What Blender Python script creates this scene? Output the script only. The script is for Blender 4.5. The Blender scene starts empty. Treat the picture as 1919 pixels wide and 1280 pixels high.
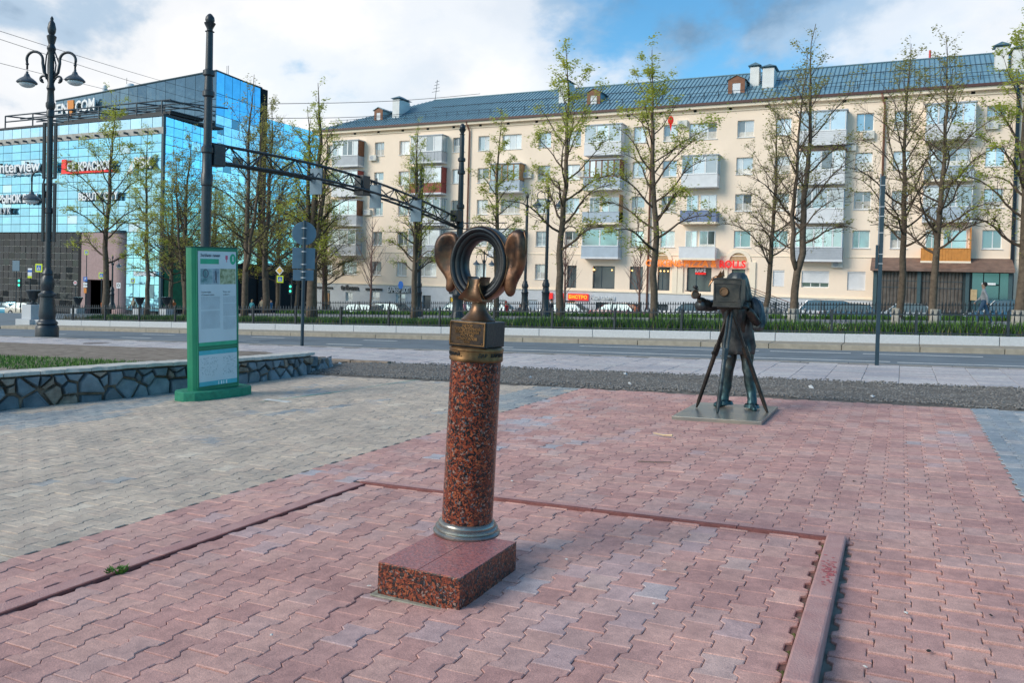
import bpy, bmesh, math, random
from mathutils import Vector, Matrix, noise, Euler
C = bpy.context.scene
COL = C.collection
PI = math.pi
rnd = random.Random(7)
# ------------------------------------------------------------------ camera
EYE = Vector((0, 0, 1.55)); FPX = 1525.0; PSI = math.radians(25.6)
PITCH = math.atan(30 / FPX); ROLL = 0.027; PCX, PCY = 959.5, 558.0
cd = bpy.data.cameras.new('camera'); cam = bpy.data.objects.new('camera', cd); COL.objects.link(cam)
fw = Vector((-math.sin(PSI) * math.cos(PITCH), math.cos(PSI) * math.cos(PITCH), -math.sin(PITCH)))
r0 = Vector((math.cos(PSI), math.sin(PSI), 0)); u0 = r0.cross(fw)
RT = r0 * math.cos(ROLL) + u0 * math.sin(ROLL); UP = u0 * math.cos(ROLL) - r0 * math.sin(ROLL)
cam.matrix_world = Matrix(((RT.x, UP.x, -fw.x, 0), (RT.y, UP.y, -fw.y, 0), (RT.z, UP.z, -fw.z, EYE.z), (0, 0, 0, 1)))
cd.sensor_width = 36; cd.lens = 36 * FPX / 1919; cd.shift_y = -82 / 1919; cd.clip_start = .05; cd.clip_end = 3000
C.camera = cam
# ------------------------------------------------------------------ world
SUN_EL, SUN_AZ = math.radians(30), math.radians(218)      # azimuth clockwise from +Y: behind the camera, to the left
W = bpy.data.worlds.new('World'); C.world = W; W.use_nodes = True
nt = W.node_tree; nt.nodes.clear()
def N(t, **k):
    n = nt.nodes.new(t)
    for a, b in k.items(): setattr(n, a, b)
    return n
def L(a, b): nt.links.new(a, b)
def MATH(op, a, b=None, clamp=False):
    n = N('ShaderNodeMath', operation=op, use_clamp=clamp)
    for i, v in enumerate((a, b)):
        if v is None: continue
        if hasattr(v, 'links'): L(v, n.inputs[i])
        else: n.inputs[i].default_value = v
    return n.outputs[0]
sky = N('ShaderNodeTexSky', sky_type='NISHITA'); sky.sun_disc = False
sky.sun_elevation = SUN_EL; sky.sun_rotation = SUN_AZ; sky.air_density = 1.0; sky.dust_density = .6; sky.ozone_density = 2.0
tint = N('ShaderNodeMix', data_type='RGBA', blend_type='MULTIPLY'); tint.inputs[0].default_value = 1
L(sky.outputs[0], tint.inputs[6]); tint.inputs[7].default_value = (.66, 1.24, 1.40, 1)
bg1 = N('ShaderNodeBackground'); L(tint.outputs[2], bg1.inputs[0]); bg1.inputs[1].default_value = .115
tc = N('ShaderNodeTexCoord'); sep = N('ShaderNodeSeparateXYZ'); L(tc.outputs['Generated'], sep.inputs[0])
zz = MATH('ADD', MATH('ABSOLUTE', sep.outputs[2]), .52)
cx = MATH('DIVIDE', sep.outputs[0], zz); cy = MATH('DIVIDE', sep.outputs[1], zz)
comb = N('ShaderNodeCombineXYZ'); L(cx, comb.inputs[0]); L(cy, comb.inputs[1])
def NOISE(vec, scale, det, rough, dist, off):
    m = N('ShaderNodeMapping'); L(vec, m.inputs[0]); m.inputs[1].default_value = off
    n = N('ShaderNodeTexNoise'); L(m.outputs[0], n.inputs['Vector']); n.inputs['Scale'].default_value = scale
    n.inputs['Detail'].default_value = det; n.inputs['Roughness'].default_value = rough; n.inputs['Distortion'].default_value = dist
    return n.outputs[0]
n1 = NOISE(comb.outputs[0], 2.1, 10, .58, .12, (3.3, 1.9, 0))
n2 = NOISE(comb.outputs[0], 2.3, 8, .56, .15, (6.4, 3.3, 1))
# the cloud cover is thicker towards the west (-X) side of the sky
west = MATH('MULTIPLY', MATH('ADD', sep.outputs[0], .10), -.24)
cov = MATH('ADD', n1, west)
def RAMP(f, pts, interp='EASE'):
    r = N('ShaderNodeValToRGB'); L(f, r.inputs[0]); r.color_ramp.interpolation = interp
    e = r.color_ramp.elements
    while len(e) < len(pts): e.new(.5)
    for i, (p, c) in enumerate(pts): e[i].position = p; e[i].color = (c, c, c, 1) if isinstance(c, float) else (*c, 1)
    return r.outputs[0]
mask = RAMP(cov, [(.45, .03), (.57, .80), (.72, 1.0)])
low = MATH('MULTIPLY', MATH('MAXIMUM', MATH('SUBTRACT', .34, sep.outputs[2]), 0.0), .75)
tone = RAMP(MATH('ADD', n2, low), [(.37, (.20, .32, .47)), (.48, (.52, .67, .84)), (.57, (1.0, 1.02, 1.05)), (.70, (1.14, 1.13, 1.12))])
bg2 = N('ShaderNodeBackground'); L(tone, bg2.inputs[0]); bg2.inputs[1].default_value = .78
mx = N('ShaderNodeMixShader'); L(mask, mx.inputs[0]); L(bg1.outputs[0], mx.inputs[1]); L(bg2.outputs[0], mx.inputs[2])
wo = N('ShaderNodeOutputWorld'); L(mx.outputs[0], wo.inputs[0])
# ------------------------------------------------------------------ sun
sl = bpy.data.lights.new('sun', 'SUN'); sl.energy = 2.3; sl.angle = math.radians(32); sl.color = (1, .93, .82)
so = bpy.data.objects.new('sun', sl); COL.objects.link(so)
sd = Vector((math.sin(SUN_AZ) * math.cos(SUN_EL), math.cos(SUN_AZ) * math.cos(SUN_EL), math.sin(SUN_EL)))
so.rotation_euler = sd.to_track_quat('Z', 'Y').to_euler(); so.location = sd * 60
vs = C.view_settings; vs.view_transform = 'Standard'; vs.look = 'None'; vs.exposure = .28; vs.gamma = 1; vs.use_curve_mapping = False
C.cycles.max_bounces = 6; C.cycles.transparent_max_bounces = 12

# ------------------------------------------------------------------ helpers
SX = .033
def gz(x, y=0): return SX * x
def ray(px, py): return fw + RT * ((px - PCX) / FPX) - UP * ((py - PCY) / FPX)
def aty(px, py, Y):           # point of the plane y = Y
    r = ray(px, py); return EYE + r * (Y / r.y)
def gnd(px, py, h=0):
    r = ray(px, py); t = (h - EYE.z) / (r.z - SX * r.x); return EYE + r * t
def fx(px, py, Y): return aty(px, py, Y).x
def lk(o, parent=None, **p):
    COL.objects.link(o)
    if parent is not None: o.parent = parent
    for k, v in p.items(): o[k] = v
    return o
def thing(name, loc, rz=0, label=None, cat=None, group=None, kind=None):
    o = bpy.data.objects.new(name, None); o.location = loc; o.rotation_euler = (0, 0, rz); o.empty_display_size = .2
    COL.objects.link(o)
    return tag(o, label, cat, group, kind)
def tag(o, label=None, cat=None, group=None, kind=None):
    if label: o['label'] = label
    if cat: o['category'] = cat
    if group: o['group'] = group
    if kind: o['kind'] = kind
    return o
class MB:
    def __init__(s): s.v = []; s.f = []; s.m = []; s.c = []; s.T = None
    def add(s, vs, fs, mi=0, col=None):
        b = len(s.v)
        if s.T is not None: vs = [s.T @ Vector(p) for p in vs]
        s.v += [tuple(p) for p in vs]
        for f in fs: s.f.append([b + i for i in f]); s.m.append(mi); s.c.append(col)
        return s
    def box(s, x0, y0, z0, x1, y1, z1, mi=0, col=None):
        return s.add([(x0, y0, z0), (x1, y0, z0), (x1, y1, z0), (x0, y1, z0), (x0, y0, z1), (x1, y0, z1), (x1, y1, z1), (x0, y1, z1)],
              [(0, 3, 2, 1), (4, 5, 6, 7), (0, 1, 5, 4), (1, 2, 6, 5), (2, 3, 7, 6), (3, 0, 4, 7)], mi, col)
    def sbox(s, x0, y0, x1, y1, h0, h1, mi=0):   # box whose bottom and top follow the sloping ground
        a, b = gz(x0), gz(x1)
        return s.add([(x0, y0, a + h0), (x1, y0, b + h0), (x1, y1, b + h0), (x0, y1, a + h0), (x0, y0, a + h1), (x1, y0, b + h1), (x1, y1, b + h1), (x0, y1, a + h1)],
              [(0, 3, 2, 1), (4, 5, 6, 7), (0, 1, 5, 4), (1, 2, 6, 5), (2, 3, 7, 6), (3, 0, 4, 7)], mi)
    def quad(s, a, b, c, d, mi=0): return s.add([a, b, c, d], [(0, 1, 2, 3)], mi)
    def prism(s, pts, z0, z1, mi=0, zt=None):
        n = len(pts)
        vs = [(x, y, z0) for x, y in pts] + [(x, y, z1) for x, y in pts]
        return s.add(vs, [tuple(range(n))[::-1], tuple(range(n, 2 * n))] + [(i, (i + 1) % n, n + (i + 1) % n, n + i) for i in range(n)], mi)
    def tube(s, path, rad, n=8, mi=0, cap=True):
        path = [Vector(p) for p in path]
        if not isinstance(rad, (list, tuple)): rad = [rad] * len(path)
        vs = []; prev = None
        for i, p in enumerate(path):
            d = (path[min(i + 1, len(path) - 1)] - path[max(i - 1, 0)])
            if d.length < 1e-9: d = Vector((0, 0, 1))
            d.normalize()
            if prev is None:
                a = Vector((0, 0, 1)) if abs(d.z) < .9 else Vector((1, 0, 0)); u = d.cross(a).normalized()
            else: u = (prev - d * prev.dot(d)); u = u.normalized() if u.length > 1e-6 else d.orthogonal().normalized()
            prev = u; w = d.cross(u)
            for k in range(n):
                t = 2 * PI * k / n; vs.append(p + (u * math.cos(t) + w * math.sin(t)) * rad[i])
        fs = [(i * n + k, i * n + (k + 1) % n, (i + 1) * n + (k + 1) % n, (i + 1) * n + k) for i in range(len(path) - 1) for k in range(n)]
        if cap: fs += [tuple(range(n))[::-1], tuple((len(path) - 1) * n + k for k in range(n))]
        return s.add(vs, fs, mi)
    def lathe(s, prof, c=(0, 0, 0), n=24, mi=0, sx=1, sy=1):
        vs = []
        for r, z in prof:
            for k in range(n):
                t = 2 * PI * k / n; vs.append((c[0] + r * sx * math.cos(t), c[1] + r * sy * math.sin(t), c[2] + z))
        m = len(prof)
        fs = [(i * n + k, i * n + (k + 1) % n, (i + 1) * n + (k + 1) % n, (i + 1) * n + k) for i in range(m - 1) for k in range(n)]
        fs += [tuple(range(n))[::-1], tuple((m - 1) * n + k for k in range(n))]
        return s.add(vs, fs, mi)
    def sphere(s, c, r, n=10, m=7, sc=(1, 1, 1), mi=0):
        pr = [(r * math.sin(PI * (i + .001) / m) if 0 < i < m else r * .01, -r * math.cos(PI * i / m)) for i in range(m + 1)]
        vs = []
        for a, z in pr:
            for k in range(n):
                t = 2 * PI * k / n; vs.append((c[0] + a * sc[0] * math.cos(t), c[1] + a * sc[1] * math.sin(t), c[2] + z * sc[2]))
        fs = [(i * n + k, i * n + (k + 1) % n, (i + 1) * n + (k + 1) % n, (i + 1) * n + k) for i in range(m) for k in range(n)]
        return s.add(vs, fs, mi)
    def mesh(s, name, mats, smooth=False):
        me = bpy.data.meshes.new(name); me.from_pydata(s.v, [], s.f)
        if not isinstance(mats, (list, tuple)): mats = [mats]
        for m in mats: me.materials.append(m)
        if len(mats) > 1: me.polygons.foreach_set('material_index', s.m)
        if any(c is not None for c in s.c):
            at = me.attributes.new('Col', 'FLOAT_COLOR', 'CORNER'); buf = []
            for f, c in zip(s.f, s.c): buf += list(c or (1, 1, 1, 1)) * len(f)
            at.data.foreach_set('color', buf)
        if smooth: me.polygons.foreach_set('use_smooth', [True] * len(s.f))
        me.update(); return me
    def build(s, name, mats, parent=None, smooth=False, bevel=0, auto=None, **p):
        me = s.mesh(name, mats, smooth)
        if auto is not None: me.set_sharp_from_angle(angle=math.radians(auto))
        o = bpy.data.objects.new(name, me); lk(o, parent, **p)
        if bevel:
            b = o.modifiers.new('b', 'BEVEL'); b.width = bevel; b.segments = 2; b.limit_method = 'ANGLE'; b.angle_limit = .6
        return o
def inst(name, me, loc, parent=None, rz=0, scale=None, rot=None, **p):
    o = bpy.data.objects.new(name, me); o.location = loc; o.rotation_euler = rot or (0, 0, rz)
    if scale: o.scale = scale
    return lk(o, parent, **p)
def copy_tree(o, parent=None, **p):
    c = o.copy(); COL.objects.link(c); c.parent = parent
    for k, v in p.items(): c[k] = v
    for ch in list(o.children): copy_tree(ch, c)
    return c
# ---- materials
MATS = {}
def mat(name, col, rough=.7, metal=0.0, var=.12, scale=6.0, bump=0.0, bscale=40., col2=None, spec=.5, emit=None, coat=0, attr=False, rand=0.0, detail=4, obj=False):
    m = bpy.data.materials.new(name); m.use_nodes = True; t = m.node_tree; b = t.nodes['Principled BSDF']
    nn = lambda k: t.nodes.new(k)
    geo = nn('ShaderNodeNewGeometry'); pos = geo.outputs['Position']
    if obj: tcn = nn('ShaderNodeTexCoord'); pos = tcn.outputs['Object']
    n = nn('ShaderNodeTexNoise'); n.inputs['Scale'].default_value = scale; n.inputs['Detail'].default_value = detail; n.inputs['Roughness'].default_value = .6
    t.links.new(pos, n.inputs['Vector'])
    r = nn('ShaderNodeValToRGB'); t.links.new(n.outputs[0], r.inputs[0])
    c2 = col2 or tuple(min(1, c * (1 + var)) for c in col); c1 = col if col2 else tuple(c * (1 - var) for c in col)
    r.color_ramp.elements[0].position = .33; r.color_ramp.elements[1].position = .67
    r.color_ramp.elements[0].color = (*c1, 1); r.color_ramp.elements[1].color = (*c2, 1)
    out = r.outputs[0]
    if attr:
        a = nn('ShaderNodeAttribute'); a.attribute_name = 'Col'
        mm = nn('ShaderNodeMix'); mm.data_type = 'RGBA'; mm.blend_type = 'MULTIPLY'; mm.inputs[0].default_value = 1
        t.links.new(out, mm.inputs[6]); t.links.new(a.outputs[0], mm.inputs[7]); out = mm.outputs[2]
    if rand:
        oi = nn('ShaderNodeObjectInfo'); hs = nn('ShaderNodeHueSaturation')
        ma = nn('ShaderNodeMath'); ma.operation = 'MULTIPLY_ADD'; ma.inputs[1].default_value = 2 * rand; ma.inputs[2].default_value = 1 - rand
        t.links.new(oi.outputs['Random'], ma.inputs[0]); t.links.new(ma.outputs[0], hs.inputs['Value']); t.links.new(out, hs.inputs['Color']); out = hs.outputs[0]
    t.links.new(out, b.inputs['Base Color'])
    b.inputs['Roughness'].default_value = rough; b.inputs['Metallic'].default_value = metal
    b.inputs['Specular IOR Level'].default_value = spec; b.inputs['Coat Weight'].default_value = coat
    if emit: b.inputs['Emission Color'].default_value = (*emit[0], 1); b.inputs['Emission Strength'].default_value = emit[1]
    if bump:
        n2 = nn('ShaderNodeTexNoise'); n2.inputs['Scale'].default_value = bscale; n2.inputs['Detail'].default_value = 5; t.links.new(pos, n2.inputs['Vector'])
        bp = nn('ShaderNodeBump'); bp.inputs['Strength'].default_value = min(1, bump); bp.inputs['Distance'].default_value = .01 * max(1, bump)
        t.links.new(n2.outputs[0], bp.inputs['Height']); t.links.new(bp.outputs[0], b.inputs['Normal'])
    MATS[name] = m; return m
def speckle(name, bump=.25, rough=.8, amount=.4, scale=260., big=1.6, attr=True, stain=(.55, .57, .62)):
    # concrete with grit: attribute colour x grit speckle x broad dirt
    m = mat(name, (1, 1, 1), rough, var=0, bump=bump, bscale=90, attr=attr); t = m.node_tree; b = t.nodes['Principled BSDF']
    src = b.inputs['Base Color'].links[0].from_socket; geo = [n for n in t.nodes if n.type == 'NEW_GEOMETRY'][0]
    def mul(a, fac, c1, c2, p1, p2):
        r = t.nodes.new('ShaderNodeValToRGB'); t.links.new(fac, r.inputs[0]); r.color_ramp.elements[0].position = p1; r.color_ramp.elements[1].position = p2
        r.color_ramp.elements[0].color = (*c1, 1); r.color_ramp.elements[1].color = (*c2, 1)
        x = t.nodes.new('ShaderNodeMix'); x.data_type = 'RGBA'; x.blend_type = 'MULTIPLY'; x.inputs[0].default_value = 1
        t.links.new(a, x.inputs[6]); t.links.new(r.outputs[0], x.inputs[7]); return x.outputs[2]
    def nz(s, d=3):
        n = t.nodes.new('ShaderNodeTexNoise'); n.inputs['Scale'].default_value = s; n.inputs['Detail'].default_value = d; n.inputs['Roughness'].default_value = .65
        t.links.new(geo.outputs['Position'], n.inputs['Vector']); return n.outputs[0]
    k = 1 - amount
    o = mul(src, nz(scale, 2), (k, k, k * 1.03), (1.15, 1.13, 1.1), .38, .62)
    o = mul(o, nz(big, 5), stain, (1.12, 1.08, 1.05), .30, .62)
    o = mul(o, nz(14, 4), (.82, .82, .84), (1.08, 1.08, 1.08), .35, .65)
    t.links.new(o, b.inputs['Base Color']); return m
# ------------------------------------------------------------------ common materials
M = MATS
mat('asphalt', (.155, .185, .21), .85, var=.16, scale=.9, bump=.3, bscale=120)
mat('marking', (.62, .63, .62), .7, var=.15, scale=9)
mat('soil', (.13, .105, .085), .95, var=.35, scale=3, bump=1.2, bscale=30)
mat('bed', (.10, .075, .065), .95, var=.3, scale=20)
mat('base_ground', (.16, .155, .15), .95, var=.2, scale=.4)
mat('black_iron', (.018, .026, .034), .38, metal=.0, var=.25, scale=8, spec=.6, bump=.1, bscale=60)
mat('pale_granite', (.50, .52, .54), .6, var=.08, scale=25)
mat('tan_granite', (.33, .29, .23), .8, var=.14, scale=5)
mat('grass', (.05, .13, .015), .7, col2=(.10, .24, .03), scale=14)
speckle('paver_mat', stain=(.80,.79,.80), amount=.34); speckle('slab_mat', bump=.15, amount=.22, scale=160, big=.5, stain=(.84, .84, .86))
speckle('kerb_mat', bump=.4, amount=.4, attr=False)

# ------------------------------------------------------------------ ground sheets
def sheet(name, x0, x1, y0, y1, h, m, nx=1, ny=1, parent=None, **p):
    b = MB(); vs = []; fs = []
    for j in range(ny + 1):
        for i in range(nx + 1):
            x = x0 + (x1 - x0) * i / nx; y = y0 + (y1 - y0) * j / ny; vs.append((x, y, gz(x) + h))
    for j in range(ny):
        for i in range(nx): a = j * (nx + 1) + i; fs.append((a, a + 1, a + nx + 2, a + nx + 1))
    b.add(vs, fs); return b.build(name, m, parent, **p)
sheet('ground', -900, 900, -300, 1500, -1.25, M['base_ground'], 30, 30, kind='structure')
road = sheet('road', -70, 60, 19.2, 24.95, -.10, M['asphalt'], kind='structure')
sheet('crossroad', -90, -41.6, 24.96, 47, -.11, M['asphalt'], kind='structure')
sheet('far_road', -300, 60, 47, 66, -1.02, M['asphalt'], kind='structure')
sheet('far_pavement', -300, 60, 66.02, 76, -.9, mat('far_paving', (.30, .29, .285), .9), kind='structure')

# ------------------------------------------------------------------ pavers
def frame_ok(x, y, z, mx=260, my=200):
    d = Vector((x, y, z)) - EYE; k = d.dot(fw)
    if k < .3: return False
    px = PCX + FPX * d.dot(RT) / k; py = PCY - FPX * d.dot(UP) / k
    return -mx < px < 1919 + mx and -my < py < 1280 + my
def bone(L_, W_, e=.0135, gap=.0032, bev=.0045, top=0, dep=.02):
    c = W_ / 2 - gap / 2; h = L_ / 2 - gap / 2; t = .012
    right = [(c + e, -h), (c + e, -L_ / 4 - t), (c - e, -L_ / 4 + t), (c - e, L_ / 4 - t), (c + e, L_ / 4 + t), (c + e, h)]
    out = right + [(-x, -y) for x, y in right]
    inn = [(x - math.copysign(bev, x), y - (math.copysign(bev, y) if abs(abs(y) - h) < 1e-6 else 0)) for x, y in out]
    return out, inn, dep, bev
def slabshape(L_, W_, gap=.008, bev=.005, dep=.02):
    c = W_ / 2 - gap / 2; h = L_ / 2 - gap / 2
    out = [(c, -h), (c, h), (-c, h), (-c, -h)]; inn = [(x - math.copysign(bev, x), y - math.copysign(bev, y)) for x, y in out]
    return out, inn, dep, bev
def piece(b, shp, col, T=None):
    out, inn, dep, bev = shp; n = len(out)
    vs = [(x, y, -dep) for x, y in out] + [(x, y, -bev * .7) for x, y in out] + [(x, y, 0) for x, y in inn]
    if T is not None: vs = [T @ Vector(v) for v in vs]
    b.add(vs, [tuple(range(2 * n, 3 * n))] + [(i, (i + 1) % n, n + (i + 1) % n, n + i) for i in range(n)] + [(n + i, n + (i + 1) % n, 2 * n + (i + 1) % n, 2 * n + i) for i in range(n)], 0, col)
def lay(parent, name, shp, x0, x1, y0, y1, L_, W_, pal, pick, hfn, m, nmax=300, inside=None, jit=.0016):
    meshes = []
    for c in pal:
        b = MB(); piece(b, shp, (*c, 1)); meshes.append(b.mesh(name, m))
    items = []
    nx = int(round((x1 - x0) / W_)); ny = int((y1 - y0) / L_) + 1
    for i in range(nx):
        for j in range(ny):
            x = x0 + (i + .5) * W_; y = y0 + (j + .5) * L_ - (i % 2) * L_ / 2
            if y > y1 or (inside and not inside(x, y)): continue
            z = gz(x) + hfn(x, y)
            if not frame_ok(x, y, z, 750): continue
            items.append(((Vector((x, y, z)) - EYE).length, x, y, z))
    items.sort(); stuff = MB()
    for k, (d, x, y, z) in enumerate(items):
        ci = pick(x, y); tx, ty = rnd.gauss(0, .006), rnd.gauss(0, .006) - math.atan(SX)
        rz_ = rnd.gauss(0, .008); z += rnd.gauss(0, jit)
        if k < nmax: inst(name, meshes[ci], (x, y, z), parent, rot=(tx, ty, rz_))
        else: piece(stuff, shp, (*pal[ci], 1), Matrix.Translation((x, y, z)) @ Euler((tx, ty, rz_)).to_matrix().to_4x4())
    if stuff.v: stuff.build(name + '_field', m, parent, kind='stuff')
PL, PW = .205, .157
bone_s = bone(PL, PW)
RED = [(0.589, 0.347, 0.311), (0.624, 0.377, 0.328), (0.566, 0.323, 0.287), (0.647, 0.401, 0.347), (0.602, 0.39, 0.353), (0.538, 0.305, 0.275), (0.624, 0.419, 0.383), (0.578, 0.407, 0.396), (0.543, 0.462, 0.467), (0.508, 0.487, 0.514), (0.612, 0.438, 0.4)]
def pick_red(x, y):
    v = noise.noise(Vector((x * 1.1, y * .8, 3.1))) + noise.noise(Vector((x * .35, y * .3, 9))) * .7 + rnd.gauss(0, .28)
    v += .25 * math.exp(-((x + 1.6) ** 2 / .6 + (y - 3.4) ** 2 / 1.2))
    if v > .98: return rnd.choice((8, 9, 7))
    if v > .62: return rnd.choice((6, 7, 10))
    return rnd.choice((0, 1, 2, 3, 4, 5, 1, 0))
GREY = [(0.56, 0.482, 0.39), (0.594, 0.508, 0.41), (0.526, 0.455, 0.375), (0.571, 0.476, 0.385), (0.616, 0.53, 0.43), (0.515, 0.46, 0.4), (0.347, 0.385, 0.39), (0.314, 0.353, 0.37), (0.437, 0.439, 0.42), (0.661, 0.589, 0.48)]
def pick_grey(x, y):
    v = noise.noise(Vector((x * .9, y * .7, 21))) * .9 + rnd.gauss(0, .16)
    if x < -9.1 + .3 * math.sin(y * 2.1) and y < 9.4: v += .75
    if y > 9.5: v += .25 + .35 * noise.noise(Vector((x * .6, y * 1.3, 5)))
    if x > -5.4 and y > 9: v += .7
    if v > .70: return rnd.choice((6, 7, 8, 6))
    if v > .50: return rnd.choice((5, 8, 5))
    return rnd.choice((0, 1, 2, 3, 0, 1, 4, 9 if rnd.random() < .15 else 0))
BLUE = [(0.341, 0.396, 0.44), (0.308, 0.369, 0.413), (0.374, 0.429, 0.462), (0.396, 0.44, 0.457), (0.473, 0.484, 0.49)]
PX0, PX1, PYB = -3.86, -.37, 5.40
RX0, RX1, YE = -4.63, .86, 12.45
def hout(x, y):      # the plaza lies a little above the platform at its back and drops below the right kerb
    if x > PX1: return .006 - .10 * min(1, max(0, (5.4 - y) / 2.2))
    return .006
plaza = sheet('plaza', -13, 9, 1.0, 12.9, -.135, M['bed'], kind='structure')
def bedsheet(nm, pts):
    b = MB(); b.add([(x, y, gz(x) + h) for x, y, h in pts], [tuple(range(len(pts)))]); return b.build(nm, M['bed'], plaza)
bedsheet('paver_bed', [(-13, 1, 0), (PX0 - .08, 1, 0), (PX0 - .08, 5.5, 0), (-13, 5.5, 0)])
bedsheet('paver_bed', [(-13, 5.5, 0), (9, 5.5, 0), (9, 12.75, 0), (-13, 12.75, 0)])
bb = MB()
for k in range(12):
    ya, yb = 5.5 - k * .4, 5.5 - (k + 1) * .4
    bb.add([(PX1 + .09, yb, gz(PX1) + hout(1, yb) - .014), (9, yb, gz(9) + hout(1, yb) - .014), (9, ya, gz(9) + hout(1, ya) - .014), (PX1 + .09, ya, gz(PX1) + hout(1, ya) - .014)], [(0, 1, 2, 3)])
bb.build('paver_bed', mat('pale_bed', (.20, .215, .19), .95, var=.3, scale=12), plaza)
platform = sheet('platform', PX0, PX1 + .02, 1.0, PYB, -.013, mat('red_bed', (.17, .085, .07), .95, var=.3, scale=25), kind='structure')
platform['label'] = 'red paved platform edged with kerbs around the granite column'
lay(platform, 'paver', bone_s, PX0 + .006, PX1 - .03 , 1.05, PYB + .12, PL, PW, RED, pick_red, lambda x, y: 0, M['paver_mat'], inside=lambda x, y: y < PYB + .09)
def in_red(x, y):
    if PX0 - .10 < x < PX1 + .13 and y < PYB + .04: return False
    return y < YE + .12 * noise.noise(Vector((x * 2, 0, 0)))
lay(plaza, 'red_paver', bone_s, RX0, RX0 + 35 * PW, 1.6, 12.6, PL, PW, RED, pick_red, hout, M['paver_mat'], inside=in_red)
lay(plaza, 'grey_paver', bone_s, RX0 - 39 * PW, RX0, 1.6, 12.7, PL, PW, GREY, pick_grey, hout, M['paver_mat'],
    inside=lambda x, y: y < YE + .05 + .15 * noise.noise(Vector((x * 2, 0, 0))) and x > -10.9)
lay(plaza, 'blue_paver', bone_s, RX0 + 35 * PW, RX0 + 78 * PW, 3.0, 12.6, PL, PW, BLUE, lambda x, y: rnd.choice((0, 1, 2, 3, 0, 1, 4)), hout, M['paver_mat'],
    inside=lambda x, y: y < YE)
# kerb stones of the platform
mat('kerb_red', (.44, .235, .22), .85, col2=(.52, .31, .285), scale=7, bump=.6, bscale=110)
mat('edge_red', (.17, .065, .06), .9, col2=(.26, .10, .09), scale=12, bump=.6, bscale=90)
def kerbstone(x0, y0, x1, y1, top, bot=-.12, m='kerb_red', bev=.012):
    b = MB(); b.sbox(x0, y0, x1, y1, bot, top); o = b.build('kerb_stone', M[m], platform, bevel=bev)
y = PYB + .06
while y > 1.2:
    ln = .98 if y < 5 else 1.16
    kerbstone(PX1 - .006, y - ln + .006, PX1 + .108, y, .036 + rnd.uniform(-.002, .002)); y -= ln
x = PX0 - .06
while x < PX1 - .3:
    ln = min(1.0, PX1 + .015 - x); kerbstone(x, PYB + .045, x + ln - .006, PYB + .125, .015, bev=.005); kerbstone(x, PYB + .012, x + ln - .004, PYB + .043, .022, m='edge_red', bev=.004); x += ln
y = PYB + .02
while y > 1.2:
    kerbstone(PX0 - .135, y - .992, PX0 - .022, y, .011, bev=.006); kerbstone(PX0 - .020, y - .996, PX0 - .002, y, .013, m='edge_red', bev=.003); y -= 1.0
# broken spot of the kerb: paler red chips
def chips(name, cx_, cy_, w, d, n, h, size, m, parent=None, flat=.5, **p):
    b = MB()
    for _ in range(n):
        x, y = cx_ + rnd.gauss(0, w), cy_ + rnd.gauss(0, d); s = size * rnd.uniform(.4, 1.3); a = rnd.uniform(0, PI)
        T = Matrix.Translation((x, y, gz(x) + h)) @ Matrix.Rotation(a, 4, 'Z') @ Matrix.Diagonal((s, s * rnd.uniform(.6, 1), s * flat, 1))
        b.add([T @ Vector(q) for q in ((1, 0, 0), (.3, .9, .1), (-.8, .5, 0), (-.7, -.6, .1), (.4, -.9, 0), (.1, 0, 1), (-.2, .1, -.6))],
              [(0, 1, 5), (1, 2, 5), (2, 3, 5), (3, 4, 5), (4, 0, 5), (1, 0, 6), (2, 1, 6), (3, 2, 6), (4, 3, 6), (0, 4, 6)])
    return b.build(name, m, parent, **p)
mat('chip', (.45, .12, .13), .9, var=.3, scale=60, bump=1, bscale=200)
chips('kerb_chip', PX1 + .06, 4.72, .018, .10, 70, .036, .012, M['chip'], platform, .25, kind='stuff')
# moss and dirt in the gap beside the kerb, litter specks
mat('moss', (.09, .10, .03), .95, var=.5, scale=90)
for k in range(17):
    yy = 5.3 - k * PL; m_ = M['moss'] if rnd.random() < .4 else M['soil']
    chips('moss', PX1 - .022, yy, .006, .018, 30, -.010, .008, m_, platform, .8, kind='stuff')
mat('speck', (.02, .018, .016), .8); mat('white_speck', (.62, .60, .56), .8)
for nm, lab, m_, pts in (('pebble', 'dark', M['speck'], [(1180, 892), (1175, 892), (1490, 663), (1648, 670), (356, 861), (1487, 1165), (1835, 1110), (1741, 1203), (1858, 1147), (448, 900), (73, 828), (224, 1053), (1665, 770), (982, 868), (1290, 855), (1815, 1055), (1600, 905), (1438, 713), (1270, 724)]),
                         ('pebble', 'white', M['white_speck'], [(1345, 765), (1061, 1053), (1226, 1137), (1170, 728), (1244, 1073), (692, 1103), (508, 1196), (1622, 1226), (1760, 990), (1700, 1140), (640, 770), (960, 905)])):
    for px_, py_ in pts:
        g_ = gnd(px_, py_)
        if lab == 'dark' and (px_, py_) in ((1180, 892), (1175, 892)): continue
        tag(chips(nm, g_.x, g_.y, .004, .004, 3, .014 + (hout(g_.x, g_.y) if g_.x > PX1 + .1 else .0), .010, m_), f'tiny {lab} pebble lying on the plaza paving', 'pebble', f'{lab} pebbles scattered on the paving')
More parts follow.
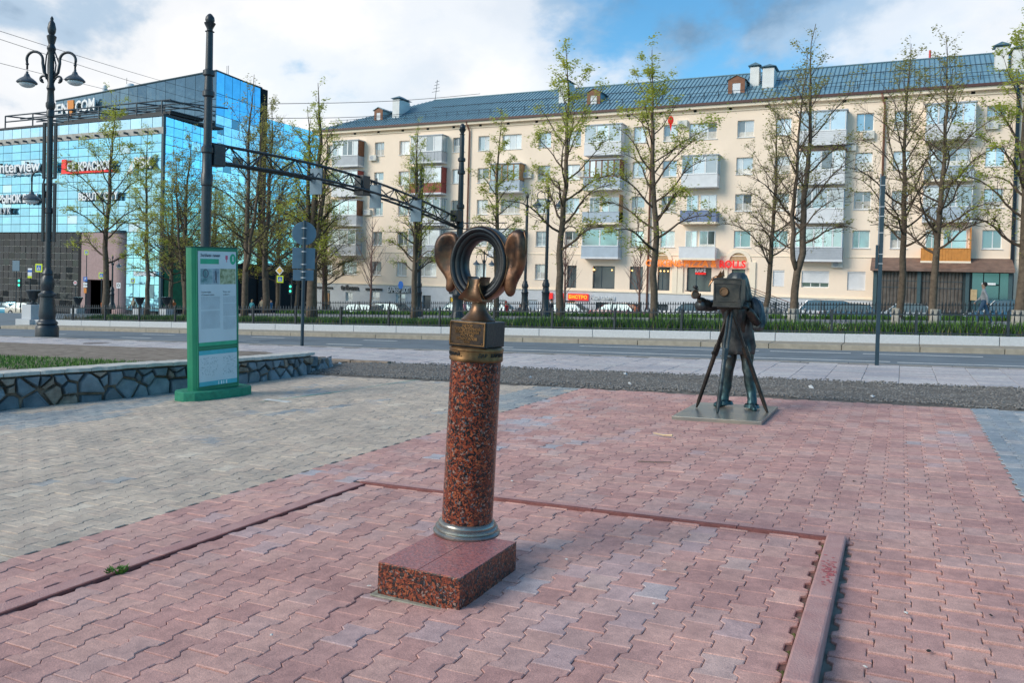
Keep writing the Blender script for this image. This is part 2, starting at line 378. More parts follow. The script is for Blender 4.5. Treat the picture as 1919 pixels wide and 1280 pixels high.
def tuft(b, x, y, z, n, h, r, wd=.004, lean=.5):
    for _ in range(n):
        a = rnd.uniform(0, 2 * PI); q = rnd.random() ** .5 * r; bx, by = x + q * math.cos(a), y + q * math.sin(a); t = rnd.uniform(0, 2 * PI)
        hh = h * rnd.uniform(.5, 1.2); lx, ly = math.cos(a) * lean * hh * rnd.random(), math.sin(a) * lean * hh * rnd.random()
        dx, dy = math.cos(t) * wd, math.sin(t) * wd
        b.add([(bx - dx, by - dy, z), (bx + dx, by + dy, z), (bx + lx * .5 + dx * .8, by + ly * .5 + dy * .8, z + hh * .6), (bx + lx * .5 - dx * .8, by + ly * .5 - dy * .8, z + hh * .6), (bx + lx, by + ly, z + hh)], [(0, 1, 2, 3), (3, 2, 4)])
g_ = gnd(220, 1073); b = MB(); tuft(b, g_.x, g_.y, g_.z, 90, .03, .05, .006, 1.2)
tag(b.build('weed', M['grass']), 'small green weed growing in the left joint of the platform', 'weed')
def twig(pts, r, lab, c):
    b = MB(); b.tube(pts, r, 5); tag(b.build('twig', mat(lab[:12], c, .8)), lab, 'twig')
a, b_, c_ = gnd(1225, 817), gnd(1244, 822), gnd(1260, 825)
twig([a + Vector((0, 0, .03)), b_ + Vector((0, 0, .035)), c_ + Vector((0, 0, .05))], [.006, .008, .010], 'pale dry stick lying on red paving left of the statue', (.62, .48, .28))
a, b_, c_ = gnd(1195, 869), gnd(1228, 872), gnd(1258, 871)
twig([a + Vector((0, 0, .022)), b_ + Vector((0, 0, .026)), c_ + Vector((0, 0, .022))], .005, 'thin dark twig lying on red paving before the statue', (.12, .10, .08))

# ------------------------------------------------------------------ gravel strip, sidewalk, kerbs, markings
gr = MB(); vs = []; fs = []; nx, ny = 170, 30
for j in range(ny + 1):
    for i in range(nx + 1):
        x = -11.2 + 20 * i / nx; y = 12.25 + 3.0 * j / ny
        e = min(j, ny - j) / 6; vs.append((x, y, gz(x) + .002 + min(1, e) * (.035 + .03 * noise.noise(Vector((x * 1.5, y * 2, 0))) + .02 * noise.noise(Vector((x * 9, y * 9, 4))))))
for j in range(ny):
    for i in range(nx): a = j * (nx + 1) + i; fs.append((a, a + 1, a + nx + 2, a + nx + 1))
mat('gravel_dirt', (.10, .088, .078), .95, col2=(.20, .18, .155), scale=7, bump=1.5, bscale=45, detail=8)
gr.add(vs, fs); gr.build('gravel_strip', M['gravel_dirt'], smooth=True, kind='structure')
mat('stone_chips', (.13, .125, .12), .9, col2=(.27, .255, .24), scale=12, bump=.3)
b = MB()
def pebb(b, x, y, z, s):
    T = Matrix.Translation((x, y, z)) @ Euler((rnd.uniform(-.5, .5), rnd.uniform(-.5, .5), rnd.uniform(0, 6))).to_matrix().to_4x4() @ Matrix.Diagonal((s, s * rnd.uniform(.6, 1), s * rnd.uniform(.4, .8), 1))
    b.add([T @ Vector(q) for q in ((1, 0, 0), (0, 1, 0), (-1, 0, 0), (0, -1, 0), (0, 0, 1), (0, 0, -1))], [(0, 1, 4), (1, 2, 4), (2, 3, 4), (3, 0, 4), (1, 0, 5), (2, 1, 5), (3, 2, 5), (0, 3, 5)])
for _ in range(16000):
    x = rnd.uniform(-11, 6); y = 12.35 + 2.8 * rnd.random() ** 1.1
    if frame_ok(x, y, gz(x), 120): pebb(b, x, y, gz(x) + .035 + .03 * noise.noise(Vector((x * 1.5, y * 2, 0))), rnd.uniform(.008, .03))
b.build('gravel', M['stone_chips'], kind='stuff')
for (px_, py_, s) in ((1172, 703, .05), (1520, 728, .06), (994, 710, .05), (1180, 721, .04), (620, 688, .09), (636, 684, .06), (1635, 745, .04)):
    b = MB(); g_ = gnd(px_, py_, .03); pebb(b, g_.x, g_.y, g_.z + .02, s); tag(b.build('stone', M['pale_granite']), 'pale loose stone lying on the dark gravel strip', 'stone', 'pale stones on the gravel strip')
sw = sheet('sidewalk', -60, 30, 15.2, 19.2, -.01, mat('slab_joint', (.16, .155, .15), .95), kind='structure')
SL = [(.50, .475, .48), (.52, .50, .50), (.485, .465, .475), (.53, .51, .51), (.46, .45, .47), (.51, .475, .475), (.54, .53, .525)]
def pick_slab(x, y):
    if y < 15.45: return rnd.choice((4, 2))
    return rnd.randrange(len(SL))
lay(sw, 'paving_slab', slabshape(.34, .60), -45, 7, 15.22, 18.95, .345, .60, SL, pick_slab, lambda x, y: .004, M['slab_mat'])
b = MB(); g_ = gnd(183, 644); b.lathe([(.42, 0), (.42, .006), (.36, .006), (.36, .002), (.33, .008)], (g_.x, g_.y, g_.z + .006), 20); tag(b.build('manhole_cover', mat('rusty_iron', (.20, .17, .16), .8)), 'flat round iron manhole cover in the sidewalk beside the black street lamp', 'manhole cover')
# kerb of the sidewalk against gravel (dark edge) and against the road
mat('kerb_grey', (.24, .235, .225), .85, var=.12, scale=4, bump=.3)
kr = thing('sidewalk_kerb', (0, 0, 0), kind='structure')
for (ya, yb, h) in ((15.05, 15.2, .012), (19.2, 19.36, .008)):
    x = -44.0
    while x < 12:
        if frame_ok(x, ya, gz(x), 200):
            b = MB(); b.sbox(x, ya, x + .99, yb, -.12, h); b.build('kerb_stone', M['kerb_grey'], kr, bevel=.01)
        x += 1.0
# lane markings
mk = thing('lane_marking', (0, 0, 0), kind='structure')
for (x0, x1, yc) in [(-3.5, -.2, 21.25), (-.05, 3.0, 21.1), (-10.9, -4.4, 21.5), (-9.0, -3.6, 23.75), (-.9, 1.9, 23.75), (3.4, 6.0, 23.7), (-3.3, -1.2, 23.8), (-12.6, -10.6, 22.3), (-17.0, -15.6, 21.5), (-17.2, -15.8, 23.8), (-21.5, -20, 21.6), (-22.4, -20.8, 23.8), (-27.0, -25.4, 21.7), (-28.2, -26.4, 23.7), (-33, -31.2, 22.4), (-13.6, -12, 23.9), (3.6, 7, 21.1), (-8.4, -5.2, 20.4)]:
    b = MB(); b.sbox(x0, yc - .075, x1, yc + .075, -.0975, -.096); b.build('dash', M['marking'], mk)
# far kerb: tan strip, pale granite parapet
par = thing('parapet', (0, 0, 0), label='long low parapet of pale granite blocks carrying the iron fence along the road', cat='parapet')
tn = thing('far_kerb', (0, 0, 0), kind='structure')
XL = -39.5
x = XL
while x < 12:
    b = MB(); b.sbox(x, 24.95, x + 1.985, 26.35, -.11, .05); b.build('kerb_block', M['tan_granite'], tn, bevel=.012)
    b = MB(); b.sbox(x, 26.3, x + 1.985, 26.72, .03, .30); b.build('granite_block', M['pale_granite'], par, bevel=.015)
    x += 2.0
sheet('boulevard', XL - 2, 60, 26.6, 50, .16, M['soil'], kind='structure')
sheet('boulevard_path', XL - 2, 60, 36.5, 44, .18, M['far_paving'], kind='structure')

# ------------------------------------------------------------------ granite column with the bronze frame and ears
def granite_mat(name, rough, light=False):
    m = bpy.data.materials.new(name); m.use_nodes = True; t = m.node_tree; b = t.nodes['Principled BSDF']
    tcn = t.nodes.new('ShaderNodeTexCoord')
    v = t.nodes.new('ShaderNodeTexVoronoi'); v.inputs['Scale'].default_value = 95; v.inputs['Randomness'].default_value = 1
    nz = t.nodes.new('ShaderNodeTexNoise'); nz.inputs['Scale'].default_value = 30; nz.inputs['Detail'].default_value = 3
    mp = t.nodes.new('ShaderNodeVectorMath'); mp.operation = 'MULTIPLY_ADD'; mp.inputs[1].default_value = (.035, .035, .035)
    t.links.new(tcn.outputs['Object'], nz.inputs['Vector']); t.links.new(nz.outputs['Color'], mp.inputs[0]); t.links.new(tcn.outputs['Object'], mp.inputs[2]); t.links.new(mp.outputs[0], v.inputs['Vector'])
    sp = t.nodes.new('ShaderNodeSeparateColor'); t.links.new(v.outputs['Color'], sp.inputs[0])
    r = t.nodes.new('ShaderNodeValToRGB'); r.color_ramp.interpolation = 'CONSTANT'; t.links.new(sp.outputs[0], r.inputs[0])
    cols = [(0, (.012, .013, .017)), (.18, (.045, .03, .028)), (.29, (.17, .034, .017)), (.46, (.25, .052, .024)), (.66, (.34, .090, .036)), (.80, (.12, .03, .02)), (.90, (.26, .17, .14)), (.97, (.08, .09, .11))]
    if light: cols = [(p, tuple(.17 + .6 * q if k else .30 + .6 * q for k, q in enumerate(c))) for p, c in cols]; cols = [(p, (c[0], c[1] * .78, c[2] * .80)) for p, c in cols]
    e = r.color_ramp.elements
    while len(e) < len(cols): e.new(.5)
    for i, (p, c) in enumerate(cols): e[i].position = p; e[i].color = (*c, 1)
    v2 = t.nodes.new('ShaderNodeTexVoronoi'); v2.inputs['Scale'].default_value = 190; t.links.new(mp.outputs[0], v2.inputs['Vector'])
    s2 = t.nodes.new('ShaderNodeSeparateColor'); t.links.new(v2.outputs['Color'], s2.inputs[0])
    r2 = t.nodes.new('ShaderNodeValToRGB'); r2.color_ramp.interpolation = 'CONSTANT'; t.links.new(s2.outputs[1], r2.inputs[0])
    r2.color_ramp.elements[0].color = (.5, .5, .52, 1) if light else (.12, .12, .14, 1); r2.color_ramp.elements[1].position = .24; r2.color_ramp.elements[1].color = (1, 1, 1, 1)
    mm = t.nodes.new('ShaderNodeMix'); mm.data_type = 'RGBA'; mm.blend_type = 'MULTIPLY'; mm.inputs[0].default_value = 1
    t.links.new(r.outputs[0], mm.inputs[6]); t.links.new(r2.outputs[0], mm.inputs[7]); t.links.new(mm.outputs[2], b.inputs['Base Color'])
    b.inputs['Roughness'].default_value = rough; MATS[name] = m
granite_mat('granite', .22); granite_mat('granite_rough', .45)
# granite top: paler and pinker than the sides
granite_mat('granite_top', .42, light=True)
def bronze_mat(name, dark, warm, lo=.35, hi=.65, rough=.32, scale=3.5, green=None):
    # patinated bronze; worn raised areas follow a broad noise
    m = bpy.data.materials.new(name); m.use_nodes = True; t = m.node_tree; b = t.nodes['Principled BSDF']
    tcn = t.nodes.new('ShaderNodeTexCoord'); n = t.nodes.new('ShaderNodeTexNoise'); n.inputs['Scale'].default_value = scale; n.inputs['Detail'].default_value = 5
    t.links.new(tcn.outputs['Object'], n.inputs['Vector'])
    r = t.nodes.new('ShaderNodeValToRGB'); t.links.new(n.outputs[0], r.inputs[0]); r.color_ramp.elements[0].position = lo; r.color_ramp.elements[1].position = hi
    r.color_ramp.elements[0].color = (*dark, 1); r.color_ramp.elements[1].color = (*warm, 1)
    n2 = t.nodes.new('ShaderNodeTexNoise'); n2.inputs['Scale'].default_value = 45; n2.inputs['Detail'].default_value = 6; t.links.new(tcn.outputs['Object'], n2.inputs['Vector'])
    bp = t.nodes.new('ShaderNodeBump'); bp.inputs['Strength'].default_value = .35; bp.inputs['Distance'].default_value = .004; t.links.new(n2.outputs[0], bp.inputs['Height']); t.links.new(bp.outputs[0], b.inputs['Normal'])
    ro = t.nodes.new('ShaderNodeMapRange'); t.links.new(n2.outputs[0], ro.inputs[0]); ro.inputs[3].default_value = rough - .1; ro.inputs[4].default_value = rough + .2; t.links.new(ro.outputs[0], b.inputs['Roughness'])
    out = r.outputs[0]
    if green:
        g = t.nodes.new('ShaderNodeNewGeometry'); s = t.nodes.new('ShaderNodeSeparateXYZ'); t.links.new(tcn.outputs['Object'], s.inputs[0])
        mr = t.nodes.new('ShaderNodeMapRange'); t.links.new(s.outputs[2], mr.inputs[0]); mr.inputs[1].default_value = green[1]; mr.inputs[2].default_value = green[2]; mr.inputs[3].default_value = 1; mr.inputs[4].default_value = 0
        x = t.nodes.new('ShaderNodeMix'); x.data_type = 'RGBA'; t.links.new(mr.outputs[0], x.inputs[0]); t.links.new(out, x.inputs[6]); x.inputs[7].default_value = (*green[0], 1); out = x.outputs[2]
    t.links.new(out, b.inputs['Base Color']); b.inputs['Metallic'].default_value = .8; MATS[name] = m
bronze_mat('bronze', (.075, .05, .035), (.32, .18, .10), .38, .66)
bronze_mat('bronze_dark', (.028, .036, .045), (.07, .065, .06), .35, .7, .34)
bronze_mat('bronze_gold', (.09, .052, .025), (.27, .15, .065), .35, .6, .38, 9)
bronze_mat('steel_ring', (.20, .21, .21), (.40, .36, .31), .3, .7, .25, 6)
bronze_mat('plaque_back', (.02, .022, .026), (.085, .055, .035), .35, .65, .4, 12)

CB = gnd(872, 1023, .09); CB = Vector((CB.x, CB.y, 0)); cz = gz(CB.x)
sculpt = thing('ear_sculpture', (CB.x, CB.y, cz), label='bronze oval frame with two big ears on a leaning red granite column', cat='sculpture')
sx0, sx1, sy0, sy1 = -2.375 - CB.x, -1.895 - CB.x, 3.455 - CB.y, 4.10 - CB.y
b = MB(); b.box(sx0, sy0, -.03, sx1, sy1, .168); sl_ = b.build('base_slab', [M['granite_rough']], sculpt, bevel=.004)
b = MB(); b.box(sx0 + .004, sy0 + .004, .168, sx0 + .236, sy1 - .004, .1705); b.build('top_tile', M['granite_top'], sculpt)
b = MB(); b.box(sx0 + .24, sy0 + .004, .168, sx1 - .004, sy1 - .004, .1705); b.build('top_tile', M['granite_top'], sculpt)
b = MB(); b.box(sx0 - .03, sy0 - .025, -.004, sx1 + .04, sy1 + .03, .006); b.build('mortar', mat('mortar', (.30, .28, .22), .95, var=.3, scale=30), sculpt, bevel=.004)
LEAN = Matrix.Rotation(-.029, 4, Vector((-.43, .90, 0)))   # the column leans a little to the right
LEAN = Matrix.Rotation(.029, 4, Vector((-.43, .90, 0)))
def part(b, nm, m, parent=sculpt, **k):
    b.T = None; b.v = [tuple(LEAN @ Vector((v[0], v[1], v[2]))) for v in b.v]; return b.build(nm, m, parent, **k)
b = MB(); b.lathe([(.190, .170), (.193, .176), (.193, .184), (.186, .190), (.180, .194), (.183, .200), (.181, .210), (.172, .216), (.166, .218), (.167, .226), (.164, .236), (.157, .243), (.150, .246)], (0, 0, 0), 56)
part(b, 'base_ring', M['steel_ring'], smooth=True, auto=30)
b = MB(); b.lathe([(.147, .24), (.1465, .7), (.145, 1.19)], n=56); part(b, 'column', M['granite'], smooth=True, auto=40)
b = MB(); b.lathe([(.147, 1.165), (.153, 1.168), (.156, 1.18), (.154, 1.186), (.154, 1.226), (.157, 1.23), (.156, 1.24), (.147, 1.247), (.02, 1.249)], n=56); collar = part(b, 'collar', M['bronze_gold'], smooth=True, auto=35)
b = MB(); b.box(-.118, -.118, 1.247, .118, .118, 1.395); part(b, 'block', M['bronze_dark'], bevel=.006)
b = MB(); b.box(-.108, -.124, 1.262, .108, -.117, 1.388); plq = part(b, 'plaque', M['plaque_back'], bevel=.002)
b = MB()
for (a0, a1, c0, c1) in ((-.112, .112, 1.384, 1.391), (-.112, .112, 1.259, 1.264), (-.112, -.105, 1.264, 1.384), (.105, .112, 1.264, 1.384)): b.box(a0, -.127, c0, a1, -.1165, c1)
part(b, 'rim', M['bronze_gold'], plq)
for (rx, rz_) in ((-.097, 1.375), (.097, 1.375), (-.097, 1.272), (.097, 1.272)):
    b = MB(); b.sphere((rx, -.125, rz_), .0045, 8, 5); part(b, 'rivet', M['bronze_gold'], plq)
def text(body, size, M4, m, parent=None, name='lettering', ext=.002, align='CENTER', bold=0.0, sx=1.0):
    cu = bpy.data.curves.new(name, 'FONT'); cu.body = body; cu.size = size; cu.extrude = ext; cu.align_x = align; cu.align_y = 'CENTER'; cu.offset = bold; cu.resolution_u = 2
    o = bpy.data.objects.new(name, cu); COL.objects.link(o); bpy.context.view_layer.update()
    me = bpy.data.meshes.new_from_object(o); bpy.data.objects.remove(o); bpy.data.curves.remove(cu); me.name = name
    me.materials.clear(); me.materials.append(m)
    q = bpy.data.objects.new(name, me); lk(q, parent)
    me.transform(M4 @ Matrix.Diagonal((sx, 1, 1, 1))); return q
FRONT = Matrix.Rotation(PI / 2, 4, 'X')     # text facing -Y
for i, s in enumerate(('АВТОР', 'СКУЛЬПТУРНОЙ', 'КОМПОЗИЦИИ', 'РУСТАМ', 'ИСМАГИЛОВ', '2006')):
    text(s, .0205, LEAN @ Matrix.Translation((0, -.1255, 1.368 - i * .0182)) @ FRONT, M['bronze_gold'], plq, 'plaque_text', .0015, bold=.0006, sx=1.0)
def arc_text(s, size, r, z, a0, step, parent, m):
    for i, ch in enumerate(s):
        if ch == ' ': continue
        a = a0 + i * step
        text(ch, size, LEAN @ Matrix.Translation((r * math.sin(a), -r * math.cos(a), z)) @ Matrix.Rotation(a, 4, 'Z') @ FRONT, m, parent, 'letter', .0015, bold=.0005)
arc_text('ПОДУМАЙ,     ДАР ХАРТИИ', .026, .1555, 1.207, -.92, .118, collar, M['bronze_dark'])
b = MB(); b.lathe([(.098, 1.395), (.099, 1.402), (.090, 1.408), (.072, 1.425), (.055, 1.447), (.045, 1.47), (.042, 1.50), (.046, 1.512), (.058, 1.516), (.060, 1.524), (.05, 1.53)], n=40); part(b, 'foot', M['bronze'], smooth=True, auto=35)
# elliptical frame: profile swept round an ellipse in the XZ plane, facing -Y
def frame_ring(prof, a, c, zc, nseg=72, t0=0, t1=2 * PI):
    vs = []; n = len(prof); full = abs(t1 - t0 - 2 * PI) < 1e-6; cnt = nseg if full else nseg + 1
    for k in range(cnt):
        t = t0 + (t1 - t0) * k / nseg
        for (dr, dy) in prof: vs.append(((a + dr) * math.sin(t), dy, zc + (c + dr) * math.cos(t)))
    fs = []
    for k in range(nseg):
        k2 = (k + 1) % cnt
        for i in range(n): fs.append((k * n + i, k * n + (i + 1) % n, k2 * n + (i + 1) % n, k2 * n + i))
    return vs, fs
ZC = 1.722; A, Cc = .108, .137
prof = [(0, .055), (-.004, .02), (0, -.012), (.006, -.02), (.014, -.022), (.018, -.034), (.026, -.040), (.034, -.040), (.038, -.052), (.046, -.058), (.054, -.055), (.058, -.045), (.060, -.02), (.060, .05), (.055, .058), (.02, .062)]
prof = [(q[0] * 1.25, q[1]) for q in prof]
b = MB(); vs, fs = frame_ring(prof, A, Cc, ZC); b.add(vs, fs); ringo = part(b, 'oval_frame', M['bronze_dark'], smooth=True, auto=50)
prof2 = [(.0605, -.045), (.064, -.035), (.066, 0), (.064, .045), (.0605, .052)]
prof2 = [(q[0] + .0148, q[1]) for q in prof2]
b = MB(); vs, fs = frame_ring(prof2, A, Cc, ZC); b.add(vs, fs); part(b, 'outer_band', M['bronze'], ringo, smooth=True)
# ribbon knot at the bottom of the frame
b = MB(); n = 14; vs = []; fs = []
outl = [(-.046, .120), (-.038, .10), (-.050, .066), (-.085, .028), (-.082, .016), (-.03, .004), (.03, .0), (.06, .006), (.064, .02), (.048, .055), (.040, .085), (.045, .108), (.03, .114), (.0, .108), (-.02, .112)]
def puff(outl, y0, y1, zc, xs=1, bulge=.02):
    m = len(outl); cxx = sum(p[0] for p in outl) / m; czz = sum(p[1] for p in outl) / m; vs = []
    for s, y in ((1, y1), (1, y0), (.8, y0 - bulge * .6), (.4, y0 - bulge), ):
        vs += [((cxx + (p[0] - cxx) * s) * xs, y, zc + czz + (p[1] - czz) * s) for p in outl]
    vs.append((cxx, y0 - bulge * 1.05, zc + czz)); fs = [(i + k * m, (i + 1) % m + k * m, (i + 1) % m + (k + 1) * m, i + (k + 1) * m) for k in range(3) for i in range(m)]
    fs += [(3 * m + i, 3 * m + (i + 1) % m, 4 * m) for i in range(m)] + [tuple(range(m))[::-1]]; return vs, fs
rows = [(1.632, -.044, .040), (1.612, -.040, .035), (1.59, -.041, .034), (1.568, -.052, .040), (1.548, -.070, .048), (1.53, -.088, .056), (1.516, -.094, .062), (1.506, -.06, .060), (1.500, -.02, .03)]
nx_ = 14; vs = []; fs = []
for side in (0, 1):
    for r_, (z, xl, xr) in enumerate(rows):
        for i in range(nx_ + 1):
            u_ = i / nx_; e_ = abs(u_ * 2 - 1); yy = -.066 - .010 * e_ ** 3 + .012 * (1 - e_ ** 2) - .012 * math.sin(PI * r_ / (len(rows) - 1)) ** 2; zq = z + (.016 * e_ ** 2 if r_ < 3 else -.004 * (1 - e_ ** 2) * (r_ < 7))
            vs.append((xl + (xr - xl) * u_, yy if side == 0 else .05, zq))
nv = (nx_ + 1) * len(rows)
for r_ in range(len(rows) - 1):
    for i in range(nx_): a_ = r_ * (nx_ + 1) + i; fs.append((a_, a_ + nx_ + 1, a_ + nx_ + 2, a_ + 1)); fs.append((nv + a_, nv + a_ + 1, nv + a_ + nx_ + 2, nv + a_ + nx_ + 1))
for r_ in range(len(rows) - 1):
    for i in (0, nx_): a_ = r_ * (nx_ + 1) + i; fs.append((a_, nv + a_, nv + a_ + nx_ + 1, a_ + nx_ + 1) if i == 0 else (a_, a_ + nx_ + 1, nv + a_ + nx_ + 1, nv + a_))
for i in range(nx_): fs.append((i, i + 1, nv + i + 1, nv + i)); a_ = (len(rows) - 1) * (nx_ + 1) + i; fs.append((a_, nv + a_, nv + a_ + 1, a_ + 1))
b = MB(); b.add(vs, fs); rb = part(b, 'knot', M['bronze'], smooth=True, auto=60)
b = MB(); b.tube([(-.04, -.070, 1.625), (-.034, -.076, 1.595), (-.05, -.074, 1.565), (-.085, -.058, 1.53)], [.006, .005, .005, .004], 8); part(b, 'fold', M['bronze_gold'], rb, smooth=True)
b = MB(); b.tube([(.038, -.072, 1.618), (.034, -.078, 1.595), (.045, -.074, 1.56), (.064, -.058, 1.52)], [.007, .006, .006, .004], 8); part(b, 'fold', M['bronze_gold'], rb, smooth=True)
# ears: big rounded shells with a long lobe
def ear(sgn):
    # sections down the ear: (z, width, thickness, x-centre, y-centre)
    if sgn < 0: S = [(.300, .02, .02, .052, 0), (.296, .075, .04, .052, -.006), (.280, .120, .062, .056, -.012), (.25, .148, .080, .062, -.014), (.215, .160, .088, .064, -.014), (.175, .164, .090, .064, -.012), (.135, .160, .084, .060, -.008), (.10, .146, .076, .054, -.004), (.065, .112, .064, .040, .0), (.035, .076, .054, .030, .0), (.01, .060, .050, .027, .0), (-.015, .062, .052, .030, .0), (-.035, .054, .044, .034, .0), (-.048, .03, .024, .036, .0), (-.051, .008, .008, .036, 0)]
    else: S = [(.322, .02, .02, .080, -.02), (.316, .060, .05, .078, -.02), (.295, .098, .075, .074, -.022), (.26, .122, .095, .070, -.022), (.215, .130, .105, .066, -.020), (.165, .136, .104, .064, -.014), (.12, .130, .096, .060, -.008), (.08, .114, .084, .052, -.004), (.045, .090, .070, .043, .0), (.01, .072, .06, .037, .0), (-.02, .066, .052, .038, .0), (-.040, .052, .04, .040, .0), (-.052, .028, .022, .04, .0), (-.055, .008, .008, .04, 0)]
    n = 28; vs = []
    for (z, w, th, xc, yc) in S:
        for k in range(n):
            t = 2 * PI * k / n; ct, st = math.cos(t), math.sin(t); x = xc + w / 2 * math.copysign(abs(ct) ** .85, ct); y = yc + th / 2 * math.copysign(abs(st) ** .9, st)
            if st < 0: y += .045 * max(0, -st) * math.exp(-((ct + .25) ** 2) * 3.2) * max(0, min(1, (z - .05) / .08)) * max(0, min(1, (.285 - z) / .05))   # hollow of the ear
            vs.append((sgn * (.158 + x), y - .008, 1.600 + z))
    m = len(S); fs = [(i * n + k, i * n + (k + 1) % n, (i + 1) * n + (k + 1) % n, (i + 1) * n + k) for i in range(m - 1) for k in range(n)]
    fs += [tuple(range(n)), tuple((m - 1) * n + k for k in range(n))]
    b = MB(); b.add(vs, fs); o = part(b, 'ear', M['bronze_ear'], smooth=True)
    ss = o.modifiers.new('s', 'SUBSURF'); ss.levels = 1; ss.render_levels = 1
    return o
bronze_mat('bronze_ear', (.055, .04, .035), (.30, .15, .08), .38, .66, .34, 9)
ear(-1); ear(1)
b = MB(); b.tube([(.276, -.038, 1.92), (.288, -.030, 1.87), (.286, -.028, 1.80), (.268, -.026, 1.74), (.246, -.02, 1.68), (.236, -.02, 1.63)], [.006, .010, .011, .009, .008, .005], 8); part(b, 'ear_rim', M['bronze'], smooth=True)
# ------------------------------------------------------------------ skinned figures
def skin_mesh(name, nodes, edges, m, sub=2, root=0, folds=0):
    me = bpy.data.meshes.new(name); me.from_pydata([n[:3] for n in nodes], edges, []); o = bpy.data.objects.new(name, me); COL.objects.link(o)
    sk = o.modifiers.new('s', 'SKIN'); sk.use_smooth_shade = True
    for i, n in enumerate(nodes):
        r = n[3]; me.skin_vertices[0].data[i].radius = (r, r) if not isinstance(r, tuple) else r
        me.skin_vertices[0].data[i].use_root = (i == root)
    s = o.modifiers.new('u', 'SUBSURF'); s.levels = sub; s.render_levels = sub
    dg = bpy.context.evaluated_depsgraph_get(); ev = o.evaluated_get(dg); nm = bpy.data.meshes.new_from_object(ev); nm.name = name
    bpy.data.objects.remove(o); nm.materials.clear(); nm.materials.append(m)
    for p in nm.polygons: p.use_smooth = True
    if folds:
        nrm = [v.normal.copy() for v in nm.vertices]
        for v, n_ in zip(nm.vertices, nrm):
            c = v.co; v.co = c + n_ * folds * (noise.noise(Vector((c.x * 9 + c.z * 4, c.y * 9, c.z * 6))) * .7 + noise.noise(Vector((c.x * 24 + c.z * 8, c.y * 24 + 3, c.z * 12))) * .4)
    return nm
bronze_mat('statue_bronze', (.030, .034, .036), (.105, .085, .065), .35, .68, .36, 5, green=((.045, .095, .108), .12, .8))
bronze_mat('statue_cloth', (.035, .045, .052), (.12, .13, .13), .35, .65, .36, 6)
bronze_mat('statue_wood', (.022, .021, .022), (.075, .060, .05), .35, .65, .4, 7)
bronze_mat('statue_box', (.028, .034, .036), (.085, .080, .070), .35, .65, .4, 8)
bronze_mat('statue_leg', (.035, .045, .05), (.10, .12, .13), .35, .65, .35, 9)
SP = Vector((-1.96, 10.46, gz(-1.96)))
SP.z += .012
st = thing('photographer_statue', SP, label='bronze statue of a photographer hidden behind a box camera on a tripod', cat='statue')
b = MB(); b.T = Matrix.Rotation(-math.atan(SX), 4, 'Y'); b.box(-.52, -.70, -.02, .54, .70, .038); b.build('base_plate', mat('plate', (.22, .24, .24), .30, metal=.6, col2=(.38, .35, .29), scale=2.5), st, bevel=.004)
# tripod
apex = Vector((.02, -.02, 1.345))
def tripod_leg(foot, mid, m1, m2):
    f = Vector(foot); q = apex.lerp(f, mid); d = (f - apex).normalized(); side = d.cross(Vector((0, 0, 1))).normalized() * .034
    b = MB()
    for s in (-1, 1): b.tube([apex + side * s * .7 + Vector((0, 0, .01)), q + side * s * .75], .018, 6)
    b.tube([q - d * .10, q + d * .04], .040, 6)
    o = b.build('tripod_leg', m1, st)
    b = MB(); b.tube([q, f - d * .10, f], [.029, .025, .012], 8); b.build('lower_leg', m2, o, smooth=True, auto=50)
    b = MB(); b.tube([q + side * 1.9, q - side * 1.9], .010, 6); b.sphere(q - side * 2.0, .022, 8, 5); b.build('clamp', m1, o)
tripod_leg((-.06, -.26, .035), .46, M['statue_leg'], M['statue_leg'])
tripod_leg((-.40, .10, .035), .44, M['statue_wood'], M['statue_wood'])
tripod_leg((.50, .06, .035), .44, M['statue_wood'], M['statue_wood'])
b = MB(); b.box(-.13, -.13, 1.335, .16, .10, 1.362); b.build('tripod_head', M['statue_wood'], st, bevel=.005)
b = MB(); b.box(-.165, -.22, 1.365, .175, .08, 1.715); camb = b.build('camera_box', M['statue_box'], st, bevel=.008)
b = MB()
for (x0, x1, z0, z1) in ((-.172, .182, 1.700, 1.722), (-.165, .175, 1.645, 1.657), (-.165, .175, 1.425, 1.435), (-.172, .182, 1.358, 1.378), (-.150, -.140, 1.44, 1.64), (.148, .158, 1.44, 1.64)): b.box(x0, -.229, z0, x1, -.219, z1)
b.box(.14, -.232, 1.37, .178, -.2, 1.46); b.build('trim', M['bronze_dark'], camb, bevel=.002)
b = MB(); b.T = Matrix.Translation((-.03, -.22, 1.55)) @ Matrix.Rotation(PI / 2, 4, 'X'); b.lathe([(.058, -.01), (.058, .018), (.050, .028), (.042, .028), (.040, .012), (.001, .012)], n=28); b.build('lens_mount', M['bronze'], camb, smooth=True, auto=40)
b = MB()
for k in range(7): b.box(-.14 + .002 * k, .08 + k * .028, 1.40 + .004 * k, .15 - .002 * k, .094 + k * .028, 1.69 - .004 * k); b.box(-.125, .094 + k * .028, 1.415, .135, .108 + k * .028, 1.675)
b.build('bellows', M['bronze_dark'], camb)
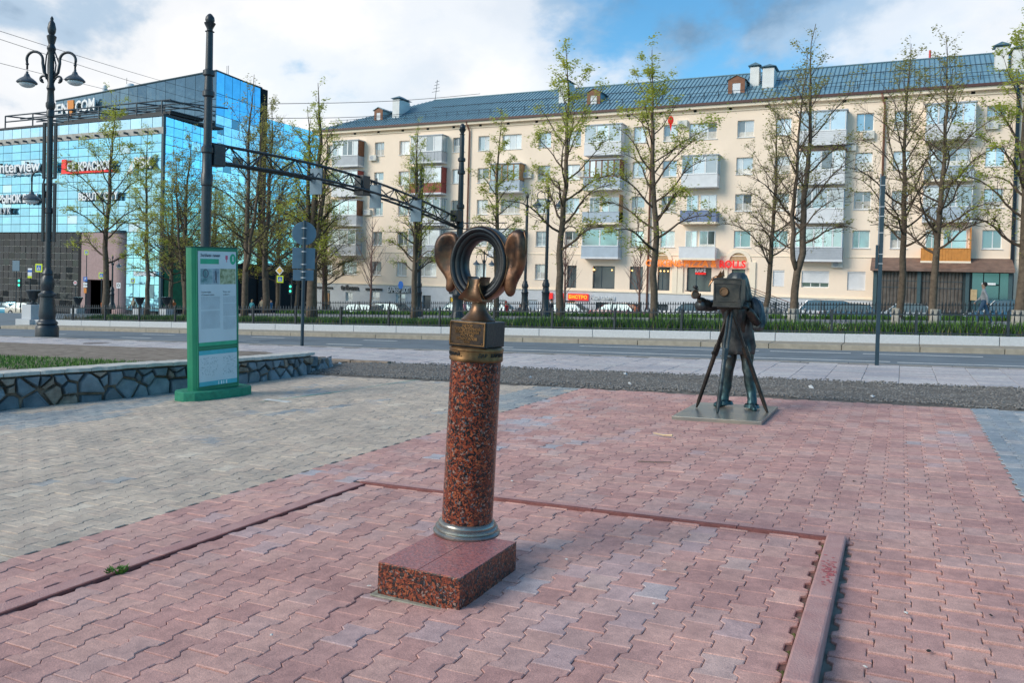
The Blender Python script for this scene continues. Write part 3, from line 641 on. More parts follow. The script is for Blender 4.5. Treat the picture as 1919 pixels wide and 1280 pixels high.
# figure: bent forward under the dark cloth, feet apart
J = {}
nd = []; ed = []
def jn(nm, x, y, z, r, par_=None):
    J[nm] = len(nd); nd.append((x, y, z, r))
    if par_: ed.append((J[par_], J[nm]))
jn('pelvis', .06, .47, .92, (.165, .14)); jn('belly', .05, .45, 1.08, (.175, .145), 'pelvis'); jn('chest', .05, .40, 1.28, (.20, .15), 'belly'); jn('neck', .05, .33, 1.46, .085, 'chest'); jn('head', .06, .24, 1.60, .115, 'neck'); jn('crown', .07, .20, 1.70, .09, 'head')
for s, hx, kx, fx_, ky, fy in ((-1, -.03, -.08, -.11, .45, .42), (1, .13, .19, .26, .40, .34)):
    jn(f'h{s}', hx, .46, .86, .115, 'pelvis'); jn(f't{s}', hx * .5 + kx * .5, .46, .68, .088, f'h{s}'); jn(f'k{s}', kx, ky, .50, .074, f't{s}'); jn(f'c{s}', kx * .4 + fx_ * .6, ky + .02, .28, .068, f'k{s}'); jn(f'a{s}', fx_, fy + .03, .14, .062, f'c{s}'); jn(f'b{s}', fx_, fy + .02, .045, .064, f'a{s}')
# right (image left) arm reaches out and holds the lens cap, other arm bent at the camera
jn('sL', -.14, .34, 1.40, .085, 'chest'); jn('eL', -.27, .12, 1.36, .075, 'sL'); jn('fL', -.33, -.02, 1.40, .060, 'eL'); jn('wL', -.37, -.12, 1.45, .045, 'fL')
jn('sR', .24, .36, 1.40, .090, 'chest'); jn('mR', .29, .32, 1.27, .070, 'sR'); jn('eR', .31, .26, 1.14, .060, 'mR'); jn('fR', .29, .12, 1.22, .060, 'eR'); jn('wR', .22, .03, 1.34, .045, 'fR')
fm = skin_mesh('photographer', nd, ed, M['statue_bronze'], 3, folds=.018)
fig = inst('photographer', fm, (0, 0, 0), st)
# coat: lofted skirt with folds over hips and upper legs, open at the front
def loft(rings, n, fold=.0, nf=9, ph=0, mi=0, open_=None):
    vs = []
    for j, (x, y, z, rx, ry) in enumerate(rings):
        for k in range(n):
            t = 2 * PI * k / n; f = 1 + fold * (j / len(rings)) * math.sin(nf * t + ph + j * .35 + 1.5 * math.sin(z * 7)) + (.13 * noise.noise(Vector((math.cos(t) * 2.4, math.sin(t) * 2.4, z * 7))) + .09 * noise.noise(Vector((math.cos(t) * 5, math.sin(t) * 5, z * 15 + 3)))) * (1 if n > 22 else .3)
            vs.append((x + rx * f * math.cos(t), y + ry * f * math.sin(t), z))
    fs = [(i * n + k, i * n + (k + 1) % n, (i + 1) * n + (k + 1) % n, (i + 1) * n + k) for i in range(len(rings) - 1) for k in range(n)]
    return vs, fs
b = MB(); vs, fs = loft([(.05, .36, 1.47, .12, .11), (.05, .375, 1.43, .17, .14), (.05, .39, 1.36, .195, .16), (.05, .40, 1.28, .20, .165), (.045, .41, 1.20, .195, .165), (.04, .42, 1.12, .19, .165), (.04, .43, 1.05, .19, .165), (.04, .44, .98, .195, .17), (.04, .45, .92, .20, .175), (.045, .46, .85, .205, .18), (.05, .465, .79, .20, .18), (.055, .47, .74, .19, .175), (.06, .47, .735, .17, .16)], 64, .10); b.add(vs, fs)
o = b.build('coat', M['statue_cloth'], fig, smooth=True)
b = MB(); b.T = Matrix.Translation((-.155, .42, .93)); b.sphere((0, 0, 0), .05, 10, 7, (1, .8, 1.3)); b.build('pocket', M['statue_cloth'], o, smooth=True)
# sleeve folds hanging from the right elbow
b = MB(); vs, fs = loft([(.20, .37, 1.49, .05, .06), (.24, .36, 1.45, .075, .08), (.275, .34, 1.38, .085, .085), (.30, .32, 1.31, .085, .085), (.315, .30, 1.24, .085, .08), (.325, .28, 1.17, .080, .075), (.32, .26, 1.11, .070, .068), (.31, .25, 1.07, .050, .050), (.305, .24, 1.055, .02, .02)], 36, .22, 6); b.add(vs, fs); b.build('sleeve', M['statue_cloth'], fig, smooth=True)
b = MB(); b.tube([(-.12, .32, 1.42), (-.22, .16, 1.37), (-.29, .06, 1.36), (-.34, -.04, 1.37), (-.365, -.10, 1.36)], [.075, .072, .074, .072, .068], 14); b.build('sleeve', M['statue_cloth'], fig, smooth=True)
# focusing cloth over the head
b = MB(); vs, fs = loft([(.06, .16, 1.80, .02, .02), (.06, .16, 1.795, .08, .07), (.06, .17, 1.765, .110, .12), (.055, .18, 1.72, .128, .15), (.05, .20, 1.66, .138, .18), (.05, .23, 1.60, .142, .19), (.05, .26, 1.54, .150, .19), (.05, .28, 1.49, .165, .19), (.05, .30, 1.44, .175, .18)], 48, .08, 8); b.add(vs, fs); b.build('focusing_cloth', M['statue_cloth'], fig, smooth=True)
# shoes
for x, y, a in ((-.12, .36, -.55), (.28, .26, .35)):
    n2 = [(0, .09, .06, .050), (0, 0, .050, .047), (0, -.09, .044, .045), (0, -.16, .036, .032)]
    me = skin_mesh('shoe', n2, [(0, 1), (1, 2), (2, 3)], M['statue_bronze'], 2); inst('shoe', me, (x, y, .035 - .006), fig, rz=a)
    b = MB(); vs, fs = loft([(0, .05, .11, .085, .095), (0, .05, .07, .10, .12)], 20, .1); b.add(vs, fs); b.T = None; oo = b.build('cuff', M['statue_bronze'], fig, smooth=True); oo.location = (x, y, 0); oo.rotation_euler[2] = a
# hands
def hand(wrist, dirv, up, m, curl=.6, sc=1.0, parent=None, thumb=1):
    d = Vector(dirv).normalized(); u = Vector(up); u = (u - d * u.dot(d)).normalized(); s = d.cross(u) * thumb; wv = Vector(wrist); nodes = []; ed = []
    def a(p, r, q=None):
        nodes.append((*p, r * sc)); 
        if q is not None: ed.append((q, len(nodes) - 1))
        return len(nodes) - 1
    w0 = a(wv, .026); pm = a(wv + d * .045 * sc, .030, w0)
    for i, ln in enumerate((.068, .078, .072, .056)):
        o_ = s * (.027 - i * .018) * sc; p = wv + d * .085 * sc + o_; k = a(p, .012, pm); dd = d; cur = k
        for j in range(3):
            ang = curl * (j + 1) * .8; v = d * math.cos(ang) - u * math.sin(ang); p = p + v * ln * .38 * sc; cur = a(p, .0095 - j * .001, cur)
    p = wv + d * .03 * sc + s * .03 * sc; k = a(p, .014, pm); p = p + (d * .7 + s * .8).normalized() * .035 * sc; k = a(p, .011, k); p = p + (d * .9 - u * .5).normalized() * .03 * sc; a(p, .009, k)
    return skin_mesh('hand', nodes, ed, m, 1, 1)
inst('hand', hand((-.37, -.12, 1.45), (-.25, -.45, .6), (-.3, -.8, -.2), M['statue_bronze'], .7), (0, 0, 0), fig)
inst('hand', hand((.22, .03, 1.34), (-.5, -.5, .5), (.6, -.5, .3), M['statue_bronze'], .5), (0, 0, 0), fig)
b = MB(); b.T = Matrix.Translation((-.395, -.20, 1.50)) @ Matrix.Rotation(PI / 2 - .25, 4, 'X') @ Matrix.Rotation(.3, 4, 'Y'); b.lathe([(.046, -.03), (.050, -.02), (.050, .03), (.044, .034), (.040, .01), (.001, .01)], n=20); b.build('lens_cap', M['bronze'], st, smooth=True, auto=40)
b = MB(); b.tube([(-.44, -.20, 1.545), (-.52, -.22, 1.55)], [.012, .006], 6); b.sphere((-.40, -.18, 1.60), .022, 8, 5, (1.6, 1, 1)); b.build('cap_bird', M['bronze_dark'], st, smooth=True)
# bird perched on the camera corner, wings raised
b = MB(); b.tube([(-.24, -.1, 1.67), (-.20, -.1, 1.705), (-.15, -.1, 1.725), (-.10, -.1, 1.73), (-.07, -.1, 1.74)], [.006, .022, .028, .022, .012], 8)
b.add([(-.17, -.10, 1.72), (-.06, -.07, 1.74), (-.075, -.05, 1.84), (-.10, -.06, 1.79)], [(0, 1, 2, 3), (3, 2, 1, 0)]); b.add([(-.16, -.12, 1.72), (-.08, -.15, 1.735), (-.085, -.17, 1.82)], [(0, 1, 2), (2, 1, 0)])
b.tube([(-.20, -.1, 1.69), (-.235, -.11, 1.64), (-.25, -.11, 1.60)], [.012, .010, .004], 6)
b.build('bird', M['bronze'], st, smooth=True, auto=50)

# ------------------------------------------------------------------ green information board
mat('green_paint', (.012, .20, .105), .42, var=.1, scale=3, spec=.5, bump=.06, bscale=25); mat('green_conc', (.02, .22, .13), .75, var=.18, scale=14, bump=.5, bscale=120)
mat('poster', (.55, .64, .68), .35, var=.04, scale=3); mat('poster_green', (.02, .37, .20), .4); mat('poster_cyan', (.06, .42, .50), .4)
BP = gnd(410, 728, .14)
ubx = Vector((.105, .9945, 0)); BX = math.atan2(ubx.y, ubx.x)
bc = Vector((BP.x, BP.y, 0)) + Vector((-.9945, .105, 0)) * .11
board = thing('information_board', (bc.x, bc.y, gz(bc.x)), BX, 'green tourist information board with posters on a green base by the stone wall', 'information board')
# local x: along the board (left to right as seen), local -y: towards the viewer
bs = [(-.60, -.10), (-.50, -.22), (-.30, -.29), (.30, -.29), (.52, -.22), (.60, -.10), (.60, .10), (.50, .22), (.30, .29), (-.30, .29), (-.5, .22), (-.6, .1)]
b = MB(); b.prism(bs, -.05, .14); b.build('base', M['green_conc'], board, bevel=.012)
BT = Matrix.Rotation(-.018, 4, 'X') @ Matrix.Rotation(-.022, 4, 'Y')
def bpart(b, nm, m, parent=board, **k):
    b.v = [tuple(BT @ Vector(v)) for v in b.v]; return b.build(nm, m, parent, **k)
bo = [(-.42, 0), (-.41, -.06), (-.37, -.10), (.37, -.10), (.41, -.06), (.42, 0), (.41, .06), (.37, .10), (-.37, .10), (-.41, .06)]
b = MB(); b.prism(bo, .13, 2.24); bpart(b, 'cabinet', M['green_paint'], bevel=.006)
b = MB(); b.prism([(x * 1.02, y * 1.03) for x, y in bo], 2.24, 2.255); bpart(b, 'lid', mat('lid', (.01, .07, .05), .5))
p1 = MB(); p1.box(-.335, -.109, .79, .345, -.100, 2.19); pos1 = bpart(p1, 'poster', M['poster'])
p2 = MB(); p2.box(-.335, -.109, .20, .345, -.100, .725); pos2 = bpart(p2, 'map_poster', M['poster'])
for x in (-.352, .362):
    b = MB(); b.box(x - .012, -.114, .18, x + .012, -.100, 2.21); bpart(b, 'frame_rail', M['green_paint'])
for z in (.16, .757, 2.205):
    b = MB(); b.box(-.36, -.113, z - .016, .37, -.1005, z + .016); bpart(b, 'frame_rail', M['green_paint'])
def flat(x0, x1, z0, z1, m, par_, nm='print', y=-.1105):
    b = MB(); b.box(x0, y, z0, x1, -.1085, z1); return bpart(b, nm, m, par_)
flat(-.335, .345, .79, .845, M['poster_green'], pos1, 'green_band'); flat(-.335, .345, .66, .725, M['poster_cyan'], pos2, 'cyan_band'); flat(-.335, .345, .20, .265, M['poster_cyan'], pos2, 'cyan_band')
flat(-.295, .03, 2.0, 2.075, M['poster_green'], pos1, 'green_label')
b = MB(); b.T = Matrix.Translation((.285, -.108, 2.075)) @ Matrix.Rotation(PI / 2, 4, 'X'); b.lathe([(.055, 0), (.055, .003)], n=28, sy=1.6 * .92); b.T = None; bpart(b, 'number_disc', M['poster_green'], pos1)
mat('ink', (.10, .13, .17), .6); mat('grey_ink', (.36, .44, .49), .6); mat('white_ink', (.8, .85, .85), .5); mat('pink_ink', (.55, .12, .2), .6)
def btext(s, size, x, z, m, par_, al='LEFT', sx=1, bold=.0): text(s, size, BT @ Matrix.Translation((x, -.1125, z)) @ FRONT, m, par_, 'poster_text', .0003, al, bold, sx)
btext('Зелёная линия', .062, -.295, 2.125, M['ink'], pos1, sx=.78, bold=.001); btext('1', .11, .285, 2.075, M['white_ink'], pos1, 'CENTER', bold=.002)
flat(.150, .192, 2.07, 2.13, M['pink_ink'], pos1, 'emblem'); flat(.165, .177, 2.03, 2.07, M['pink_ink'], pos1, 'emblem')
def photo_mat(name, c1, c2, sc):
    return mat(name, c1, .4, col2=c2, scale=sc, obj=True, detail=6)
ph = [flat(-.295, -.09, 1.70, 1.93, photo_mat('photo_a', (.08, .20, .22), (.38, .52, .56), 9), pos1, 'photo'), flat(-.085, .035, 1.70, 1.93, photo_mat('photo_b', (.12, .2, .26), (.36, .46, .52), 9), pos1, 'photo'), flat(.045, .335, 1.70, 1.93, photo_mat('photo_c', (.10, .14, .04), (.48, .54, .36), 22), pos1, 'photo')]
for (cx_, cz_, rr) in ((-.205, 1.86, .05),):
    b = MB(); vs, fs = frame_ring([(0, -.1125), (0, -.110), (.014, -.110), (.014, -.1125)], rr * .75, rr, cz_, 20); b.add([(v[0] + cx_, v[1], v[2]) for v in vs], fs); bpart(b, 'pictured_ring', M['ink'], ph[0])
b = MB(); b.tube([(-.03, -.111, 1.90), (-.025, -.111, 1.84), (-.02, -.111, 1.72)], [.012, .02, .008], 4); b.tube([(-.03, -.111, 1.85), (-.05, -.111, 1.72)], .004, 4); bpart(b, 'pictured_statue', M['ink'], ph[1])
for (x0, x1, z1) in ((-.29, .02, 1.585), (.10, .335, 1.585)):
    btext('Скульптура' if x0 < 0 else 'Photo and', .034, x0, z1, M['ink'], pos1, sx=.9); btext('«Соленые уши»' if x0 < 0 else 'sculpture', .034, x0, z1 - .04, M['ink'], pos1, sx=.9)
b = MB()
for k in range(40):
    z = 1.51 - k * .0125
    for x0, x1 in ((-.29, .045), (.10, .335)):
        if k in (15, 16) and x0 < 0 or k in (8, 24) and x0 > 0 or (k > 37 and x0 < 0): continue
        xx = x0
        while xx < x1 - .01:
            w = rnd.uniform(.015, .05); w = min(w, x1 - xx); b.box(xx, -.1102, z, xx + w, -.1091, z + .006); xx += w + .006
bpart(b, 'poster_text_lines', M['grey_ink'], pos1, kind='stuff')
b = MB()
for k in range(260):
    x, z = rnd.uniform(-.31, .33), rnd.uniform(.34, .62) + .0
    if -.01 < x < .08: continue
    b.box(x, -.1102, z, x + rnd.uniform(.005, .02), -.1091, z + rnd.uniform(.003, .012))
bpart(b, 'map_drawing', mat('map_ink', (.30, .42, .46), .6), pos2, kind='stuff')
for k in range(4):
    flat(.0 + k * .045, .012 + k * .045 + .01 * (k % 2), .205, .255, M['white_ink'], pos2, 'bar_mark', -.1115)
# painted line on the paving that starts at the board
b = MB(); mat('green_line', (.10, .50, .42), .8, col2=(.34, .46, .42), scale=18)
P_ = [gnd(x, y, 0) for x, y in ((490, 755), (560, 745), (640, 735), (720, 722), (790, 712))]
for i in range(4):
    a, c = P_[i], P_[i + 1]; w = .12 if i else .17
    for s in (0, 1, 2):
        o_ = (s - 1) * w; b.add([(a.x + o_ * .3, a.y + o_ - .045, gz(a.x) + .0125), (c.x + o_ * .3, c.y + o_ - .045, gz(c.x) + .0125), (c.x + o_ * .3, c.y + o_ + .045, gz(c.x) + .0125), (a.x + o_ * .3, a.y + o_ + .045, gz(a.x) + .0125)], [(0, 1, 2, 3)])
b.build('painted_line', M['green_line'], plaza)
b = MB(); g_ = gnd(522, 753); b.box(g_.x - .25, g_.y - .07, g_.z + .013, g_.x + .2, g_.y + .06, g_.z + .015); b.build('painted_arrow', M['white_speck'], plaza)

# ------------------------------------------------------------------ rubble stone wall with planting bed
mat('rubble_mortar', (.13, .095, .07), .95, col2=(.27, .20, .15), scale=9, bump=1.5, bscale=35)
mat('rubble', (.12, .155, .18), .7, col2=(.20, .235, .26), scale=6, bump=.6, bscale=25, rand=.35); mat('rubble_tan', (.24, .19, .15), .85, var=.3, scale=10, bump=.6)
mat('cap_stone', (.52, .50, .46), .8, var=.14, scale=8, bump=.4, bscale=40)
WP = [(-10.95, 1.5), (-10.95, 4.5), (-10.93, 6.6), (-10.45, 8.2), (-10.22, 9.6), (-10.15, 10.9), (-10.20, 12.1), (-10.45, 13.0), (-10.72, 13.6)]
def wl(t):      # point on the wall line by arc length
    for i in range(len(WP) - 1):
        a, c = Vector(WP[i]), Vector(WP[i + 1]); d = (c - a).length
        if t <= d or i == len(WP) - 2: u = (c - a) / d; return a + u * t, u
        t -= d
WL = sum((Vector(WP[i + 1]) - Vector(WP[i])).length for i in range(len(WP) - 1))
wall = thing('stone_wall', (-10.4, 9, gz(-10.4)), label='low rubble stone wall with pale wavy cap slabs behind the green board', cat='wall')
wall_o = Vector(wall.location)
CAPEND = WL - 1.0
def wh(t): return .44 if t < 7 else (.44 - (t - 7) * .022 if t < CAPEND else .30 - (t - CAPEND) * .06)
b = MB(); n = 60; vs = []; fs = []
for k in range(n + 1):
    t = WL * k / n; p, u = wl(t); nr = Vector((u.y, -u.x)); h = wh(t); w = .05 * noise.noise(Vector((t * 3, 0, 0)))
    for (o_, z) in ((0 + w * .3, -.08), (-.02 + w, h * .5), (-.05, h), (-.42, h), (-.45, -.08)):
        q = p + nr * o_; vs.append(Vector((q.x, q.y, gz(q.x) + z)) - wall_o)
for k in range(n):
    for i in range(4): fs.append((k * 5 + i, k * 5 + i + 1, (k + 1) * 5 + i + 1, (k + 1) * 5 + i))
fs += [(0, 1, 2, 3, 4), tuple(n * 5 + i for i in range(5))[::-1]]
b.add(vs, fs); b.build('wall_core', M['rubble_mortar'], wall)
def clip(poly, n, c):
    out = []
    for i in range(len(poly)):
        p, q = poly[i], poly[(i + 1) % len(poly)]; dp, dq = p.dot(n) - c, q.dot(n) - c
        if dp <= 0: out.append(p)
        if dp * dq < 0: out.append(p + (q - p) * (dp / (dp - dq)))
    return out
seeds = []
for _ in range(2600):
    t = rnd.uniform(.6, WL - .02); z = rnd.uniform(.02, wh(t) - .03); sz = .13 + .10 * rnd.random() if z < wh(t) * .62 else .07 + .08 * rnd.random()
    if all((s_[0] - t) ** 2 * .45 + (s_[1] - z) ** 2 * 1.3 > (.5 * (sz + s_[2])) ** 2 for s_ in seeds): seeds.append((t, z, sz))
for (t, z, sz) in seeds:
    if not frame_ok(wl(t)[0].x, wl(t)[0].y, gz(-10) + z, 300): continue
    h = wh(t); poly = [Vector((t - .5, -.03)), Vector((t + .5, -.03)), Vector((t + .5, h - .02)), Vector((t - .5, h - .02))]
    P0 = Vector((t, z))
    for (t2, z2, s2) in seeds:
        if (t2, z2) == (t, z) or abs(t2 - t) > 1: continue
        d = Vector((t2, z2)) - P0; w = sz / (sz + s2); nn_ = d.normalized(); poly = clip(poly, nn_, P0.dot(nn_) + d.length * w - .006 - .010 * rnd.random())
        if len(poly) < 3: break
    if len(poly) < 3: continue
    poly = [q for i, q in enumerate(poly) if (q - poly[i - 1]).length > .012]
    if len(poly) < 3: continue
    c_ = sum(poly, Vector((0, 0))) / len(poly); k = len(poly); dep = rnd.uniform(.045, .085); tx, tz = rnd.uniform(-.25, .25), rnd.uniform(-.3, .1); vs = []
    for (s, dd) in ((1, -.04), (.98, dep * .45), (.90, dep * .85), (.66, dep)):
        for q in poly:
            r_ = c_ + (q - c_) * s * (rnd.uniform(.86, 1.0) if dd > 0 else 1); p, u = wl(r_.x); nr = Vector((u.y, -u.x))
            g2 = p + nr * (dd + ((q.x - c_.x) * tx + (q.y - c_.y) * tz if dd > 0 else 0)); vs.append(Vector((g2.x, g2.y, gz(g2.x) + r_.y)) - wall_o)
    fs = [tuple(range(3 * k, 4 * k))] + [(j * k + i, j * k + (i + 1) % k, (j + 1) * k + (i + 1) % k, (j + 1) * k + i) for j in range(3) for i in range(k)]
    b = MB(); b.add(vs, fs); b.build('stone', M['rubble_tan'] if (rnd.random() < .14 or sz < .09 and rnd.random() < .5) else M['rubble'], wall)
t = .5
while t < CAPEND:
    w = min(rnd.uniform(.30, .48), CAPEND - t)
    if w < .05: break
    m_ = 6; vs = []
    for z in (0, 1):
        for i in range(m_ + 1):
            p, u = wl(t + w * i / m_); nr = Vector((u.y, -u.x)); q = p + nr * (.04 + .018 * math.sin((t + w * i / m_) * 14) + .01 * math.sin((t + w * i / m_) * 31)); vs.append(Vector((q.x, q.y, gz(q.x) + wh(t) + .002 + z * .055 + z * .004 * math.sin(i))) - wall_o)
        for i in range(m_ + 1):
            p, u = wl(t + w * (m_ - i) / m_); nr = Vector((u.y, -u.x)); q = p + nr * (-.50 - .02 * math.sin((t - i) * 9)); vs.append(Vector((q.x, q.y, gz(q.x) + wh(t) + .002 + z * .05)) - wall_o)
    k = 2 * (m_ + 1)
    b = MB(); b.add(vs, [tuple(range(k))[::-1], tuple(range(k, 2 * k))] + [(i, (i + 1) % k, k + (i + 1) % k, k + i) for i in range(k)]); b.build('cap_slab', M['cap_stone'], wall, bevel=.008)
    t += w + .004
# planting bed behind the wall
b = MB(); vs = []; fs = []; nx, ny = 30, 24
for j in range(ny + 1):
    for i in range(nx + 1):
        y = 2 + 13.0 * j / ny; x = -27 + (-10.75 + 27) * i / nx
        if y > 13.2: x = -27 + (-11.1 + 27) * i / nx
        edge = min(1, max(0, (14.9 - y) / 1.2)) * (1 if y < 12.6 else min(1, max(0, (-11.0 - x) / 1.6))); vs.append((x, y, gz(x) + .035 + .275 * edge + .03 * (.2 + .8 * edge) * noise.noise(Vector((x, y * 1.5, 0)))))
for j in range(ny):
    for i in range(nx): a = j * (nx + 1) + i; fs.append((a, a + 1, a + nx + 2, a + nx + 1))
b.add(vs, fs); b.build('planting_bed', mat('bed_soil', (.17, .13, .10), .95, col2=(.30, .25, .20), scale=5, bump=1.5, bscale=40), smooth=True, kind='structure')
b = MB()
for _ in range(9000):
    y = rnd.uniform(7.5, 10.4); x = -11.7 - rnd.random() * 5.5
    if noise.noise(Vector((x * .6, y * .8, 7))) + .25 - abs(y - 9.3) * .12 > 0: tuft(b, x, y, gz(x) + .30, 1, .07, .04, .006, .6)
b.build('lawn', M['grass'], kind='stuff')
bk = thing('bed_kerb', (0, 0, 0), kind='structure')
for k in range(17):
    x = -27 + k * 1.0; b = MB(); b.sbox(x, 14.75, x + .985, 14.9, -.05, .17 - .006 * k); b.build('kerb_stone', M['rubble_tan'], bk, bevel=.015)
# ------------------------------------------------------------------ iron fences
def fence_thing(x0, x1, Y, h0, label, step=.145, post=2.3, seg=5, hgt=.78):
    f = thing('iron_fence', ((x0 + x1) / 2, Y, gz((x0 + x1) / 2) + h0), label=label, cat='fence'); fo = Vector(f.location)
    pm = MB(); pm.box(-.035, -.035, 0, .035, .035, hgt - .08); pm.add([(-.045, -.045, hgt - .08), (.045, -.045, hgt - .08), (.045, .045, hgt - .08), (-.045, .045, hgt - .08), (0, 0, hgt - .02)], [(0, 1, 4), (1, 2, 4), (2, 3, 4), (3, 0, 4), (3, 2, 1, 0)])
    pm.box(-.05, -.05, 0, .05, .05, .05); pme = pm.mesh('post', M['black_iron'])
    for zr in (.04, hgt - .20):
        b = MB(); b.add([Vector(p) - fo for p in [(x0, Y - .012, gz(x0) + h0 + zr), (x1, Y - .012, gz(x1) + h0 + zr), (x1, Y + .012, gz(x1) + h0 + zr), (x0, Y + .012, gz(x0) + h0 + zr), (x0, Y - .012, gz(x0) + h0 + zr + .035), (x1, Y - .012, gz(x1) + h0 + zr + .035), (x1, Y + .012, gz(x1) + h0 + zr + .035), (x0, Y + .012, gz(x0) + h0 + zr + .035)]],
            [(0, 3, 2, 1), (4, 5, 6, 7), (0, 1, 5, 4), (2, 3, 7, 6), (1, 2, 6, 5), (3, 0, 4, 7)]); b.build('rail', M['black_iron'], f)
    n = int((x1 - x0) / post) + 1
    for i in range(n + 1):
        x = x0 + i * post
        if x <= x1 and frame_ok(x, Y, gz(x), 200): inst('post', pme, Vector((x, Y, gz(x) + h0)) - fo, f)
    # picket: two crossing bars ending in one leaf-shaped spear
    k = MB(); hr = hgt - .18
    k.tube([(-step * .5, 0, .05), (-step * .12, 0, hr * .55), (0, 0, hr)], .0095, 4, cap=False); k.tube([(step * .5, .0, .05), (step * .12, 0, hr * .55), (0, 0, hr)], .0095, 4, cap=False)
    k.add([(-.012, 0, hr - .02), (0, -.012, hr - .02), (.012, 0, hr - .02), (0, .012, hr - .02), (-.034, 0, hr + .07), (0, -.014, hr + .07), (.034, 0, hr + .07), (0, .014, hr + .07), (0, 0, hgt)],
          [(0, 1, 5, 4), (1, 2, 6, 5), (2, 3, 7, 6), (3, 0, 4, 7), (4, 5, 8), (5, 6, 8), (6, 7, 8), (7, 4, 8)])
    k.box(-.04, -.008, hr + .015, .04, .008, hr + .032); kme = k.mesh('picket', M['black_iron'])
    items = []; m = int((x1 - x0) / step)
    for i in range(m):
        x = x0 + (i + .5) * step
        if frame_ok(x, Y, gz(x), 60): items.append(((Vector((x, Y, 0)) - EYE).length, x))
    items.sort(); sb = MB()
    for j, (d, x) in enumerate(items):
        p = Vector((x, Y, gz(x) + h0)) - fo
        if j < 300: inst('picket', kme, p, f)
        else:
            for vv in [kme]:
                vs = [v.co + p for v in vv.vertices]; sb.add(vs, [tuple(pp.vertices) for pp in vv.polygons])
    if sb.v: sb.build('picket_row', M['black_iron'], f, kind='stuff')
    return f
fence_thing(XL + .8, 9.5, 26.5, .30, 'near black iron fence of crossed spear pickets standing on the pale parapet')
fence_thing(XL + .8, 14.0, 46.0, .22, 'far black iron fence of crossed spear pickets beyond the park alley', post=2.5, hgt=.85)
# lilies and grass growing behind the near fence
mat('hedge_green', (.035, .10, .012), .6, col2=(.12, .25, .035), scale=3)
b = MB()
def plantmass(b, x0, x1, y0, y1, n, h, wd, z0=.18, thin=0):
    for _ in range(n):
        x, y = rnd.uniform(x0, x1), rnd.uniform(y0, y1)
        if thin and noise.noise(Vector((x * .8, 3, 1))) > thin: continue
        hh = h * rnd.uniform(.55, 1.1) * (1 + .25 * noise.noise(Vector((x * 1.3, y, 2)))); a = rnd.uniform(0, 2 * PI); dx, dy = math.cos(a) * wd, math.sin(a) * wd; l = rnd.uniform(0, .4) * hh; t = rnd.uniform(0, 2 * PI); lx, ly = l * math.cos(t), l * math.sin(t); z = gz(x) + z0
        b.add([(x - dx, y - dy, z), (x + dx, y + dy, z), (x + dx * .8 + lx * .4, y + dy * .8 + ly * .4, z + hh * .6), (x - dx * .8 + lx * .4, y - dy * .8 + ly * .4, z + hh * .6), (x + lx, y + ly, z + hh)], [(0, 1, 2, 3), (3, 2, 4)])
plantmass(b, -14, 8.5, 26.85, 27.7, 16000, .52, .017, thin=.35); plantmass(b, -14, 8.5, 26.9, 27.6, 5000, .30, .03); plantmass(b, -36, -14, 26.85, 27.7, 16000, .40, .016, thin=.45)
b.build('flower_bed', M['hedge_green'], kind='stuff')
b = MB(); plantmass(b, -38, 8.5, 26.8, 27.5, 3500, .40, .012); b.build('dry_stems', mat('dry_stem', (.25, .20, .11), .8), kind='stuff')
b = MB()
plantmass(b, XL, 12, 27.7, 36.4, 26000, .16, .02); plantmass(b, XL, 14, 44.2, 45.9, 6000, .3, .03); b.build('park_grass', M['hedge_green'], kind='stuff')
b = MB()
for _ in range(130):
    x = rnd.uniform(-3, 6); pebb(b, x, rnd.uniform(26.85, 27.6), gz(x) + .2 + rnd.uniform(.1, .4), rnd.uniform(.012, .028))
b.build('white_flowers', M['marking'], kind='stuff')

# ------------------------------------------------------------------ street lamps
mat('lamp_glass', (.75, .78, .78), .12, spec=.8); mat('shade_grey', (.07, .09, .11), .35, spec=.6)
def bell(t_, x, y, z, r, nm='lamp_shade'):
    b = MB(); b.lathe([(.02, 1.35), (.03, 1.2), (.12, 1.15), (.13, 1.05), (.10, 1.0), (.14, .95), (.22, .88), (.25, .78), (.28, .70), (.36, .58), (.60, .42), (.86, .20), (.98, .05), (1.0, 0), (.94, -.07), (.80, -.10)], n=20); b.v = [(x + v[0] * r, y + v[1] * r, z + v[2] * r) for v in b.v]; o = b.build(nm, M['shade_grey'], t_, smooth=True, auto=35)
    b = MB(); b.lathe([(.80, -.09), (.72, -.26), (.52, -.42), (.26, -.50), (.02, -.52)], n=18); b.v = [(x + v[0] * r, y + v[1] * r, z + v[2] * r) for v in b.v]; b.build('globe', M['lamp_glass'], o, smooth=True)
def arc(cx_, cz_, r, a0, a1, n=14, sx=1): return [(cx_ + sx * r * math.cos(a0 + (a1 - a0) * i / n), 0, cz_ + r * math.sin(a0 + (a1 - a0) * i / n)) for i in range(n + 1)]
def rotz(b, a, off=(0, 0)):
    c_, s_ = math.cos(a), math.sin(a); b.v = [(v[0] * c_ - v[1] * s_ + off[0], v[0] * s_ + v[1] * c_ + off[1], v[2]) for v in b.v]
lp = gnd(88, 629)
lamp = thing('street_lamp', (lp.x, lp.y, lp.z), label='tall ornate black lamp post with two hanging bell lamps and banners at the left', cat='street lamp')
ARM = math.radians(25.6)
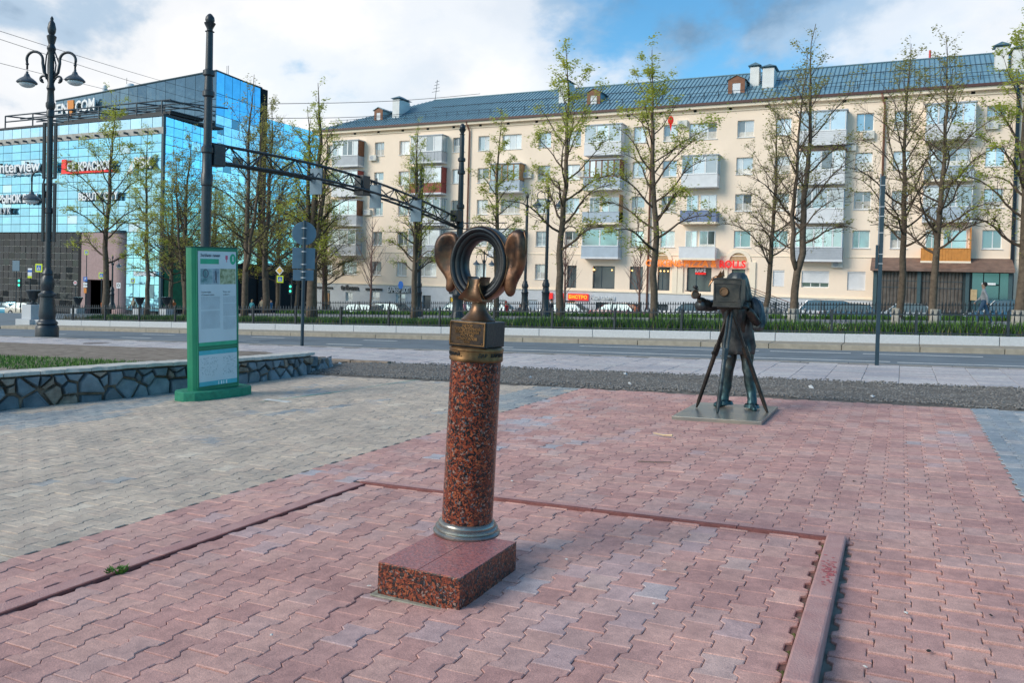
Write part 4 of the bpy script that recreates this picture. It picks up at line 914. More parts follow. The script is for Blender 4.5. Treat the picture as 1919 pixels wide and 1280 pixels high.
b = MB(); b.lathe([(.40, -.1), (.40, .30), (.37, .38), (.33, .42), (.37, .46), (.35, .52), (.30, .56), (.27, .62), (.29, .75), (.28, .95), (.26, 1.20), (.24, 1.38), (.24, 1.46), (.31, 1.50), (.31, 1.58), (.23, 1.62), (.18, 1.70), (.21, 1.78), (.24, 1.95), (.22, 2.15), (.16, 2.28), (.19, 2.34), (.17, 2.42), (.115, 2.52), (.115, 2.6)], n=28); b.build('pedestal', M['black_iron'], lamp, smooth=True, auto=30)
b = MB(); b.lathe([(.115, 2.55), (.11, 4.6), (.135, 4.64), (.135, 4.8), (.105, 4.84), (.10, 8.2), (.135, 8.24), (.14, 8.45), (.12, 8.5), (.165, 8.62), (.165, 8.75), (.13, 8.8), (.11, 9.2), (.15, 9.3), (.11, 9.45), (.10, 10.6), (.13, 10.7), (.16, 10.8), (.10, 10.95), (.14, 11.1), (.17, 11.25), (.09, 11.32), (.13, 11.4), (.15, 11.55), (.11, 11.75), (.05, 11.85), (.06, 11.92), (.02, 12.0)], n=20); b.build('pole', M['black_iron'], lamp, smooth=True, auto=30)
for s in (-1, 1):
    # cage ribs, arm and scrolls
    for sc in (.9, .5): b = MB(); b.tube([(s * .10 * sc, 0, 9.5), (s * .26 * sc, .05 * sc, 9.9), (s * .30 * sc, .1 * sc, 10.2), (s * .2 * sc, 0, 10.55), (s * .08, 0, 10.8)], .025, 6); rotz(b, ARM); b.build('scroll', M['black_iron'], lamp, smooth=True)
    z0 = 9.75
    b = MB(); b.tube([(s * .12, 0, z0), (s * .26, 0, z0 + .15), (s * .32, 0, z0 + .5)] + arc(s * .62, z0 + .62, .30, PI, 0, 12, s) + [(s * .90, 0, z0 + .45)], [.05, .055, .055] + [.05] * 13 + [.035], 8); rotz(b, ARM); b.build('arm', M['black_iron'], lamp, smooth=True)
    b = MB(); b.tube(arc(s * .28, z0 - .10, .12, -PI / 2, PI, 10, s), .04, 6); b.sphere((s * .36, 0, z0 - .14), .07, 8, 6); rotz(b, ARM); b.build('scroll', M['black_iron'], lamp, smooth=True)
    bell(lamp, s * .90 * math.cos(ARM), s * .90 * math.sin(ARM), 9.62 if s > 0 else 9.50, .36)
    b = MB(); b.tube([(s * .90, 0, 10.45 - .0), (s * .90, 0, 10.0)], [.03, .035], 6); b.sphere((s * .90, 0, 10.2), .06, 8, 6); rotz(b, ARM); b.build('hanger', M['black_iron'], lamp, smooth=True)
# slender banner cases on both sides
for s, z0, z1 in ((-1, 5.95, 8.0), (1, 5.95, 8.0), (-1, 3.55, 5.75), (1, 3.55, 5.75)):
    b = MB(); b.box(s * .16 - .0, -.05, z0, s * .16 + s * .10, .05, z1) if s > 0 else b.box(-.26, -.05, z0, -.16, .05, z1); rotz(b, ARM); b.build('banner_case', M['black_iron'], lamp, bevel=.01)
for z in (5.95, 8.0, 3.6, 5.7):
    b = MB(); b.box(-.26, -.03, z - .03, .26, .03, z + .03); rotz(b, ARM); b.build('bracket', M['black_iron'], lamp)
b = MB(); b.tube([(-.12, 0, 5.2), (-.22, 0, 5.75)] + arc(-.42, 5.95, .24, 0, PI, 10, 1) + [(-.66, 0, 5.8)], .035, 8); rotz(b, ARM); b.build('arm', M['black_iron'], lamp, smooth=True)
bell(lamp, -.66 * math.cos(ARM), -.66 * math.sin(ARM), 5.12, .32)
b = MB(); b.tube([(-.66, 0, 5.82), (-.66, 0, 5.5)], .03, 6); rotz(b, ARM); b.build('hanger', M['black_iron'], lamp)

def ornate_base(b, s=1.0): b.lathe([(.40 * s, -.2), (.40 * s, .35), (.36 * s, .42), (.30 * s, .55), (.28 * s, 1.2), (.30 * s, 1.4), (.33 * s, 1.45), (.26 * s, 1.55), (.24 * s, 1.75), (.29 * s, 1.8), (.29 * s, 1.95), (.22 * s, 2.05), (.19 * s, 2.2)], n=22)
def gantry_pole(x, y, top, lab, r=.165, base=1.0):
    t_ = thing('gantry_pole', (x, y, gz(x)), label=lab, cat='pole')
    b = MB(); ornate_base(b, base); b.build('pedestal', M['black_iron'], t_, smooth=True, auto=30)
    k = top / 11.0
    b = MB(); b.lathe([(r, 2.1), (r, 5.2 * k), (r * 1.18, 5.25 * k), (r * 1.18, 5.6 * k), (r * 1.02, 5.65 * k), (r, 6.3 * k), (r * 1.25, 6.35 * k), (r * 1.25, 6.5 * k), (r * .85, 6.6 * k), (r * .8, 8.2 * k), (r * 1.2, 8.25 * k), (r * 1.2, 8.4 * k), (r * .9, 8.45 * k), (r * .8, 8.9 * k), (r * 1.2, 8.95 * k), (r * 1.2, 9.1 * k), (r * .75, 9.15 * k), (r * .68, 10.4 * k), (r * .95, 10.42 * k), (r * .6, 10.45 * k), (r * .62, 10.52 * k), (r * 1.05, 10.66 * k), (r * 1.15, 10.7 * k), (r * .8, 10.73 * k), (r * .95, 10.8 * k), (r * .85, 10.9 * k), (r * .4, 11.0 * k), (.01, 11.03 * k)], n=20); b.build('pole', M['black_iron'], t_, smooth=True, auto=30)
    return t_
XG, YA, YB = -21.45, 20.5, 38.0
pA = gantry_pole(XG, YA, 11.05, 'tall black gantry post with acorn finial rising behind the green board', .165)
pB = gantry_pole(XG + .05, YB, 10.6, 'ornate black gantry post standing in the park at the far end of the truss', .17)
# truss of three chords between the posts
tr = thing('road_gantry', (XG, YA, 5.0), label='black lattice truss spanning the road between the two gantry posts with sign backs', cat='gantry'); to = Vector(tr.location)
zc = lambda y: 5.72 - (y - YA) * .058 + .9 * math.sin(PI * (y - YA) / (YB - YA)) * .55
chords = []
for (dx, dz) in ((-.30, 0), (.30, 0), (0, .62)):
    pts = [Vector((XG + dx * min(1, (.35 + .65 * math.sin(PI * (i / 20)))), YA + .15 + (YB - YA - .3) * i / 20, zc(YA + (YB - YA) * i / 20) - .35 + dz * (1.0 - .15 * (i / 20)))) for i in range(21)]
    chords.append(pts); b = MB(); b.tube([p - to for p in pts], .055, 8); b.build('chord', M['black_iron'], tr, smooth=True)
for i in range(0, 20, 2):
    for (c1, c2) in ((0, 2), (1, 2)):
        b = MB(); b.tube([chords[c1][i] - to, chords[c2][i + 1] - to], .026, 5); b.tube([chords[c2][i + 1] - to, chords[c1][i + 2] - to], .026, 5); b.build('brace', M['black_iron'], tr)
    b = MB(); b.tube([chords[0][i] - to, chords[1][i + 1] - to], .022, 5); b.tube([chords[1][i + 1] - to, chords[0][i + 2] - to], .022, 5); b.build('brace', M['black_iron'], tr)
b = MB(); b.box(-.22, .12, .25, .22, .62, .95); b.build('joint_box', M['black_iron'], tr, bevel=.02)
b = MB(); b.box(-.22, YB - YA - .6, -.35, .22, YB - YA - .12, .25); b.build('joint_box', M['black_iron'], tr, bevel=.02)
mat('sign_back', (.13, .21, .27), .5, var=.08)
for k, (px_, lab) in enumerate(((592, 'nearest'), (703, 'second'), (780, 'third'))):
    # find y along the truss whose projection has this pixel column
    best = min((abs((lambda d: PCX + FPX * d.dot(RT) / d.dot(fw))(Vector((XG, y_, 5)) - EYE) - px_), y_) for y_ in [YA + .1 * q for q in range(175)])[1]
    z = zc(best); t_ = thing('hanging_sign', (XG, best, z), label=f'{lab} blank grey sign back hanging from the gantry truss', cat='road sign', group='sign backs on the gantry')
    b = MB(); b.box(-.30, -.02, -1.05 + .1, .30, .02, .1); b.build('plate', M['sign_back'], t_, bevel=.005)
    b = MB(); b.box(-.05, .02, -.8, .05, .07, .4); b.build('bracket', M['black_iron'], t_)
best = min((abs((lambda d: PCX + FPX * d.dot(RT) / d.dot(fw))(Vector((XG, y_, 5)) - EYE) - 678), y_) for y_ in [YA + .1 * q for q in range(175)])[1]
t_ = thing('camera_housing', (XG, best, zc(best)), label='dark box of a traffic camera mounted in the gantry truss', cat='traffic camera'); b = MB(); b.box(-.25, -.25, -.55, .25, .25, .3); b.box(-.18, -.32, -.35, .18, -.25, .1); b.build('housing', M['black_iron'], t_, bevel=.02)
# park lamps and posts beyond the fence
def park_lamp(x, y, lab, head=True, H=6.0, r=.10, grp='old style lamps in the park'):
    t_ = thing('park_lamp', (x, y, gz(x) + .16), label=lab, cat='street lamp', group=grp)
    b = MB(); ornate_base(b, .75); b.build('pedestal', M['black_iron'], t_, smooth=True, auto=30)
    b = MB(); b.lathe([(r * 1.2, 1.6), (r, 1.8), (r * .9, H - .6), (r * 1.3, H - .55), (r * 1.3, H - .45), (r * .6, H - .4), (r * .5, H), (r, H + .1), (r * .9, H + .25), (.01, H + .4)], n=14); b.build('pole', M['black_iron'], t_, smooth=True, auto=30)
    if head:
        for s in (-1, 1):
            b = MB(); b.tube([(s * .08, 0, H - .7), (s * .2, 0, H - .3)] + arc(s * .42, H - .15, .22, PI, 0, 8, s) + [(s * .64, 0, H - .3)], .028, 6); rotz(b, ARM); b.build('arm', M['black_iron'], t_, smooth=True)
            bell(t_, s * .64 * math.cos(ARM), s * .64 * math.sin(ARM), H - .78, .30)
    return t_
park_lamp(fx(783, 575, 41), 41, 'black lamp post with bell lamps beside the twin tree right of the truss', False, 8.6, .16)
park_lamp(fx(1022, 575, 44), 44, 'slender black lamp post with bell lamps between two trees behind the right ear', True, 7.3, .10)
park_lamp(fx(983, 575, 48.5), 48.5, 'plain black post standing just behind the right bronze ear', False, 7.6, .10)
park_lamp(fx(905, 575, 60), 60, 'small bell lamp seen through the oval frame', True, 4.6, .09)
park_lamp(fx(210, 560, 60), 60, 'small black bell lamp in front of the pink wall of the glass building', True, 5.2, .09)
# second, farther truss right of the lamp post
tr2 = thing('road_gantry', (-24, 60, 6), label='far thin lattice truss crossing behind the large bronze frame', cat='gantry')
XS, XE, Yf = fx(786, 425, 60), fx(950, 440, 60), 60
zA = aty(790, 424, 60).z - 6; L0 = XS + 24; L1 = XE + 24
b = MB(); b.tube([(L0, 0, zA + .25), (L1, 0, zA + .25)], .05, 6); b.tube([(L0, 0, zA - .25), (L1, 0, zA - .25)], .05, 6)
b.build('chord', M['black_iron'], tr2)
for i in range(12): b = MB(); a = L0 + (L1 - L0) * i / 12; c = L0 + (L1 - L0) * (i + 1) / 12; b.tube([(a, 0, zA - .25), ((a + c) / 2, 0, zA + .25), (c, 0, zA - .25)], .025, 4); b.build('brace', M['black_iron'], tr2)

# ------------------------------------------------------------------ sign pole, tall thin pole
def round_pts(r, n=28): return [(r * math.cos(2 * PI * i / n), r * math.sin(2 * PI * i / n)) for i in range(n)]
mat('dark_pole', (.012, .035, .055), .35, spec=.6)
spp = gnd(566, 648)
t_ = thing('sign_pole', (spp.x, spp.y, spp.z), PSI + .35, 'thin dark pole with the grey backs of a round sign and two square signs', 'road sign')
b = MB(); b.tube([(0, 0, -.1), (0, 0, 3.75)], .05, 12); b.build('pole', M['dark_pole'], t_, smooth=True, auto=50)
b = MB(); b.T = Matrix.Translation((0, .075, 3.36)) @ Matrix.Rotation(PI / 2, 4, 'X'); b.lathe([(.35, -.008), (.355, 0), (.35, .008)], n=36); b.build('round_plate', M['sign_back'], t_)
b = MB(); b.box(-.33, .068, 2.30, .33, .082, 2.93); b.build('square_plate', M['sign_back'], t_, bevel=.004)
b = MB(); b.box(-.30, .068, 1.95, .30, .082, 2.27); b.build('square_plate', M['sign_back'], t_, bevel=.004)
for z in (2.02, 2.2, 2.42, 2.8, 3.2, 3.5): b = MB(); b.tube([(0, 0, z), (0, 0, z + .03)], .058, 10); b.box(-.08, .04, z, .08, .068, z + .03); b.build('clamp', M['pale_granite'], t_)
tp = gnd(1643, 685); 
t_ = thing('steel_pole', (tp.x, tp.y, tp.z), 0, 'tall dark square steel pole at the road edge right of the statue', 'pole')
b = MB(); b.box(-.04, -.04, -.1, .04, .04, 4.0); b.T = Matrix.Rotation(.008, 4, 'Y'); po = b.build('pole', M['dark_pole'], t_, bevel=.008)
b = MB(); b.box(-.062, -.03, 2.1, -.045, .03, 4.05); b.build('side_rail', M['sign_back'], t_)
for z in (2.15, 2.35, 2.8, 3.15, 3.35, 3.8): b = MB(); b.box(-.06, -.045, z, .045, .045, z + .015); b.build('clamp', M['pale_granite'], t_)
b = MB(); b.box(-.10, -.06, 2.05, -.045, .06, 2.55); b.build('control_box', M['dark_pole'], t_, bevel=.005)
# granite pier with a black urn at the end of the parapet
gpx = fx(62, 590, 26.6)
t_ = thing('granite_pier', (gpx, 26.6, gz(gpx)), label='pale granite pier with a black planter urn at the end of the parapet', cat='pier')
b = MB(); b.box(-.55, -.55, -.1, .55, .55, .32); b.build('plinth', M['pale_granite'], t_, bevel=.01); b = MB(); b.box(-.36, -.36, .32, .36, .36, 1.05); b.build('pillar', M['pale_granite'], t_, bevel=.01)
b = MB(); b.lathe([(.2, 1.05), (.2, 1.1), (.08, 1.18), (.08, 1.25), (.2, 1.35), (.27, 1.6), (.34, 1.72), (.34, 1.76), (.27, 1.78)], n=20); b.build('urn', M['black_iron'], t_, smooth=True, auto=35)
# road signs and traffic lights at the crossing
mat('sign_yellow', (.62, .75, .02), .45); mat('sign_blue', (.02, .14, .50), .4); mat('sign_white', (.75, .77, .78), .4); mat('sign_orange', (.75, .25, .03), .5); mat('sign_red', (.6, .03, .03), .4)
mat('light_green', (.02, .6, .35), .3, emit=((.05, .9, .5), 1.5)); mat('light_red', (.6, .03, .03), .3, emit=((.95, .08, .05), 1.2)); mat('gold', (.75, .45, .04), .4)
def crossing_sign(px, py, Y, s, lab, pole=True, h=None):
    p = aty(px, py, Y); t_ = thing('crossing_sign', (p.x, Y, gz(p.x)), PSI * .5, lab, 'road sign', 'yellow framed pedestrian crossing signs'); z = p.z - gz(p.x)
    b = MB(); b.tube([(0, .05, -.1), (0, .05, z + s * .55)], .045, 8); b.build('pole', M['black_iron'], t_)
    b = MB(); b.box(-s / 2, -.02, z - s / 2, s / 2, .0, z + s / 2); o = b.build('yellow_plate', M['sign_yellow'], t_)
    q = s * .33; b = MB(); b.box(-q, -.026, z - q, q, -.0205, z + q); b.build('blue_field', M['sign_blue'], o)
    b = MB(); b.add([(-q * .75, -.03, z - q * .7), (q * .75, -.03, z - q * .7), (0, -.03, z + q * .8)], [(0, 1, 2)]); b.build('white_triangle', M['sign_white'], o)
    b = MB(); b.sphere((0, -.035, z + q * .25), q * .12, 6, 4); b.tube([(0, -.034, z + q * .12), (0, -.034, z - q * .2)], q * .09, 4); b.tube([(0, -.034, z - q * .2), (-q * .3, -.034, z - q * .6)], q * .07, 4); b.tube([(0, -.034, z - q * .2), (q * .3, -.034, z - q * .6)], q * .07, 4); b.build('walking_figure', M['black_iron'], o)
crossing_sign(73, 502, 48, .75, 'largest yellow framed crossing sign right of the granite pier')
crossing_sign(162, 473, 62, .52, 'small high crossing sign on the dark strip of the glass building')
crossing_sign(190, 516, 55, .58, 'crossing sign just left of the first green tree trunk')
crossing_sign(249, 526, 60, .50, 'crossing sign under the white cafe lettering')
crossing_sign(464, 461, 58, .50, 'upper crossing sign above the right edge of the green board')
crossing_sign(463, 501, 60, .45, 'lower crossing sign above the right edge of the green board')
crossing_sign(525, 523, 55, .62, 'crossing sign below the yellow diamond sign')
p = aty(524, 507, 54.9); t_ = thing('priority_sign', (p.x, 54.9, p.z), PSI * .5, 'yellow and white diamond priority road sign', 'road sign')
b = MB()
for r, y_, m_ in ((.40, 0, 'sign_white'), (.27, -.02, 'gold')):
    q = MB(); q.add([(0, y_ - .01, r), (-r, y_ - .01, 0), (0, y_ - .01, -r), (r, y_ - .01, 0), (0, y_, r), (-r, y_, 0), (0, y_, -r), (r, y_, 0)], [(0, 1, 2, 3), (7, 6, 5, 4), (0, 4, 5, 1), (1, 5, 6, 2), (2, 6, 7, 3), (3, 7, 4, 0)]); q.build('diamond', M[m_], t_)
def traffic_light(px, py, Y, lit, lab, hgt=.95):
    p = aty(px, py, Y); t_ = thing('traffic_light', (p.x, Y, gz(p.x)), PSI * .5, lab, 'traffic light'); z = p.z - gz(p.x)
    b = MB(); b.tube([(0, .15, -.1), (0, .15, z + hgt)], .05, 8); b.build('pole', M['black_iron'], t_)
    b = MB(); b.box(-.15, -.1, z - hgt / 2, .15, .1, z + hgt / 2); b.build('housing', M['black_iron'], t_, bevel=.02)
    for k in range(2):
        b = MB(); b.T = Matrix.Translation((0, -.1, z + (.2 - k * .42) * hgt)) @ Matrix.Rotation(PI / 2, 4, 'X'); b.lathe([(.11, 0), (.08, .03), (.01, .04)], n=14); b.build('lamp', M[lit], t_)
traffic_light(37, 530, 48, 'light_green', 'green traffic light at the far left crossing'); traffic_light(545, 541, 56, 'light_green', 'green traffic light below the diamond sign'); traffic_light(557, 517, 56, 'light_red', 'red traffic light beside the round sign back'); traffic_light(349, 525, 70, 'light_red', 'small red signal left of the green board', .8)
def plate_sign(px, py, Y, w, h, m, lab, txt=None, round_=False, tm='sign_white', sub=()):
    p = aty(px, py, Y); t_ = thing('street_sign', (p.x, Y, gz(p.x)), PSI * .5, lab, 'road sign'); z = p.z - gz(p.x)
    b = MB(); b.tube([(0, .05, -.1), (0, .05, z + h * .5)], .04, 8); b.build('pole', M['black_iron'], t_)
    b = MB()
    if round_: b.T = Matrix.Translation((0, 0, z)) @ Matrix.Rotation(PI / 2, 4, 'X'); b.lathe([(w / 2, -.01), (w / 2, .01)], n=24, sy=h / w)
    else: b.box(-w / 2, -.01, z - h / 2, w / 2, .01, z + h / 2)
    o = b.build('plate', M[m], t_)
    if txt: text(txt, h * .8, Matrix.Translation((0, -.014, z)) @ FRONT, M[tm], o, 'lettering', .002, bold=.01)
    for (dz, w2, h2, m2) in sub: b = MB(); b.box(-w2 / 2, -.012, z + dz - h2 / 2, w2 / 2, .01, z + dz + h2 / 2); b.build('lower_plate', M[m2], t_)
plate_sign(160, 523, 55, .45, .45, 'sign_blue', 'blue parking sign with an orange notice below it', 'P', sub=((-.45, .45, .2, 'sign_white'), (-.72, .45, .2, 'sign_white'), (-1.15, .3, .5, 'sign_orange')))
plate_sign(141, 530, 60, .45, .45, 'sign_white', 'round white and red sign left of the parking sign', '50', True, 'sign_red')
plate_sign(222, 535, 66, .55, .65, 'sign_white', 'white square sign with a dark ring on the pink wall', 'O', False, 'black_iron')
plate_sign(56, 510, 49, .45, .75, 'sign_white', 'blue and white banner sign left of the largest crossing sign', None, sub=((.1, .46, .2, 'sign_blue'), (-.45, .46, .2, 'sign_yellow')))
plate_sign(751, 534, 54, .42, .62, 'sign_blue', 'blue oval no parking sign in front of the barber shop lettering', None, True)
plate_sign(30, 498, 49.5, .8, 1.0, 'sign_back', 'grey back of a large sign at the far left', None)
# overhead wires
mat('wire', (.03, .035, .045), .6)
for k, (y0, y1, xe, Ys, Ye) in enumerate(((48, 195, 480, 22, 60), (63, 215, 480, 22, 60), (110, 205, 400, 24, 60), (188, 175, 900, 40, 68), (215, 206, 820, 40, 68))):
    a = aty(-30 if k < 3 else 560, y0, Ys); c = aty(xe, y1, Ye); a = aty(492, y0 + 6, Ys) if k > 2 else a; b = MB(); b.tube([a.lerp(c, i / 12) - Vector((0, 0, .25 * math.sin(PI * i / 12))) for i in range(13)], .012 if k < 3 else .02, 4)
    tag(b.build('overhead_wire', M['wire']), ('highest', 'second', 'lowest', 'roof side upper', 'roof side lower')[k] + (' overhead wire crossing the sky at the left' if k < 3 else ' thin wire in front of the apartment roof'), 'wire', 'overhead wires')
# ------------------------------------------------------------------ apartment block
mat('stucco', (.95, .765, .60), .85, var=.045, scale=.35, bump=.12, bscale=14, detail=8)
mat('stucco_trim', (.94, .80, .62), .85, var=.03, scale=1)
mat('plinth_grey', (.58, .59, .61), .8, var=.05, scale=1.5)
mat('white_plastic', (.80, .80, .79), .45, var=.03); mat('white_panel', (.72, .72, .73), .6, var=.06, scale=2)
mat('grey_panel', (.44, .46, .49), .6, var=.08, scale=2); mat('lightblue_panel', (.42, .49, .56), .6, var=.08, scale=2); mat('blue_panel', (.17, .22, .36), .6, var=.1, scale=2)
mat('red_panel', (.30, .055, .045), .6, var=.15, scale=3); mat('brown_wood', (.22, .085, .04), .6, var=.2, scale=4); mat('tan_wood', (.40, .22, .10), .6, var=.2, scale=4); mat('orange_panel', (.62, .25, .05), .6, var=.12, scale=3)
mat('roof_metal', (.17, .33, .42), .45, metal=.2, col2=(.25, .43, .52), scale=.6); mat('roof_rib', (.12, .21, .255), .42, metal=.3)
mat('gutter_brown', (.09, .035, .03), .5); mat('pipe_brown', (.20, .085, .055), .5); mat('chimney_white', (.70, .69, .66), .8, var=.15, scale=1.5, col2=(.80, .79, .77)); mat('ac_white', (.66, .64, .58), .6); mat('dark_hole', (.01, .01, .012), .9)
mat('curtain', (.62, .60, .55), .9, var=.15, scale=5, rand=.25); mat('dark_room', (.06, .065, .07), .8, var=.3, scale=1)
def glass_mat(name, tintc, metal=.55, rough=.05, wav=.0, rand=.0):
    m = mat(name, tintc, rough, metal=metal, var=.05, scale=1.2, rand=rand, spec=.8)
    if wav:
        t = m.node_tree; b = t.nodes['Principled BSDF']; g = [n for n in t.nodes if n.type == 'NEW_GEOMETRY'][0]
        n2 = t.nodes.new('ShaderNodeTexNoise'); n2.inputs['Scale'].default_value = .7; n2.inputs['Detail'].default_value = 2; t.links.new(g.outputs['Position'], n2.inputs['Vector'])
        bp = t.nodes.new('ShaderNodeBump'); bp.inputs['Strength'].default_value = 1; bp.inputs['Distance'].default_value = wav; t.links.new(n2.outputs[0], bp.inputs['Height']); t.links.new(bp.outputs[0], b.inputs['Normal'])
    return m
glass_mat('win_glass', (.42, .50, .53), .55, .06, rand=.5); glass_mat('win_bright', (.74, .77, .77), .42, .08, rand=.3); glass_mat('win_dark', (.13, .16, .17), .35, .06, rand=.5); glass_mat('shop_glass', (.09, .11, .12), .3, .06)
BY = 70.0
bld = thing('apartment_building', (-25, BY, 0), label='long cream five storey apartment block with a blue metal roof behind the trees', cat='building')
BO = Vector((-25, BY, 0))
def B(): b = MB(); b.T = Matrix.Translation(-BO); return b
holes = []; deco = []
SILL = {5: 14.2, 4: 11.1, 3: 8.02, 2: 4.95, 1: 1.85}
WH = 1.42
singles = [(-55.9, -54.9), (-49.77, -48.6), (-46.75, -45.5), (-40.45, -39.15), (-37.62, -36.4), (-31.23, -29.95), (-28.31, -26.97), (-21.99, -20.8), (-19.28, -18.01), (-12.95, -11.58), (-9.87, -8.6), (-3.71, -2.44), (-.98, .2), (5.25, 6.54), (8.2, 9.5), (11.5, 12.8)]
for x0, x1 in singles:
    for f in (5, 4, 3, 2): holes.append((x0, x1, SILL[f], SILL[f] + WH, f, 'w'))
for x0, x1 in singles:
    if x1 < -28: holes.append((x0, x1, SILL[1], SILL[1] + WH, 1, 'w'))
for x0, x1 in ((-53.6, -51.7), (-44.3, -42.0), (-35.2, -33.0)): holes.append((x0, x1, SILL[1], SILL[1] + WH, 1, 'w3'))
for x0, x1 in ((-35.02, -32.98),): 
    for f in (5, 3): holes.append((x0, x1, SILL[f], SILL[f] + WH, f, 'w3'))
holes.append((-17.03, -14.66, SILL[5], SILL[5] + WH, 5, 'w3'))
fxx = lambda px, py=520: fx(px, py, BY)
for a, c in ((1062, 1080), (1110.5, 1152), (1180, 1204.6), (1232, 1255), (1287, 1333)): holes.append((fxx(a), fxx(c), 1.15, 3.2, 0, 'shop'))
holes.append((fxx(1371), fxx(1396), .5, 3.1, 0, 'door'))
holes.append((fxx(1502), fxx(1554), 1.75, 3.1, 1, 'shutter')); holes.append((fxx(1588), fxx(1622), 1.6, 3.1, 1, 'shutter')); holes.append((fxx(1448), fxx(1470), 1.75, 3.1, 1, 'shutter'))
def holed_wall(b, x0, x1, z0, z1, hs, Y, depth, mi=0):
    xs = sorted({x0, x1, *[h[0] for h in hs], *[h[1] for h in hs]}); zs = sorted({z0, z1, *[h[2] for h in hs], *[h[3] for h in hs]})
    xs = [x for x in xs if x0 <= x <= x1]; zs = [z for z in zs if z0 <= z <= z1]
    for i in range(len(xs) - 1):
        for j in range(len(zs) - 1):
            cx_, cz_ = (xs[i] + xs[i + 1]) / 2, (zs[j] + zs[j + 1]) / 2
            if any(h[0] < cx_ < h[1] and h[2] < cz_ < h[3] for h in hs): continue
            b.quad((xs[i], Y, zs[j]), (xs[i + 1], Y, zs[j]), (xs[i + 1], Y, zs[j + 1]), (xs[i], Y, zs[j + 1]), mi)
    for h in hs:
        a, c, e, f = h[:4]; D = Y + depth
        b.quad((a, Y, e), (a, Y, f), (a, D, f), (a, D, e), mi); b.quad((c, Y, e), (c, D, e), (c, D, f), (c, Y, f), mi)
        b.quad((a, Y, f), (c, Y, f), (c, D, f), (a, D, f), mi); b.quad((a, Y, e), (a, D, e), (c, D, e), (c, Y, e), mi)
BX0, BX1 = -57.0, 30.0
b = B(); holed_wall(b, BX0, BX1, .9, 16.75, holes, BY, .32)
b.quad((BX0, BY, .9), (BX0, BY, 16.75), (BX0, BY + 12, 16.75), (BX0, BY + 12, .9)); b.quad((BX1, BY, .9), (BX1, BY + 12, .9), (BX1, BY + 12, 16.75), (BX1, BY, 16.75)); b.quad((BX0, BY + 12, .9), (BX0, BY + 12, 16.75), (BX1, BY + 12, 16.75), (BX1, BY + 12, .9))
b.build('wall', M['stucco'], bld)
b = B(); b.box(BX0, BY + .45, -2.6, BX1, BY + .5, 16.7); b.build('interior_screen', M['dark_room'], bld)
# grey ground storey following the slope, with its own openings
low = []
for a, c, zt, k in ((603.5, 619, .1, 'door'), (648, 661, .0, 'w'), (694, 712, .15, 'w'), (742, 760, .05, 'w'), (792, 808, -.05, 'door'), (843, 862, -.1, 'w'), (930, 950, -.2, 'w'), (984, 1008, -.1, 'w'), (1048, 1078, -.05, 'door'), (1117, 1140, -.1, 'vent'), (1178, 1202, -.1, 'vent'), (1232, 1252, -.1, 'vent')):
    x0, x1 = fxx(a, 560), fxx(c, 560); h = {'w': .95, 'door': 1.9, 'vent': .75}[k]; low.append((x0, x1, max(gz(x0) + .05, zt - h), zt, 0, k))
b = B(); holed_wall(b, BX0, BX1, -2.6, .9, low, BY - .06, .3); b.quad((BX0, BY - .06, -2.6), (BX0, BY - .06, .9), (BX0, BY + 12, .9), (BX0, BY + 12, -2.6)); b.quad((BX0, BY - .06, .9), (BX1, BY - .06, .9), (BX1, BY, .9), (BX0, BY, .9)); b.build('plinth', M['plinth_grey'], bld)
b = B(); b.box(BX0 - .05, BY - .14, .86, BX1, BY - .002, .98); b.build('ledge', M['stucco_trim'], bld)
# string course, cornice, gutter, vents
b = B(); b.box(BX0, BY - .06, 4.2, BX1, BY - .002, 4.28); b.build('string_course', M['stucco_trim'], bld)
b = B(); b.box(BX0 - .1, BY - .10, 16.45, BX1, BY - .002, 16.53); b.box(BX0 - .4, BY - .45, 16.75, BX1, BY + .1, 17.0); b.build('cornice', M['stucco_trim'], bld)
b = B(); b.box(BX0 - .55, BY - .62, 17.003, BX1, BY - .40, 17.2); b.build('gutter', M['gutter_brown'], bld)
b = MB(); b.box(-.13, -.02, -.13, .13, .02, .13); vme = b.mesh('attic_vent', M['dark_hole'])
for k in range(24):
    x = -55.3 + 2.98 * k
    if x < 14: inst('attic_vent', vme, Vector((x, BY - .02, 16.62)) - BO, bld)
